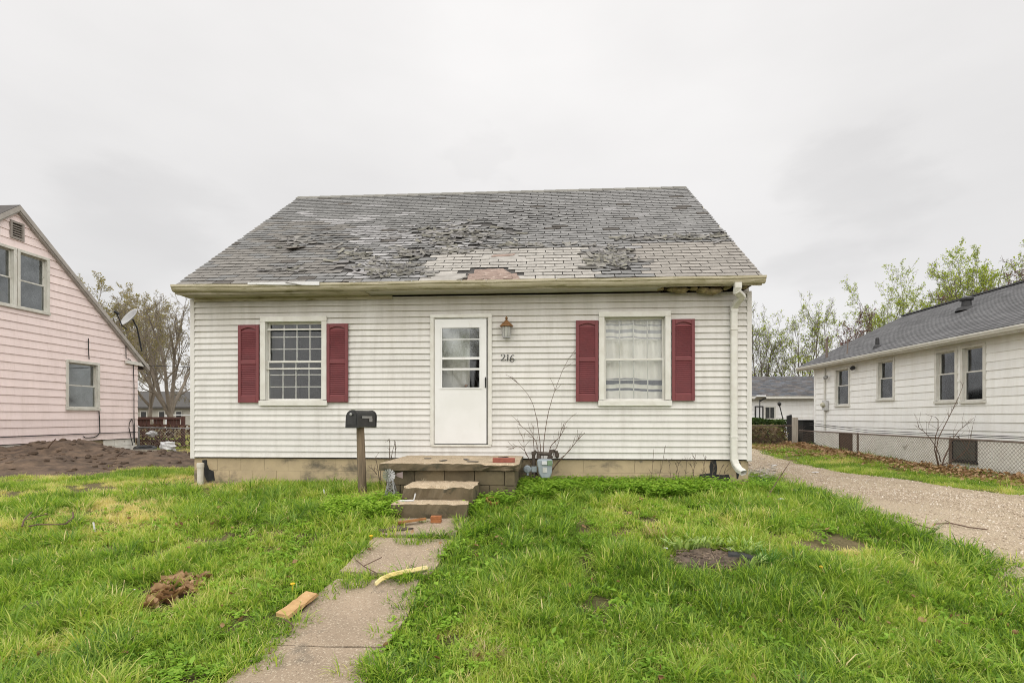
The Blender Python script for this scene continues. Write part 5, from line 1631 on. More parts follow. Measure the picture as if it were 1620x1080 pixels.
# garage, hedge and yard things behind on the right
gar = empty('garage', (13, 32, .58), 'distant white garage with grey shingled roof behind the hedge', 'garage')
mb = MB(); mb.box(8.5, 17.5, 30.12, 36, .3, 2.78); gw_ = mb.build('wall', M_WHITE_SIDE, gar)
for r in range(9):
    za = .70 + r * .235
    if za + .23 < 2.85: mb = MB(); mb.hexa([(8.5, 30.09, za), (17.5, 30.09, za), (17.5, 30.12, za), (8.5, 30.12, za), (8.5, 30.113, za + .225), (17.5, 30.113, za + .225), (17.5, 30.12, za + .225), (8.5, 30.12, za + .225)]); mb.build('siding_board', M_WHITE_SIDE, gw_)
mb = MB(); mb.col = (.13, .125, .125)
mb.hexa([(8.2, 29.7, 2.80), (17.8, 29.7, 2.80), (17.8, 33.1, 4.14), (8.2, 33.1, 4.14), (8.2, 29.7, 2.86), (17.8, 29.7, 2.86), (17.8, 33.1, 4.20), (8.2, 33.1, 4.20)])
mb.hexa([(8.2, 33.1, 4.14), (17.8, 33.1, 4.14), (17.8, 36.4, 2.80), (8.2, 36.4, 2.80), (8.2, 33.1, 4.20), (17.8, 33.1, 4.20), (17.8, 36.4, 2.86), (8.2, 36.4, 2.86)])
gr_ = mb.build('roof', M_SHINGLE, gar)
mb = MB(); rr = random.Random(31)
for c in range(25):
    x = 8.2 - rr.random() * .3
    while x < 17.8:
        t0 = c * .144; k = .11 + .10 * rr.random(); wm_ = rr.uniform(.9, 1.12)
        yy0, yy1 = 29.7 + t0 * .930, 29.7 + (t0 + .15) * .930; zz0, zz1 = 2.86 + t0 * .3667, 2.86 + (t0 + .15) * .3667
        a, b = max(x, 8.2), min(x + .3, 17.8)
        if b > a: mb.add([(a, yy0, zz0), (b, yy0, zz0), (b, yy0, zz0 + .018), (a, yy0, zz0 + .018), (b, yy1, zz1 + .006), (a, yy1, zz1 + .006)], [(0, 1, 2, 3), (3, 2, 4, 5)], (k * wm_, k, k * (2.06 - wm_)))
        x += .305
tag(mb.build('shingle_courses', M_SHINGLE, gr_, recalc=False), kind='stuff')
mb = MB(); mb.box(8.3, 17.7, 29.68, 29.72, 2.70, 2.84); mb.build('fascia', M_TRIM, gar)
for (pa, pb) in ((1194.5, 1207), (1208.5, 1227)):
    a, b = on_y(pa, 650, 30.05), on_y(pb, 650, 30.05); zt, zb_ = on_y(pa, 642, 30.05).z, on_y(pa, 663, 30.05).z
    mb = MB(); mb.box(a.x, b.x, 30.02, 30.085, zb_, zt); gwn = mb.build('window', M_TRIM if pa > 1200 else M_DARKMETAL, gar)
    n_ = 2
    for k in range(n_):
        x0 = a.x + (b.x - a.x) * (.12 + k * .40); mb = MB(); mb.box(x0, x0 + (b.x - a.x) * .34, 30.005, 30.019, zb_ + .06, zt - .07); mb.build('pane', M_PAPER if pa < 1200 else simple('dark_pane', (.04, .045, .045), (.07, .07, .07), 6, .2), gwn)


def leaf_cloud(name, pts, size, mat, seed, kind=None, parent=None, flat=0.0):
    g = np.random.default_rng(seed); n = len(pts)
    a = g.normal(size=(n, 3)); a[:, 2] *= (1 - flat); a /= np.linalg.norm(a, axis=1, keepdims=True)
    t = g.normal(size=(n, 3)); b = np.cross(a, t); b /= np.linalg.norm(b, axis=1, keepdims=True)
    s = size * g.uniform(.5, 1.3, (n, 1)); w = s * g.uniform(.45, .8, (n, 1))
    P = np.asarray(pts)
    V = np.stack([P - a * s * .5, P + b * w * .5 + a * s * .05, P + a * s * .5, P - b * w * .5 + a * s * .05], 1).reshape(-1, 3)
    me = np_mesh(name, V, np.arange(4 * n).reshape(n, 4), {'rnd': ('FLOAT', 'POINT', np.repeat(g.random(n), 4))})
    o = link(name, me, mat, parent)
    return o


x0, x1 = on_y(1176, 665, 23).x, on_y(1241, 665, 23).x
g = np.random.default_rng(2)
n = 9000
P = np.stack([g.uniform(x0, x1, n), g.uniform(22.6, 23.6, n), .62 + g.random(n) ** .6 * .98], 1)
P[:, 2] += .05 * np.sin(P[:, 0] * 3)
hd = empty('hedge', ((x0 + x1) / 2, 23.1, .6), 'clipped dark green hedge in front of the garage', 'hedge')
leaf_cloud('foliage', P, .085, leaf_mat('hedge_leaf', [(0, (.022, .05, .012)), (.6, (.05, .09, .02)), (1, (.10, .14, .04))], .3), 3, None, hd)
mb = MB(); mb.box(x0 + .1, x1 - .1, 22.8, 23.45, .5, 1.45); mb.build('stems', M_HEDGE, hd)
n = 2200
P = np.stack([g.uniform(6.5, 9.7, n), g.uniform(21.2, 22.2, n), .6 + g.random(n) ** 1.5 * .75], 1)
tag(leaf_cloud('dry_brush', P, .16, leaf_mat('dry_brush', [(0, (.07, .045, .025)), (.6, (.19, .13, .07)), (1, (.16, .19, .05))], .25), 5), kind='stuff')
p = on_y(1273, 690, 22.5)
bin_ = empty('trash_bin', (p.x + .1, 22.5, .58), 'black wheeled bin behind the fence post near the white corner', 'trash bin')
mb = MB(); x_ = p.x + .1; mb.hexa([(x_ - .28, 22.2, .58), (x_ + .28, 22.2, .58), (x_ + .28, 22.8, .58), (x_ - .28, 22.8, .58), (x_ - .34, 22.12, 1.5), (x_ + .34, 22.12, 1.5), (x_ + .34, 22.86, 1.5), (x_ - .34, 22.86, 1.5)]); mb.build('body', M_BLACK, bin_, bevel=.03)
mb = MB(); mb.box(x_ - .37, x_ + .37, 22.08, 22.9, 1.502, 1.56); mb.build('lid', M_BLACK, bin_, bevel=.02)
for s in (-1, 1):
    mb = MB(); mb.lathe((x_ + s * .31, 22.82, .68), [(.10, -.03), (.11, 0), (.10, .03)], 12, (1, 0, 0)); mb.build('wheel', M_DARKMETAL, bin_)
p = on_y(1251, 660, 22.3); mb = MB(); mb.hexa([(p.x - .10, 22.25, .6), (p.x + .14, 22.25, .6), (p.x + .14, 22.35, .6), (p.x - .10, 22.35, .6), (p.x - .16, 22.25, 1.72), (p.x + .02, 22.25, 1.78), (p.x + .02, 22.35, 1.78), (p.x - .16, 22.35, 1.72)]); tag(mb.build('dark_board', M_DARKMETAL, bevel=.01), 'leaning dark board standing between hedge and wooden post', 'board')
p = on_y(1202, 630, 24.5)
lamp = empty('pole_light', (p.x, 24.5, .6), 'pale flat solar light on a thin pole above the hedge', 'lamp')
mb = MB(); mb.tube([(p.x, 24.5, .6), (p.x, 24.5, p.z - .05)], .022, 6); mb.build('pole', M_DARKMETAL, lamp)
mb = MB(); mb.obox((p.x, 24.5, p.z + .05), (1, 0, 0), (0, 1, -.35), (0, .35, 1), .42, .35, .07); mb.build('panel', M_PAPER, lamp)
mb = MB(); mb.bar((p.x, 24.5, p.z - .12), (p.x + .28, 24.5, p.z + .02), .06); mb.build('bracket', M_DARKMETAL, lamp)
p = on_y(1233, 640, 23.9); q = on_y(1239, 664, 23.9)
lamp = empty('garden_lamp', (q.x, 23.9, .6), 'leaning dark garden lamp post right of the hedge', 'lamp')
mb = MB(); mb.tube([(q.x + .05, 23.9, .6), (q.x, 23.9, q.z), (p.x, 23.9, p.z)], .022, 6); mb.build('pole', M_DARKMETAL, lamp)
mb = MB(); mb.lathe((p.x, 23.9, p.z), [(.04, -.05), (.08, .0), (.09, .07), (.03, .13)], 8); mb.build('lamp_head', M_DARKMETAL, lamp)

# ------------------------------------------------------------------ back left: lattice fence, rail, far house
lat = empty('lattice_fence', (-14.8, 19.2, .5), 'weathered red-brown lattice fence panel behind the pink house', 'fence')
xa, xb = -18.5, on_y(288, 660, 19.2).x
zt = on_y(250, 661, 19.2).z; zm_, zb_ = zt - .33, .45
mb = MB(); mb.box(xb - .01, xb + .10, 19.15, 19.25, .4, zt + .06); mb.build('post', M_REDWOOD, lat)
for z in (zt - .05, zm_, zb_ + .25):
    mb = MB(); mb.box(xa, xb - .012, 19.17, 19.22, z, z + .09); mb.build('rail', M_REDWOOD, lat)
rr = random.Random(6)
x = xa
while x < xb - .1:
    mb = MB()
    if rr.random() > .18: mb.hexa([(x, 19.222, zm_ - .1), (x + .12, 19.222, zm_ - .1), (x + .12, 19.24, zm_ - .1), (x, 19.24, zm_ - .1), (x, 19.222, zt), (x + .12, 19.222, zt), (x + .12, 19.24, zt), (x, 19.24, zt)]); mb.build('board', M_REDWOOD, lat)
    x += .135
mb = MB(); x = xa
while x < xb - .15:
    for s in (1, -1):
        a, b = Vector((x, 19.15 + s * .009, zb_)), Vector((x + s * (zm_ - zb_), 19.15 + s * .009, zm_))
        if xa - .5 < b.x < xb: mb.bar(a, b, .012, .04, (0, 1, 0))
    x += .13
tag(mb.build('lattice', M_REDWOOD, lat), kind='stuff')
cf = empty('rail_fence', (-13, 17.6, .5), 'galvanised pipe rail fence in front of the red-brown lattice', 'fence')
za = on_y(260, 677, 17.6).z
xq = on_y(219, 690, 17.6).x
mb = MB(); mb.tube([(xq, 17.6, za + .02), (-10.5, 17.6, za - .02), (-6, 17.6, za - .04)], .022, 6); mb.build('top_rail', M_GALV, cf)
for x in (xq, xq + 2.9, xq + 5.8):
    mb = MB(); mb.lathe((x, 17.6, .45), [(.04, 0), (.04, za - .40), (.012, za - .36)], 8); mb.build('post', M_GALV, cf)
mb = MB(); x = xq + .05
while x < -6.3:
    for s in (1, -1): mb.bar((x, 17.6 + s * .004, .62), (x + s * .62, 17.6 + s * .004, za - .03), .004)
    x += .1
tag(mb.build('wire_mesh', M_GALV, cf), kind='stuff')
n = 1500
P = np.stack([g.uniform(-17.5, -12.6, n), g.uniform(17.8, 18.9, n), .5 + g.random(n) ** 1.6 * .9], 1)
tag(leaf_cloud('dead_vines', P, .13, leaf_mat('dead_vine', [(0, (.06, .03, .022)), (.7, (.13, .065, .045)), (1, (.22, .17, .08))], .2), 8), kind='stuff')
fh = empty('far_house', (-33, 48, .58), 'far pale bungalow with long grey roof seen past the lattice fence', 'house')
mb = MB(); mb.box(-46, -18, 46, 54, .4, 2.55); fw = mb.build('wall', simple('pale_wall', (.50, .48, .42), (.42, .40, .35), 2, .8), fh)
mb = MB(); mb.col = (.115, .11, .105)
mb.hexa([(-46.6, 45.4, 2.5), (-17.4, 45.4, 2.5), (-18.4, 50, 4.15), (-45.6, 50, 4.15), (-46.6, 45.4, 2.62), (-17.4, 45.4, 2.62), (-18.4, 50, 4.27), (-45.6, 50, 4.27)])
mb.hexa([(-45.6, 50, 4.15), (-18.4, 50, 4.15), (-17.4, 54.6, 2.5), (-46.6, 54.6, 2.5), (-45.6, 50, 4.27), (-18.4, 50, 4.27), (-17.4, 54.6, 2.62), (-46.6, 54.6, 2.62)])
mb.build('roof', M_SHINGLE, fh)
for px in (227, 256, 283, 312):
    a = on_y(px, 652, 45.95); mb = MB(); mb.box(a.x - .32, a.x + .32, 45.94, 45.99, 1.45, 2.25); fwn = mb.build('window', M_TRIM, fh)
    mb = MB(); mb.box(a.x - .25, a.x + .25, 45.925, 45.938, 1.52, 2.18); mb.build('pane', M_DARKMETAL, fwn)
a = on_y(262, 656, 30); b = on_y(330, 656.5, 30)
mb = MB(); mb.box(a.x, b.x, 29.98, 30.04, a.z - .03, a.z + .03); mb.box(b.x - .1, b.x, 29.97, 30.05, .5, a.z + .03); mb.box(a.x, a.x + .1, 29.97, 30.05, .5, a.z + .03); tag(mb.build('clothes_rail', M_PAPER), 'white horizontal rail on posts behind the lattice fence', 'rail')

# ------------------------------------------------------------------ dirt mound and rubbish beside it
BUMPS = [(-11.7, 12.0, .39, 1.4, 1.25), (-12.9, 11.0, .33, 1.4, 1.2), (-10.6, 11.8, .27, .9, 1.0), (-9.3, 12.0, .18, 1.1, 1.2), (-8.2, 13.0, .12, 1.8, 1.1), (-11.8, 10.3, .20, 1.8, .9), (-10.6, 10.0, .20, 1.5, .9), (-12.2, 9.7, .28, 1.6, 1.0), (-14.5, 10.5, .3, 1.5, 1.3), (-15.5, 9.3, .2, 1.4, 1)]


def mz(X, Y):
    h = np.zeros_like(X)
    for (a, b, s, rx, ry) in BUMPS: h = np.maximum(h, s * np.exp(-((X - a) / rx) ** 2 - ((Y - b) / ry) ** 2)) + .15 * s * np.exp(-((X - a) / rx) ** 2 - ((Y - b) / ry) ** 2)
    nz = np.array([[mnoise.fractal(Vector((x * 1.6, y * 1.6, 2.0)), 1, 2, 6) for x, y in zip(rx_, ry_)] for rx_, ry_ in zip(X, Y)])
    nf = np.array([[mnoise.fractal(Vector((x * 7, y * 7, 5.0)), 1, 2, 3) for x, y in zip(rx_, ry_)] for rx_, ry_ in zip(X, Y)])
    edge = np.clip((h - .045) * 14, -.6, 1)
    return gz(X, Y) - .03 + edge * .035 + h * 1.05 + nz * .075 * np.clip(h * 8, 0, 1) + nf * .035 * np.clip(h * 8, 0, 1)


X_, Y_ = np.meshgrid(np.arange(-17.5, -5.95, .09), np.arange(8.2, 15.6, .09))
Z_ = mz(X_, Y_); nr, ncx = X_.shape
i = np.arange((nr - 1) * ncx).reshape(-1, ncx)[:, :-1].ravel()
o = link('dirt_mound', np_mesh('dirt_mound', np.stack([X_.ravel(), Y_.ravel(), Z_.ravel()], 1), np.stack([i, i + 1, i + 1 + ncx, i + ncx], 1), smooth=True), M_DIRT)
tag(o, 'long low mound of dark brown dirt beside the pink house', 'dirt mound')


def mh(x, y): return float(mz(np.array([[x]]), np.array([[y]]))[0, 0])


rr = random.Random(17)
cl = MB()
for k in range(420):
    x, y = rr.uniform(-14, -6.3), rr.uniform(9.2, 13.5)
    z = mh(x, y)
    if z > G(x, y) + .02: lump(cl, (x, y, z), rr.uniform(.03, .10), rr.uniform(.03, .09), rr.uniform(.02, .05), k, 6, 4)
tag(cl.build('dirt_clods', M_DIRT, None, smooth=False), kind='stuff')
for (pts, lab) in (([(75, 708), (88, 694)], 'thin stick poking up from the left of the dirt mound'), ([(177, 728), (186, 720), (196, 713)], 'dark stick poking out of the right slope of the dirt mound')):
    P_ = []
    for k, (px, py) in enumerate(pts): P_.append(on_y(px, py, 11.3))
    mb = MB(); mb.tube([P_[0] + Vector((0, 0, -.15))] + P_, [.016] * (len(P_)) + [.008], 5); tag(mb.build('stick', M_TWIG), lab, 'stick')
pl = [(-9.6, 14.0), (-6.6, 13.2)]
for k, (xa, ya, xb, yb, r) in enumerate(((-9.9, 13.7, -6.2, 13.9, .035), (-9.2, 13.4, -6.0, 14.2, .03), (-9.6, 14.2, -6.1, 14.0, .045), (-8.6, 13.3, -6.0, 13.5, .025))):
    mb = MB(); z0_, z1_ = mh(xa, ya), mh(xb, yb); mb.tube([(xa, ya, z0_ + .05), ((xa + xb) / 2, (ya + yb) / 2 + .05, max(z0_, z1_) + .08), (xb, yb, z1_ + .09 + k * .03)], r, 6)
    tag(mb.build('grey_pole', M_GALV if k % 2 else M_WOODPOST), ('%s of four poles heaped by the left corner of the main house' % ('long dull wooden one', 'slim galvanised one', 'thickest pale wooden one', 'shortest galvanised one')[k]), 'pole', 'poles heaped beside the house corner')
x_, y_ = -10.3, 15.2; mb = MB(); lump(mb, (on_y(266, 716, 16).x, 16, .72), .26, .2, .17, 3, 10, 8); tag(mb.build('plastic_bag', M_PAPER), 'crumpled white plastic bag on the ground before the lattice fence', 'bag')
mb = MB(); lump(mb, (on_y(240, 687, 18).x, 18, 1.06), .22, .1, .1, 9, 10, 8); tag(mb.build('plastic_bag', M_PAPER), 'small white bag caught in the fence wire by the lattice', 'bag')
c_ = on_y(222, 716, 15.6)
mb = MB(); n = 14
for k in range(n):
    pass
ring_ = [(.27, -.07), (.32, -.03), (.32, .03), (.27, .07), (.20, .05), (.20, -.05), (.27, -.07)]
mb.lathe((c_.x, 15.8, .66), ring_, 18, (.1, -.1, 1)); tag(mb.build('tyre', M_BLACK, smooth=True), 'old black tyre lying at the back corner of the pink house', 'tyre')
mb = MB(); mb.box(c_.x - .2, c_.x + .7, 15.3, 15.5, .60, .66); tag(mb.build('plank', M_WOODPOST), 'pale plank on the ground before the black tyre', 'plank')
# ------------------------------------------------------------------ trees
def make_tree(name, label, base, H, W_, rt, seed, nfork=3, fork=.25, levels=4, kids=(6, 6, 5, 3), leafmat=None, nleaf=3000, lsize=.14, bark=None, lean=(0, 0), upb=.35, group=None, cat='tree', minr=.011, spread=(.55, .95), crowny=1.0, leafz=-1):
    r = random.Random(seed)
    lines = []; leafp = []
    stack = []
    fz = H * fork
    base = Vector(base)
    # trunk
    pts = [base + Vector((0, 0, -.2))]
    for k in range(1, 6):
        f = k / 5; pts.append(base + Vector((lean[0] * f * fz + r.uniform(-.05, .05) * rt * 4, lean[1] * f * fz + r.uniform(-.05, .05) * rt * 4, fz * f)))
    lines.append((pts, [rt * 1.25] + [rt * (1.05 - .25 * k / 5) for k in range(1, 6)], 8))
    a0 = r.random() * 6.28
    for k in range(nfork):
        a = a0 + 6.283 * k / nfork + r.uniform(-.4, .4); t = r.uniform(*spread) * (.35 if k == 0 and nfork > 2 else 1)
        d = Vector((math.cos(a) * math.sin(t * .8), math.sin(a) * math.sin(t * .8), math.cos(t * .8)))
        stack.append((pts[-1] - Vector((0, 0, r.uniform(0, .25) * fz)) if k else pts[-1], d, (H - fz) * r.uniform(.72, .98), rt * .62, 0))
    while stack:
        p, d, L, rad, lv = stack.pop()
        n = (8, 6, 5, 4, 3)[lv]
        P = [p]; D = [d]; q = p.copy(); dd = d.copy()
        for k in range(n):
            j = Vector((r.gauss(0, 1), r.gauss(0, 1), r.gauss(0, .7))) * (.13 + .03 * lv)
            dd = (dd + j + Vector((0, 0, upb * (.16 if lv < 3 else .08)))).normalized()
            q = q + dd * (L / n); P.append(q.copy()); D.append(dd.copy())
        rs = [max(minr, rad * (1 - .78 * k / n)) for k in range(n + 1)]
        lines.append((P, rs, 6 if lv == 0 else 4 if lv == 1 else 3))
        if lv >= 2: leafp.extend(P[1:])
        if lv < levels:
            nk = kids[lv]
            for c in range(nk):
                f = .22 + .76 * (c + r.random() * .8) / nk
                kk = min(int(f * n), n - 1); fr = f * n - kk
                s = P[kk].lerp(P[kk + 1], fr)
                ax = D[kk + 1]; rf = Vector((r.gauss(0, 1), r.gauss(0, 1), r.gauss(0, 1))); sd = (rf - ax * rf.dot(ax)).normalized()
                an = r.uniform(.5, 1.0)
                cd = ax * math.cos(an) + sd * math.sin(an); cd.z *= crowny
                stack.append((s, cd.normalized(), L * r.uniform(.34, .58) * (1.1 - .4 * f), max(minr, rs[kk] * .55), lv + 1))
    allp = np.array([tuple(p) for P, _, _ in lines for p in P])
    b = np.array(base)
    sz = H / max(np.percentile(allp[:, 2], 99.9) - b[2], .1)
    hw = np.percentile(np.abs(allp[:, :2] - b[:2] - np.array(lean) * fz), 98)
    sx = W_ / 2 / hw

    def fit(p):
        q = Vector(p) - base; return Vector((base.x + q.x * sx, base.y + q.y * sx, base.z + q.z * sz))
    root = empty(name, base, label, cat, group)
    V, F = [], []
    ang = {k: [(math.cos(6.2832 * j / k), math.sin(6.2832 * j / k)) for j in range(k)] for k in (3, 4, 6, 8)}
    for P, rs, k in lines:
        P = [fit(p) for p in P]; b0 = len(V)
        for j, p in enumerate(P):
            t = (P[min(j + 1, len(P) - 1)] - P[max(j - 1, 0)]).normalized()
            x = t.cross(Vector((.31, .87, .38)) if abs(t.y) < .8 else Vector((1, .1, .2))).normalized(); y = t.cross(x)
            for (c, s) in ang[k]:
                V.append(p + (x * c + y * s) * rs[j])
        for j in range(len(P) - 1):
            for m in range(k): F.append((b0 + j * k + m, b0 + j * k + (m + 1) % k, b0 + (j + 1) * k + (m + 1) % k, b0 + (j + 1) * k + m))
    me = np_mesh('trunk', np.array([tuple(v) for v in V]), np.array(F), smooth=True)
    link('trunk', me, bark or M_BARK, root)
    if leafmat and nleaf:
        gg = np.random.default_rng(seed)
        lp = np.array([tuple(fit(p)) for p in leafp])
        if leafz > 0: lp = lp[lp[:, 2] > base.z + H * leafz]
        # leaves bunch on some twigs and leave others bare
        key = np.array([mnoise.noise(Vector(p) * .55 + Vector((seed, 0, 0))) for p in lp]) + gg.normal(0, .22, len(lp))
        lp = lp[np.argsort(-key)[: max(10, int(len(lp) * .86))]]
        sel = lp[gg.integers(0, len(lp), nleaf)] + gg.normal(0, lsize * .55, (nleaf, 3))
        leaf_cloud('crown', sel, lsize, leafmat, seed, None, root)
    return root


def at(px, py, Y): p = on_y(px, py, Y); return p.x, p.z


def tree_at(name, label, px, Y, ytop, wpx, rt, seed, **kw):
    x, zt = at(px, ytop, Y); xa = at(px - wpx / 2, 600, Y)[0]; xb = at(px + wpx / 2, 600, Y)[0]
    z = .55
    return make_tree(name, label, (x, Y, z), zt - z, abs(xb - xa), rt, seed, **kw)


DARKB = simple('dark_bark', (.30, .255, .205), (.19, .16, .13), 3, .95, .4, 18)
K5 = (7, 7, 5, 3)
tree_at('yard_tree', 'dark bare tree with forked trunk behind the lattice fence', 270, 27, 450, 190, .17, 3, nfork=6, fork=.16, kids=K5, leafmat=M_OLIVELEAF, nleaf=6500, lsize=.055, bark=DARKB, spread=(.35, 1.05), upb=.3, minr=.006)
tree_at('olive_tree', 'olive-brown budding tree rising behind the pink gable roof', 172, 31, 426, 170, .16, 8, nfork=6, fork=.25, kids=K5, leafmat=M_OLIVELEAF, nleaf=15000, lsize=.10, spread=(.3, .9), bark=DARKB, minr=.006)
tree_at('olive_tree', 'hazy olive tree between the pink roof and the forked bare tree', 238, 36, 460, 150, .15, 12, nfork=6, fork=.2, kids=K5, leafmat=M_OLIVELEAF, nleaf=9000, lsize=.09, spread=(.3, .9), bark=DARKB, minr=.006)
tree_at('bare_tree', 'slender bare tree with few yellow leaves beside the right corner of the roof', 1206, 42, 484, 120, .10, 21, nfork=7, fork=.08, kids=(8, 6, 5, 3), leafmat=M_TREELEAF, nleaf=2600, lsize=.12, spread=(.1, .5), upb=.28, minr=.006)
tree_at('leafing_tree', 'half leafed green tree above the garage roof', 1275, 40, 468, 135, .11, 24, nfork=8, fork=.06, kids=(8, 6, 5, 3), leafmat=M_TREELEAF, nleaf=5200, lsize=.12, spread=(.3, .95), upb=.28, minr=.006)
tree_at('leafing_tree', 'yellow-green tree left of the tallest one above the white house roof', 1422, 40, 420, 190, .15, 33, nfork=7, fork=.15, kids=K5, leafmat=M_TREELEAF, nleaf=16000, lsize=.105, spread=(.3, .95), upb=.25, minr=.006)
tree_at('leafing_tree', 'tallest bright green tree standing behind the white house roof', 1495, 38, 394, 250, .17, 36, nfork=8, fork=.15, kids=K5, leafmat=M_TREELEAF, nleaf=28000, lsize=.11, spread=(.45, 1.2), upb=.18, minr=.006)
tree_at('leafing_tree', 'thin sparse tree with bare tips right of the tallest green tree', 1578, 36, 388, 180, .14, 41, nfork=7, fork=.2, kids=(7, 6, 5, 3), leafmat=M_TREELEAF, nleaf=5000, lsize=.12, spread=(.3, .95), upb=.28, minr=.006)
tree_at('maroon_tree', 'small maroon-budded tree showing over the rear end of the white house roof', 1372, 27, 486, 120, .08, 45, nfork=6, fork=.3, kids=(7, 6, 5, 2), leafmat=M_MAROON, nleaf=3800, lsize=.08, spread=(.4, 1.0), upb=.3, minr=.006)
tree_at('maroon_tree', 'maroon-budded tree reaching over the roof ridge at the right edge', 1625, 24, 400, 230, .10, 48, nfork=6, fork=.4, kids=(7, 6, 5, 2), leafmat=M_MAROON, nleaf=4200, lsize=.075, spread=(.5, 1.2), upb=.12, minr=.006)
# trees across the street, behind the photographer, that the panes mirror
make_tree('street_tree', 'bare tree across the street behind the camera', (-4.5, -17, 0), 11, 9, .25, 61, nfork=5, fork=.25, kids=(6, 5, 4, 2), leafmat=M_OLIVELEAF, nleaf=2500, lsize=.2)
make_tree('street_tree', 'leafing tree across the street behind the camera', (3.0, -20, 0), 12, 10, .25, 62, nfork=5, fork=.25, kids=(6, 5, 4, 2), leafmat=M_OLIVELEAF, nleaf=3500, lsize=.2)


# ------------------------------------------------------------------ bare shrubs and stalks built from drawn branches
def shrub(name, label, root, branches, r0, mat, cat='shrub', twigs=3, seed=1, tw=.25, spready=.15):
    """branches: polylines of photo points turned into places at their own distance Y"""
    r = random.Random(seed)
    e_ = empty(name, root, label, cat)
    for P in branches:
        P = [Vector(p) for p in P]; n = len(P)
        # smooth with a simple subdivision
        Q = [P[0]]
        for a, b in zip(P, P[1:]): Q += [a.lerp(b, .33), a.lerp(b, .67)]
        Q.append(P[-1])
        mb = MB(); m = len(Q)
        mb.tube(Q, [max(.0028, r0 * (1 - .8 * k / (m - 1))) for k in range(m)], 5)
        for t in range(twigs):
            k = r.randrange(max(1, m // 3), m - 1); a = Q[k]; d = (Q[k + 1] - Q[k - 1]).normalized()
            s = Vector((r.gauss(0, 1), r.gauss(0, spready * 3), r.gauss(.4, .6))).normalized(); d = (d + s * .9).normalized(); L = tw * r.uniform(.4, 1)
            b = a + d * L * .5; c = b + (d + Vector((r.gauss(0, .3), r.gauss(0, .2), .2))) * L * .5
            mb.tube([a, b, c], [max(.0025, r0 * .4), .0028, .002], 4)
        mb.build('branch', mat, e_)
    return e_


def B(pts, Y, y2=None): return [on_y(px, py, Y + ((y2 - Y) * k / max(1, len(pts) - 1) if y2 else 0)) for k, (px, py) in enumerate(pts)]


g0 = on_y(857, 715, 8.2)
shrub('bare_shrub', 'leafless shrub with two long arching stems behind the gas meter', (g0.x, 8.2, G(g0.x, 8.2)), [
    B([(857, 760), (856, 715), (852, 680), (847, 651), (840, 630), (826, 612), (809, 595)], 8.22), B([(859, 760), (859, 712), (863, 675), (870, 640), (882, 606), (895, 573), (911, 552)], 8.22),
    B([(855, 755), (852, 704), (840, 686), (828, 676), (819, 670)], 8.2), B([(852, 755), (838, 726), (829, 714), (829, 694), (821, 683)], 8.2), B([(850, 750), (836, 724), (828, 708), (815, 705), (812, 710)], 8.18),
    B([(862, 755), (868, 710), (878, 697), (888, 690), (893, 672), (900, 662), (912, 653)], 8.24), B([(864, 755), (876, 715), (884, 702), (886, 685), (893, 668)], 8.18), B([(868, 755), (884, 726), (899, 716), (908, 702), (919, 690)], 8.2), B([(866, 750), (890, 724), (904, 708), (914, 696), (917, 688)], 8.26), B([(848, 750), (844, 700), (843, 680), (845, 672)], 8.25)],
    .0075, M_TWIG, twigs=4, seed=3, tw=.20)
g0 = on_y(617, 740, 7.9)
shrub('dry_stalks', 'dead dark plant stalks standing left of the stoop', (g0.x, 7.9, G(g0.x, 7.9)), [B([(615, 760), (616, 720), (617, 692), (613, 697)], 7.95), B([(624, 760), (625, 720), (626, 695), (621, 697)], 7.95), B([(616, 745), (620, 715), (626, 698)], 7.95), B([(601, 765), (597, 735), (593, 720)], 7.9), B([(603, 775), (602, 750), (601, 735)], 7.7), B([(596, 750), (590, 742), (582, 737)], 7.9)], .009, M_DRYSTALK, 'stalks', 3, 5, .10)
g0 = on_g(1486, 738)
shrub('fence_sapling', 'bare sapling leaning at the fence before the white house', (9.3, 13.3, G(9.3, 13.3)), [
    B([(1486, 738), (1478, 705), (1497, 668), (1510, 642), (1521, 618), (1524, 605)], 13.2, 13.0), B([(1488, 730), (1484, 712), (1470, 690), (1456, 677), (1447, 672)], 13.3), B([(1490, 735), (1502, 705), (1512, 685), (1528, 672), (1541, 660)], 13.1), B([(1484, 735), (1476, 700), (1488, 668), (1476, 655), (1472, 664)], 13.4), B([(1492, 735), (1524, 720), (1535, 700), (1538, 676)], 13.0), B([(1491, 738), (1494, 718), (1503, 712)], 13.2), B([(1515, 690), (1527, 702), (1534, 722)], 13.1)],
    .013, M_TWIG, 'sapling', 5, 7, .40)
shrub('bent_stick', 'thin dark stick rising from the grass at the drive edge', tuple(on_g(1215, 787)), [[on_g(1214, 786), on_y(1232, 757, 7.95), on_y(1242, 742, 7.9), on_y(1250, 730, 7.85)]], .011, M_TWIG, 'stick', 0, 2)
shrub('dry_weeds', 'dry reddish weed stalks against the right end of the foundation', tuple(on_y(1070, 760, 8.2)), [B([(px, 762), (px + d, 742), (px + 2.2 * d, 726 + o)], 8.2) for px, d, o in ((1030, 2, -16), (1040, 6, -22), (1062, -2, 0), (1068, 3, 2), (1075, -3, 6), (1083, 2, -2), (1092, 5, 4), (1100, -4, 6), (1110, 3, -6), (1118, -3, 4), (1096, 2, -8), (1126, 2, 8), (1136, 4, 8), (1144, 3, 10))], .0045, M_DRYSTALK, 'weeds', 4, 9, .10)

# ------------------------------------------------------------------ plants built by instancing clumps
HID = bpy.data.collections.new('plant_sources')       # sources only, not part of the scene


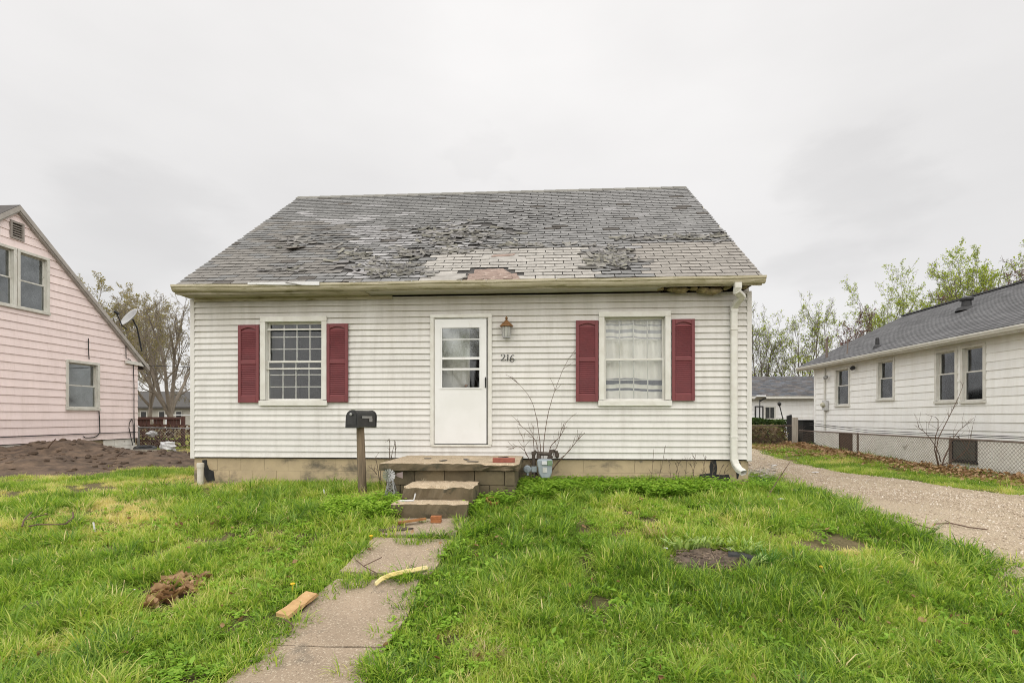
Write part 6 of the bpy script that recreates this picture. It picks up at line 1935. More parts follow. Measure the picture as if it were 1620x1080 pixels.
def ribbon(base, d, L, w, bend, rng, nsec=4, fold=0.0, prof=(1, .9, .62, .06)):
    """a blade: nsec cross sections along a drooping curve"""
    t = np.linspace(0, 1, nsec)
    side = np.array([-d[1], d[0], 0.0])
    th0 = rng.uniform(.02, .30) + bend * .25
    P = np.zeros((nsec, 3)); cur_ = np.array(base, float)
    for k in range(nsec):
        P[k] = cur_
        th = th0 + bend * t[k]
        cur_ = cur_ + np.array([d[0] * math.sin(th), d[1] * math.sin(th), math.cos(th)]) * L / (nsec - 1)
    ww = w * np.array(prof)[:, None] * .5
    return np.stack([P - side * ww, P + side * ww], 1).reshape(-1, 3)


def clump(name, mat, seed, n, hl, w, rad, bend, prof=(1, .9, .62, .06), flat=0.0, straw=0.0):
    rng = np.random.default_rng(seed); V, F, A = [], [], []
    for k in range(n):
        a = rng.uniform(0, 6.2832); r = rad * math.sqrt(rng.random()); a2 = a + rng.normal(0, .9)
        L = rng.uniform(*hl); bd = rng.uniform(*bend)
        v = ribbon((math.cos(a) * r, math.sin(a) * r, -.012), (math.cos(a2), math.sin(a2)), L, w * rng.uniform(.7, 1.3), bd, rng, 4, 0, prof)
        b = len(V) * 8; V.append(v)
        F += [(b + 2 * q, b + 2 * q + 1, b + 2 * q + 3, b + 2 * q + 2) for q in range(3)]
        rv = rng.random() * .85
        if rng.random() < straw: rv = rng.uniform(1.35, 1.9)
        A += [rv] * 8
    me = np_mesh(name, np.concatenate(V), np.array(F), {'rnd': ('FLOAT', 'POINT', np.array(A))}, smooth=False)
    me.materials.append(mat)
    o = bpy.data.objects.new(name, me); HID.objects.link(o)
    return o


def leafy(name, mat, seed, nst, hs, leafl, leafw, nl, spread, updn=.5):
    """a weed: several stems each carrying lobed leaflets"""
    rng = np.random.default_rng(seed); V, F, A = [], [], []
    def quadleaf(p, d, L, w, tone):
        b = len(V); s = np.array([-d[1], d[0], 0.0]); s /= np.linalg.norm(s) + 1e-9
        up_ = np.array([0, 0, 1.0])
        pts = [p, p + d * L * .42 + s * w * .5 + up_ * L * .07, p + d * L * .5, p + d * L * .42 - s * w * .5 + up_ * L * .07, p + d * L + up_ * -.10 * L]
        V.extend(pts); F.extend([(b, b + 1, b + 2, b + 2), (b, b + 2, b + 3, b + 3), (b + 1, b + 4, b + 2, b + 2), (b + 3, b + 2, b + 4, b + 4)]); A.extend([tone] * 5)
    for k in range(nst):
        a = rng.uniform(0, 6.28); h = rng.uniform(*hs); tl = rng.uniform(0, spread)
        d = np.array([math.cos(a), math.sin(a), 0])
        top = d * tl * h * 1.2 + np.array([0, 0, h]); base_ = d * .02
        tone = rng.random() * .9
        for j in range(nl):
            f = .35 + .65 * j / max(1, nl - 1); p = base_ + (top - base_) * f
            a2 = a + rng.normal(0, 1.3) + (j % 2) * 2.2
            d2 = np.array([math.cos(a2), math.sin(a2), rng.uniform(-.2, .6) * updn]); d2 /= np.linalg.norm(d2)
            quadleaf(p, d2, leafl * rng.uniform(.6, 1.2), leafw * rng.uniform(.7, 1.2), tone + rng.normal(0, .1))
    Ft = np.array([(f[0], f[1], f[2]) for f in F])
    me = np_mesh(name, np.array(V), Ft, {'rnd': ('FLOAT', 'POINT', np.array(A))})
    me.materials.append(mat)
    o = bpy.data.objects.new(name, me); HID.objects.link(o)
    return o


def scatter(name, srcs, pts, rot, scl, idx, tint, label=None, kind='stuff', parent=None):
    """one object of countless pieces: points that carry a source index, turn, size and tint"""
    col_ = bpy.data.collections.new(name + '_set')
    for k, o in enumerate(srcs):
        c = o.copy(); c.name = '%s_%02d' % (name, k); col_.objects.link(c)
    me = bpy.data.meshes.new(name); n = len(pts)
    me.vertices.add(n); me.vertices.foreach_set('co', np.asarray(pts, np.float32).ravel())
    for an, ty, key, arr in (('rot', 'FLOAT_VECTOR', 'vector', rot), ('scl', 'FLOAT', 'value', scl), ('idx', 'INT', 'value', idx), ('tint', 'FLOAT', 'value', tint)):
        at_ = me.attributes.new(an, ty, 'POINT'); at_.data.foreach_set(key, np.asarray(arr, np.int32 if ty == 'INT' else np.float32).ravel())
    me.update()
    o = link(name, me, None, parent)
    ng = bpy.data.node_groups.new(name, 'GeometryNodeTree')
    ng.interface.new_socket('Geometry', in_out='INPUT', socket_type='NodeSocketGeometry'); ng.interface.new_socket('Geometry', in_out='OUTPUT', socket_type='NodeSocketGeometry')
    gi, go = ng.nodes.new('NodeGroupInput'), ng.nodes.new('NodeGroupOutput')
    ci = ng.nodes.new('GeometryNodeCollectionInfo'); ci.inputs['Collection'].default_value = col_; ci.inputs['Separate Children'].default_value = True; ci.inputs['Reset Children'].default_value = True
    ip = ng.nodes.new('GeometryNodeInstanceOnPoints'); ip.inputs['Pick Instance'].default_value = True

    def na(nm, ty):
        q = ng.nodes.new('GeometryNodeInputNamedAttribute'); q.data_type = ty; q.inputs['Name'].default_value = nm
        return [s for s in q.outputs if s.enabled and s.name == 'Attribute'][0]
    ng.links.new(gi.outputs[0], ip.inputs['Points']); ng.links.new(ci.outputs[0], ip.inputs['Instance'])
    ng.links.new(na('idx', 'INT'), ip.inputs['Instance Index'])
    er = ng.nodes.new('FunctionNodeEulerToRotation'); ng.links.new(na('rot', 'FLOAT_VECTOR'), er.inputs[0]); ng.links.new(er.outputs[0], ip.inputs['Rotation'])
    ng.links.new(na('scl', 'FLOAT'), ip.inputs['Scale'])
    ng.links.new(ip.outputs[0], go.inputs[0])
    md = o.modifiers.new('instances', 'NODES'); md.node_group = ng
    if label: o['label'] = label
    o['kind'] = kind
    return o


g = np.random.default_rng(5)


def nfield(x, y, s, seed):
    """smooth 2-D value noise, -1..1"""
    rng = np.random.default_rng(seed); T = rng.uniform(-1, 1, (64, 64))
    u, v = np.asarray(x) * s + 500, np.asarray(y) * s + 500
    i, j = np.floor(u).astype(int), np.floor(v).astype(int); fu, fv = u - i, v - j
    fu, fv = fu * fu * (3 - 2 * fu), fv * fv * (3 - 2 * fv)
    t = lambda a, b: T[a % 64, b % 64]
    return (t(i, j) * (1 - fu) + t(i + 1, j) * fu) * (1 - fv) + (t(i, j + 1) * (1 - fu) + t(i + 1, j + 1) * fu) * fv


def path_half(y):
    h = np.where((y > 4.50) & (y < 4.62), .0, np.where((y > 5.36) & (y < 5.46), .0, .375 - .03 * nfield(y * 0 + 1, y, 2.5, 77)))
    h = np.where(y > 5.5, .33, h)
    return h


BARE = []
for (px, py, rx, ry) in ((1120, 886, .50, .30), (1175, 886, .36, .20), (272, 944, .24, .24), (462, 966, .16, .24), (485, 948, .12, .16), (60, 960, .22, .12), (1050, 862, .10, .07), (720, 1010, .15, .10), (150, 960, .15, .07)):
    p = on_g(px, py); BARE.append((p.x, p.y, rx, ry))


def lawn_ok(x, y, n, soft=.055):
    ok = np.ones(n, bool)
    j = g.normal(0, soft, n)
    pc_ = np.interp(y, [0, 3.2, 4.4, 6.1], [-1.62, -1.52, -1.47, -1.28])
    ok &= ~((y < 6.0) & (np.abs(x - pc_) < path_half(y) + j))
    ok &= ~((x > -1.86) & (x < -.86) & (y > 5.9) & (y < 7))
    ok &= ~((x > SX0 + .03) & (x < SX1 - .03) & (y > SYF + .05) & (y < 8.4))
    ok &= ~((x > XL + .0) & (x < XR + .03) & (y > D0 - .02) & (y < BACK))
    dl, dr_2 = drv_l(y), drv_r(y)
    ok &= ~((x > dl + j * 4 + .25 * nfield(x, y, 3.1, 66)) & (x < dr_2 - j * 3) & (y < 30))
    ok &= ~((x < -13.1) & (y > 8.2) & (y < 16.2)); ok &= ~((x > 10.4) & (y > 7.9) & (y < 20.9))
    for (bx, by, rx, ry) in BARE: ok &= (((x - bx) / rx) ** 2 + ((y - by) / ry) ** 2) > (.8 + 3 * j)
    return ok


def mound_h(x, y):
    h = np.zeros_like(x)
    for (a, b, s, rx, ry) in BUMPS: h = np.maximum(h, s * np.exp(-((x - a) / rx) ** 2 - ((y - b) / ry) ** 2))
    return h


GR = [clump('tuft', M_GRASS, 100 + k, 26, (.05, .11), .0068, .09, (.4, 1.5), straw=.025) for k in range(3)] + \
     [clump('tuft', M_GRASS, 110 + k, 30, (.09, .19), .0076, .06, (.5, 1.9), straw=.03) for k in range(3)] + \
     [clump('tuft', M_GRASS, 120 + k, 24, (.03, .07), .0070, .10, (1.0, 2.0), straw=.04) for k in range(2)] + \
     [clump('tuft', M_GRASS, 130, 18, (.05, .10), .018, .05, (.7, 1.5), prof=(.35, 1, .8, .08)), clump('tuft', M_GRASS, 131, 16, (.04, .10), .0055, .09, (1.6, 2.6), straw=.9)]


def lawn(name, n, xr, yr, dens, base_scale, lab):
    x = g.uniform(*xr, n); y = g.uniform(*yr, n)
    keep = g.random(n) < dens(x, y)
    x, y = x[keep], y[keep]
    ok = lawn_ok(x, y, len(x)) & (mound_h(x, y) < .055 + .02 * g.normal(size=len(x)))
    ok &= nfield(x, y, 2.6, 91) + .6 * nfield(x, y, 7.0, 92) > -.55
    x, y = x[ok], y[ok]; n = len(x)
    tall = nfield(x, y, 1.1, 3) * .7 + nfield(x, y, 3.1, 4) * .7
    dry = sst(-3.6, -6.0, x) * sst(4.6, 6.6, y) * np.clip(.62 + 1.3 * nfield(x, y, .9, 8) + .6 * nfield(x, y, 3.2, 9), 0, 1)
    dry = np.maximum(dry, np.clip(nfield(x, y, 1.3, 12) + .6 * nfield(x, y, 4.0, 13) - .88, 0, 1) * 1.3)
    dry = np.maximum(dry, .9 * ((x > drv_r(y) - .1) & (y < 16)) * np.clip(.2 + nfield(x, y, 1.4, 15), 0, 1))
    idx = np.where(tall + g.normal(0, .22, n) > .46, g.integers(3, 6, n), np.where(g.random(n) < .30, g.integers(6, 8, n), g.integers(0, 3, n)))
    idx = np.where(g.random(n) < .05, 8, idx)
    idx = np.where(g.random(n) < .05, 9, idx)
    near_drive = (x > drv_l(y) - .8) | (x > drv_r(y) - .2)
    idx = np.where(near_drive & (g.random(n) < .75), g.integers(6, 8, n), idx)
    s = base_scale * g.uniform(.75, 1.25, n) * (1 + .22 * np.clip(tall, -1, 1))
    s = s * np.where(dry > .5, .75, 1.0) * np.where((x < -5) & (y > 7), .62, 1.0)
    hue = .15 + .17 * nfield(x, y, .7, 20) + .20 * nfield(x, y, 2.4, 21) + .03 * g.normal(size=n)
    tint = np.clip(hue - .06 + .55 * np.clip(dry, 0, 1), 0, .66)
    rot = np.stack([g.normal(0, .28, n), g.normal(0, .28, n), g.uniform(0, 6.28, n)], 1)
    pts = np.stack([x, y, gz(x, y) - .022], 1)
    return scatter(name, GR, pts, rot, s, idx, tint, lab)


lawn('grass', 34000, (-7.5, 7.5), (2.0, 5.3), lambda x, y: np.where(np.abs(x + .06 * y) < 1.15 * y + .8, 1.0, .0), 1.0, 'ragged green grass of the front lawn near the walk')
lawn('grass', 60000, (-13, 6), (5.3, 10.5), lambda x, y: np.where(x < -1.2 * y - .8, 0, .54), 1.05, 'ragged lawn grass between the walk, the mound and the house')
lawn('grass', 30000, (6.5, 10.4), (7, 22), lambda x, y: .55 * np.exp(-(y - 7) / 16), 1.0, 'thin grass strip between the gravel drive and the fence')
lawn('grass', 16000, (3.2, 10), (8.4, 30), lambda x, y: .5 * np.exp(-(y - 8) / 14), .9, 'patchy grass along the side of the house and drive')
lawn('grass', 16000, (-22, -6), (12.5, 30), lambda x, y: .6 + 0 * x, 1.1, 'yard grass beyond the dirt mound')

# coarse bunches of longer grass standing out of the lawn
BT = [clump('bunch', M_GRASS, 140 + k, 70, (.12, .26), .0075, .075, (.7, 2.0), straw=.03) for k in range(3)]
n = 2600
x = g.uniform(-6.5, 5, n); y = 2.4 + g.random(n) ** 1.1 * 5.7
ok = lawn_ok(x, y, n, .03) & (nfield(x, y, 1.3, 95) + .5 * nfield(x, y, 3.3, 96) + g.normal(0, .2, n) > .20)
x, y = x[ok], y[ok]; n = len(x)
scatter('grass_bunches', BT, np.stack([x, y, gz(x, y) - .02], 1), np.stack([g.normal(0, .12, n), g.normal(0, .12, n), g.uniform(0, 6.28, n)], 1), g.uniform(.6, 1.35, n), g.integers(0, 3, n), np.clip(-.04 + .14 * nfield(x, y, 1.0, 97) + .06 * g.normal(size=n), -.1, .3), 'coarse darker bunches of grass in the lawn')

# broad leaved weeds in the lawn
WD = [leafy('weed', M_WEED, 200 + k, 9, (.02, .07), .07, .030, 2, 1.4, .8) for k in range(3)] + [leafy('weed', M_WEED, 210 + k, 14, (.02, .06), .030, .024, 4, 1.2, .7) for k in range(2)]
n = 6500
x = g.uniform(-6, 4.6, n); y = 2.4 + g.random(n) ** 1.2 * 5.6
dens = np.clip(.28 + .9 * nfield(x, y, 1.7, 31) - .5 * (nfield(x, y, 1.1, 3) * .7 + nfield(x, y, 3.1, 4) * .7) + .5 * np.exp(-((x + 1.4) / .9) ** 2), 0, 1)
ok = (g.random(n) < dens) & lawn_ok(x, y, n, .03)
x, y = x[ok], y[ok]; n = len(x)
scatter('lawn_weeds', WD, np.stack([x, y, gz(x, y) - .015], 1), np.stack([g.normal(0, .12, n), g.normal(0, .12, n), g.uniform(0, 6.28, n)], 1), g.uniform(.5, 1.1, n), g.integers(0, 5, n), .10 + .15 * g.random(n) + .12 * nfield(x, y, 1.5, 33), 'broad-leaved weeds creeping through the lawn')

# bright ground cover along the foundation and beside the steps
CV = [leafy('cover', M_WEED, 220 + k, 16, (.08, .20), .060, .042, 5, .7, .7) for k in range(3)]
n = 3000
x = g.uniform(-1.05, 3.5, n); y = g.uniform(5.9, 8.28, n)
edge = np.interp(x, [-1, -.75, -.35, .3, 1.5, 2.6, 3.4], [6.0, 6.15, 6.8, 7.35, 7.3, 7.5, 7.9])
ok = (y > edge + .12 * nfield(x, y, 3, 41)) & ~((x > SX0) & (x < SX1 - .02) & (y > SYF + .02)) & ~((x < -.90) & (y > 5.98)) & (g.random(n) < np.where(x > 2.4, .5, .95))
x, y = x[ok], y[ok]; n = len(x)
scatter('ground_cover', CV, np.stack([x, y, gz(x, y) - .02], 1), np.stack([g.normal(0, .1, n), g.normal(0, .1, n), g.uniform(0, 6.28, n)], 1), g.uniform(.55, 1.1, n), g.integers(0, 3, n), .16 + .16 * g.random(n) + .1 * nfield(x, y, 2, 43), 'bright green leafy ground cover along the right foundation')
n = 420
x = g.uniform(-2.75, -1.72, n); y = g.uniform(5.95, 6.75, n); ok = ((x + 2.15) / .55) ** 2 + ((y - 6.3) / .4) ** 2 < 1
x, y = x[ok], y[ok]; n = len(x)
LV = [clump('leaf_tuft', M_WEED, 240 + k, 12, (.09, .20), .026, .05, (.6, 1.6), prof=(.4, 1, .75, .08)) for k in range(2)]
scatter('daylily_shoots', LV + CV[:1], np.stack([x, y, gz(x, y) - .02], 1), np.stack([g.normal(0, .1, n), g.normal(0, .1, n), g.uniform(0, 6.28, n)], 1), g.uniform(.6, 1.05, n), g.integers(0, 3, n), .22 + .2 * g.random(n), 'yellow-green leafy shoots left of the steps')

# separate plants one can count
def plant(name, label, px, py, n, hl, w, rad, mat, seed, prof=(.4, 1, .8, .08), bend=(.5, 1.6), cat='plant', dz=0.0):
    p = on_g(px, py); rng = np.random.default_rng(seed); V, F, A = [], [], []
    for k in range(n):
        a = rng.uniform(0, 6.2832); r = rad * math.sqrt(rng.random()); a2 = a + rng.normal(0, .5); L = rng.uniform(*hl)
        v = ribbon((p.x + math.cos(a) * r, p.y + math.sin(a) * r * .7, p.z - .01 + dz), (math.cos(a2), math.sin(a2)), L, w * rng.uniform(.7, 1.3), rng.uniform(*bend), rng, 4, 0, prof)
        b = len(V) * 8; V.append(v); F += [(b + 2 * q, b + 2 * q + 1, b + 2 * q + 3, b + 2 * q + 2) for q in range(3)]; A += [rng.random()] * 8
    o = link(name, np_mesh(name, np.concatenate(V), np.array(F), {'rnd': ('FLOAT', 'POINT', np.array(A))}), mat)
    return tag(o, label, cat)


M_DEEP = leaf_mat('deep_blade', [(0, (.06, .15, .025)), (1, (.13, .26, .05))], .35)
plant('pale_leaf_plant', 'pale broad-leaved plant on the left rim of the bare soil patch', 1082, 864, 60, (.09, .17), .045, .18, M_SAGE, 1)
plant('pale_leaf_plant', 'pale broad-leaved plant at the middle of the bare soil rim', 1116, 864, 44, (.09, .16), .045, .12, M_SAGE, 2)
plant('pale_leaf_plant', 'pale broad-leaved plant behind the black pipe right of the bare soil', 1176, 874, 50, (.10, .19), .040, .13, M_SAGE, 3)
plant('pale_leaf_plant', 'small pale plant in front of the black pipe end', 1190, 893, 24, (.10, .18), .034, .06, M_SAGE, 4)
plant('bulb_leaves', 'dark green clump of bulb leaves at the drive corner of the house', 1207, 772, 120, (.16, .30), .011, .13, M_DEEP, 5, (.8, 1, .7, .06), (.2, 1.2))
plant('bulb_leaves', 'dark green grassy tuft right of the bare soil patch', 1214, 893, 90, (.12, .24), .008, .09, M_DEEP, 6, (.8, 1, .7, .06), (.2, 1.3))
plant('path_tuft', 'small grass tuft growing in the gap between the walk slabs', 561, 926, 220, (.06, .13), .006, .12, M_GRASS, 7, (1, .9, .6, .06), (.4, 1.5), 'grass tuft')
plant('path_tuft', 'grass tuft growing at the far walk joint', 655, 855, 240, (.05, .12), .006, .22, M_GRASS, 8, (1, .9, .6, .06), (.4, 1.5), 'grass tuft')
plant('step_weed', 'tiny green weed on top of the upper step against the stoop', 706, 770, 34, (.03, .07), .022, .07, M_WEED, 19, cat='weed', dz=.24)
plant('path_weed', 'little pale weed on the walk before the steps', 669, 826, 14, (.05, .10), .022, .03, M_SAGE, 9, cat='weed')
plant('dry_tuft', 'straw-coloured dead grass tuft in the right lawn near the soil patch', 1040, 846, 120, (.10, .20), .005, .14, M_GRASS, 10, (1, .9, .6, .06), (.6, 1.8), 'grass tuft')
STRAW = leaf_mat('straw', [(0, (.30, .22, .12)), (1, (.50, .40, .24))], .3)
bpy.data.objects['dry_tuft'].data.materials[0] = STRAW
plant('dry_tuft', 'dead straw tuft in the near lawn right of the walk', 770, 1035, 110, (.06, .14), .005, .12, STRAW, 11, (1, .9, .6, .06), (.8, 2.0), 'grass tuft')

# fallen leaves
def dl_mesh(k):
    rng = np.random.default_rng(300 + k); nx = 5; V = []; F = []
    L, w = .10, .055; cu = rng.uniform(.3, 1.4)
    for q in range(nx):
        t = q / (nx - 1); ww = w * math.sin(math.pi * (.08 + .88 * t)) * rng.uniform(.7, 1.25); x = (t - .5) * L; z = .02 * cu * math.cos(3.1 * (t - .5)) * -1 + .022
        for s in (-1, 0, 1): V.append((x + rng.normal(0, .004), s * ww, z + abs(s) * .018 * cu * rng.uniform(.3, 1)))
    for q in range(nx - 1):
        for s in range(2): b = q * 3 + s; F.append((b, b + 1, b + 4, b + 3))
    me = np_mesh('leaf', np.array(V), np.array(F), {'rnd': ('FLOAT', 'POINT', np.full(len(V), rng.random()))}); me.materials.append(M_DEADLEAF)
    o = bpy.data.objects.new('leaf', me); HID.objects.link(o); return o


DL = [dl_mesh(k) for k in range(6)]
n = 6200
x = 9.78 - np.abs(g.normal(0, .50, n)); y = 9 + g.random(n) ** .8 * 13
far = g.random(n) < .35; y = np.where(far, g.uniform(17, 21.5, n), y); x = np.where(far, g.uniform(7.6, 10.2, n), x)
ok = (x > 7.6) & (nfield(x, y, 1.2, 51) + .4 * g.normal(size=n) > -.45)
x, y = x[ok], y[ok]; n = len(x)
scatter('fallen_leaves', DL, np.stack([x, y, gz(x, y) + g.random(n) * .14 * np.exp(-((x - 9.7) / .4) ** 2)], 1), np.stack([g.normal(0, .5, n), g.normal(0, .5, n), g.uniform(0, 6.28, n)], 1), g.uniform(.4, 1.0, n), g.integers(0, 6, n), .05 + .5 * g.random(n), 'drift of brown fallen leaves along the fence')
n = 700
x = g.uniform(-5, 4.5, n); y = 2.5 + g.random(n) * 5; ok = lawn_ok(x, y, n) & (nfield(x, y, 1.3, 12) + g.normal(0, .5, n) > .3)
x, y = x[ok], y[ok]; n = len(x)
scatter('lawn_leaves', DL, np.stack([x, y, gz(x, y) + .02 + .04 * g.random(n)], 1), np.stack([g.normal(0, .6, n), g.normal(0, .6, n), g.uniform(0, 6.28, n)], 1), g.uniform(.25, .55, n), g.integers(0, 6, n), -.1 + .35 * g.random(n), 'scattered brown leaves in the lawn')
p = on_g(273, 938); n = 130
r_ = np.sqrt(g.random(n)); a_ = g.uniform(0, 6.28, n); x = p.x + r_ * np.cos(a_) * .17 + .06 * np.sin(a_ * 2); y = p.y + r_ * np.sin(a_) * .30
scatter('leaf_pile', DL, np.stack([x, y, gz(x, y) + .005 + .03 * g.random(n)], 1), np.stack([g.normal(0, .5, n), g.normal(0, .5, n), g.uniform(0, 6.28, n)], 1), g.uniform(.5, 1.1, n), g.integers(0, 6, n), -.05 + .55 * g.random(n), 'rust-brown heap of wet leaves in the left lawn')


# gravel
def peb(k):
    rng = random.Random(400 + k); mb = MB(); lump(mb, (0, 0, 0), .014 * rng.uniform(.7, 1.3), .012 * rng.uniform(.7, 1.2), .008, k + 40, 6, 4)
    me = bpy.data.meshes.new('pebble'); me.from_pydata(mb.v, [], mb.f); me.materials.append(M_PEB); o = bpy.data.objects.new('pebble', me); HID.objects.link(o); return o


M_PEB, nt, b, _o = new_mat('pebble')
ia = N(nt, 'ShaderNodeAttribute', attribute_name='tint', attribute_type='INSTANCER')
nt.links.new(ramp(nt, ia.outputs['Fac'], [(0, (.15, .12, .09)), (.4, (.36, .29, .215)), (.8, (.46, .385, .30)), (1, (.60, .55, .48))]), b.inputs['Base Color']); b.inputs['Roughness'].default_value = .9
PB = [peb(k) for k in range(4)]
n = 30000
y = 4.2 + g.random(n) ** 1.7 * 15; t = np.clip(g.normal(.52, .26, n), .01, 1.0); x = drv_l(y) * (1 - t) + drv_r(y) * t
ok = nfield(x, y, .8, 61) + g.normal(0, .5, n) > -.5
x, y, t = x[ok], y[ok], t[ok]; n = len(x)
scatter('loose_gravel', PB, np.stack([x, y, gz(x, y) + .022 - .055 * (np.abs(t - .5) * 2) ** 8], 1), g.uniform(0, 6.28, (n, 3)), g.uniform(.4, 1.3, n) ** 1.3, g.integers(0, 4, n), .25 + .75 * g.random(n), 'loose pale gravel of the drive')

# soil, pipe and small litter
for k, (px, py, rx, ry) in enumerate(((1122, 884, .33, .19), (1178, 887, .24, .12), (66, 962, .20, .10))):
    p = on_g(px, py); rr = random.Random(k + 40); V = [(p.x, p.y, G(p.x, p.y) + .012)]; Fc = []
    for r_ in range(1, 5):
        for a_ in range(28):
            q = a_ * 6.2832 / 28; w_ = r_ / 4 * (1 + .35 * mnoise.noise(Vector((math.cos(q) * 1.6, math.sin(q) * 1.6, k * 3.3))) + .25 * mnoise.noise(Vector((math.cos(q) * 4, math.sin(q) * 4, k * 3.3))) + .12 * rr.random())
            x, y = p.x + math.cos(q) * rx * w_, p.y + math.sin(q) * ry * w_
            V.append((x, y, G(x, y) + (.012 if r_ < 4 else -.02) + rr.uniform(-.012, .030) * (r_ < 4)))
    for a_ in range(28):
        b_ = (a_ + 1) % 28; Fc.append((0, 1 + a_, 1 + b_))
        for r_ in range(3): Fc.append((1 + r_ * 28 + a_, 1 + (r_ + 1) * 28 + a_, 1 + (r_ + 1) * 28 + b_, 1 + r_ * 28 + b_))
    mb = MB(); mb.add(V, Fc); tag(mb.build('soil', M_SOIL), kind='structure')
p = on_g(1122, 884)
mb = MB(); q0 = on_g(1152, 878, .012); q1 = on_g(1198, 888, .015); mb.tube([q0, (q0 + q1) / 2 + Vector((0, .02, .01)), q1], .045, 12); tag(mb.build('black_pipe', M_BLACK, None, smooth=False), 'short black corrugated drain pipe half buried by the bare soil', 'pipe')
for k, (px, py, s, lab) in enumerate(((1053, 867, .045, 'white scrap of plastic at the left end of the bare soil'), (1155, 869, .03, 'tiny white scrap behind the black pipe'), (1235, 790, .10, 'flat white litter in the grass near the drive corner'), (1290, 765, 0, ''), (1573, 754, .10, 'crumpled white paper on the grass strip below the fence'), (1226, 737, .16, 'pale broken panel lying on the drive by the house corner'), (1290, 748, .16, 'flattened white bag on the gravel drive'), (1262, 724, .06, 'white scrap at the grass edge of the drive'), (149, 838, .035, 'upright white tag standing in the left lawn'), (513, 782, .03, 'small white marker in the grass below the left window'), (213, 932, .02, 'small white blossom-like scrap beside the leaf heap'))):
    if not s: continue
    p = on_g(px, py, .03); mb = MB(); r = random.Random(k)
    if 'upright' in lab or 'marker' in lab: mb.obox((p.x, p.y, p.z + s), (1, 0, .2), (0, 1, 0), (-.2, 0, 1), s * .5, .006, s * 3)
    else:
        a_ = r.uniform(0, 3); vs = [(p.x + s * .5 * math.cos(a_ + q * .9) * r.uniform(.7, 1.2), p.y + s * .5 * math.sin(a_ + q * .9) * r.uniform(.6, 1.1), p.z + r.uniform(0, .25) * s) for q in range(7)]
        vs += [(a, b_, c - .004) for a, b_, c in vs]; c_ = len(vs); vs += [(p.x, p.y, p.z + .2 * s), (p.x, p.y, p.z + .2 * s - .004)]
        mb.add(vs, [(q, (q + 1) % 7, c_) for q in range(7)] + [(7 + (q + 1) % 7, 7 + q, c_ + 1) for q in range(7)] + [(q, 7 + q, 7 + (q + 1) % 7, (q + 1) % 7) for q in range(7)])
    tag(mb.build('litter', M_PAPER), lab, 'litter')
p0, p1 = on_g(1252, 774, .03), on_g(1305, 781, .03)
mb = MB(); mb.bar(p0, p1, .04, .02); tag(mb.build('pale_stick', M_WOODPOST), 'long pale lath lying along the near edge of the gravel drive', 'stick')
for k, (pa, pb) in enumerate((((1478, 828), (1562, 837)), ((1440, 832), (1482, 836)))):
    p0, p1 = on_g(*pa, .04), on_g(*pb, .04); mb = MB(); mb.tube([p0, p0.lerp(p1, .4) + Vector((0, .06, .02)), p0.lerp(p1, .7) + Vector((0, .02, 0)), p1], .007, 5); mb.tube([p0.lerp(p1, .4) + Vector((0, .06, .02)), p0.lerp(p1, .6) + Vector((0, .3, .02))], .005, 4)
    tag(mb.build('twig', M_TWIG), ('long' if k == 0 else 'short') + ' dark twig lying on the gravel drive', 'twig')
for k, (pts, lab) in enumerate((([(35, 832), (38, 822), (50, 810)], 'dark forked twig in the far left lawn'), ([(46, 832), (60, 829), (92, 829), (104, 828), (116, 818), (115, 810)], 'long dark twig lying across the left lawn'), ([(563, 885), (575, 895), (598, 907)], 'dark forked twig on the second walk slab'), ([(650, 893), (660, 899), (668, 898)], 'curled dark twig at the right side of the walk'), ([(447, 977), (458, 984), (464, 990), (462, 994)], 'curled dark wire below the splintered board'))):
    dz = .07 if px < 300 and k < 2 else .035
    Q = [on_g(px_, py_, (.10 if k < 2 else .03) + (.03 if q % 2 else 0)) for q, (px_, py_) in enumerate(pts)]
    mb = MB(); mb.tube(Q, [.009 if k < 2 else .005] * len(Q), 5)
    if k in (0, 2): mb.tube([Q[1], Q[1] + Vector((.12, .16, .04))], .005, 4)
    tag(mb.build('twig', M_TWIG), lab, 'twig')
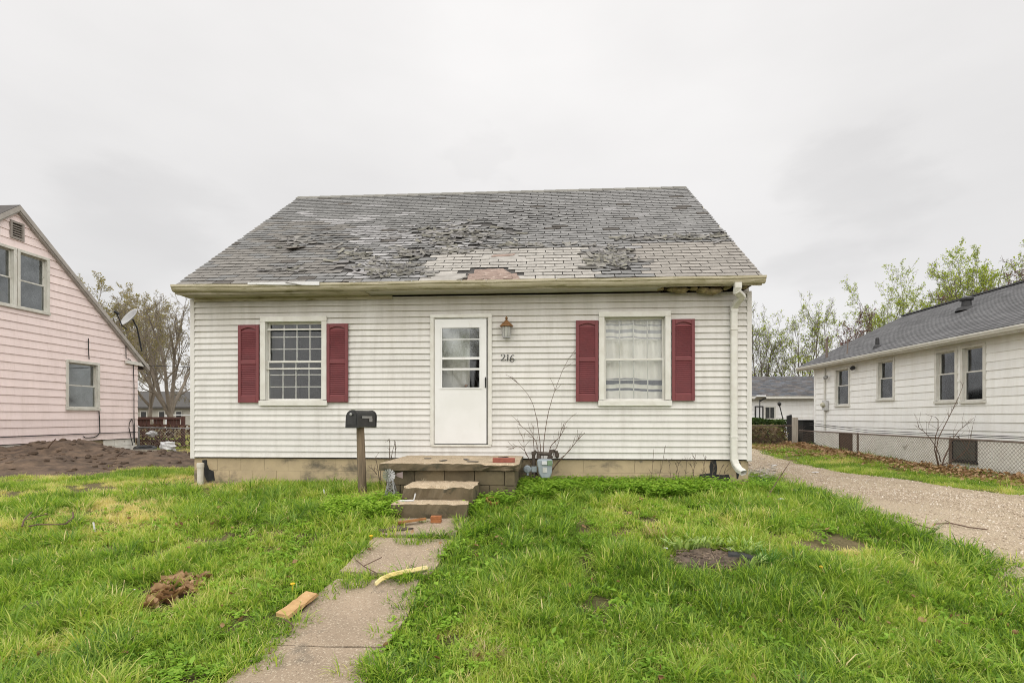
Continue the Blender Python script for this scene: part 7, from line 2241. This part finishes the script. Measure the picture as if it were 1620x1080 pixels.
# crumbs of soil, chips and straw on the bare patch
rr = random.Random(55); mb = MB(); c0_ = on_g(1125, 884)
for k in range(170):
    a_, r_ = rr.uniform(0, 6.28), rr.random() ** .6; x, y = c0_.x + math.cos(a_) * .42 * r_, c0_.y + math.sin(a_) * .24 * r_
    if k % 3: lump(mb, (x, y, G(x, y) + .016), rr.uniform(.008, .03), rr.uniform(.008, .024), rr.uniform(.006, .016), k, 6, 4)
    else:
        b_ = rr.uniform(0, 3.1); mb.obox((x, y, G(x, y) + .03), (math.cos(b_), math.sin(b_), rr.uniform(-.2, .2)), (-math.sin(b_), math.cos(b_), 0), (0, 0, 1), rr.uniform(.04, .16), .006, .004)
tag(mb.build('soil_crumbs', simple('crumbs', (.28, .21, .15), (.10, .075, .055), 25, .95), None), kind='stuff')
# heap of broken bits at the drive corner of the house
rr = random.Random(77)
mb = MB()
for k in range(60):
    p = on_g(1205 + rr.gauss(0, 13), 746 + rr.gauss(0, 5), .02 + rr.random() * .06); a_ = rr.uniform(0, 3.14)
    mb.obox(p, (math.cos(a_), math.sin(a_), rr.uniform(-.3, .3)), (-math.sin(a_), math.cos(a_), 0), (0, 0, 1), rr.uniform(.05, .25), rr.uniform(.02, .05), .012)
tag(mb.build('broken_bits', M_WOODPOST), kind='stuff')
p = on_y(1168, 768, 8.0); mb = MB(); mb.obox((p.x, 8.0, G(p.x, 8.0) + .06), (1, .2, .1), (-.2, 1, 0), (0, 0, 1), .17, .1, .09); tag(mb.build('red_block', M_BRICK, None, bevel=.01), 'faded red brick in the weeds under the downspout', 'brick')
mb = MB()
for (px, py) in ((625, 834), (640, 836), (612, 838)):
    p = on_g(px, py, .018); lump(mb, p, .10, .07, .015, px, 8, 4)
tag(mb.build('soil_spill', M_SOIL), kind='stuff')
for (px, py, lab) in ((409, 916 + 8, 'yellow dandelion flower beside the splintered board'), (1300, 897, 'orange-yellow flower at the front of the bare soil patch'), (587, 848, 'yellow dandelion flower at the edge of the far walk slab')):
    p = on_g(463 if px == 409 else px, py, .07); mb = MB(); mb.lathe(p, [(.004, -.06), (.004, -.005), (.018, 0), (.022, .008), (.012, .014)], 8); tag(mb.build('dandelion', simple('dandelion_yellow', (.75, .50, .02), (.65, .42, .02), 40, .7)), lab, 'flower')
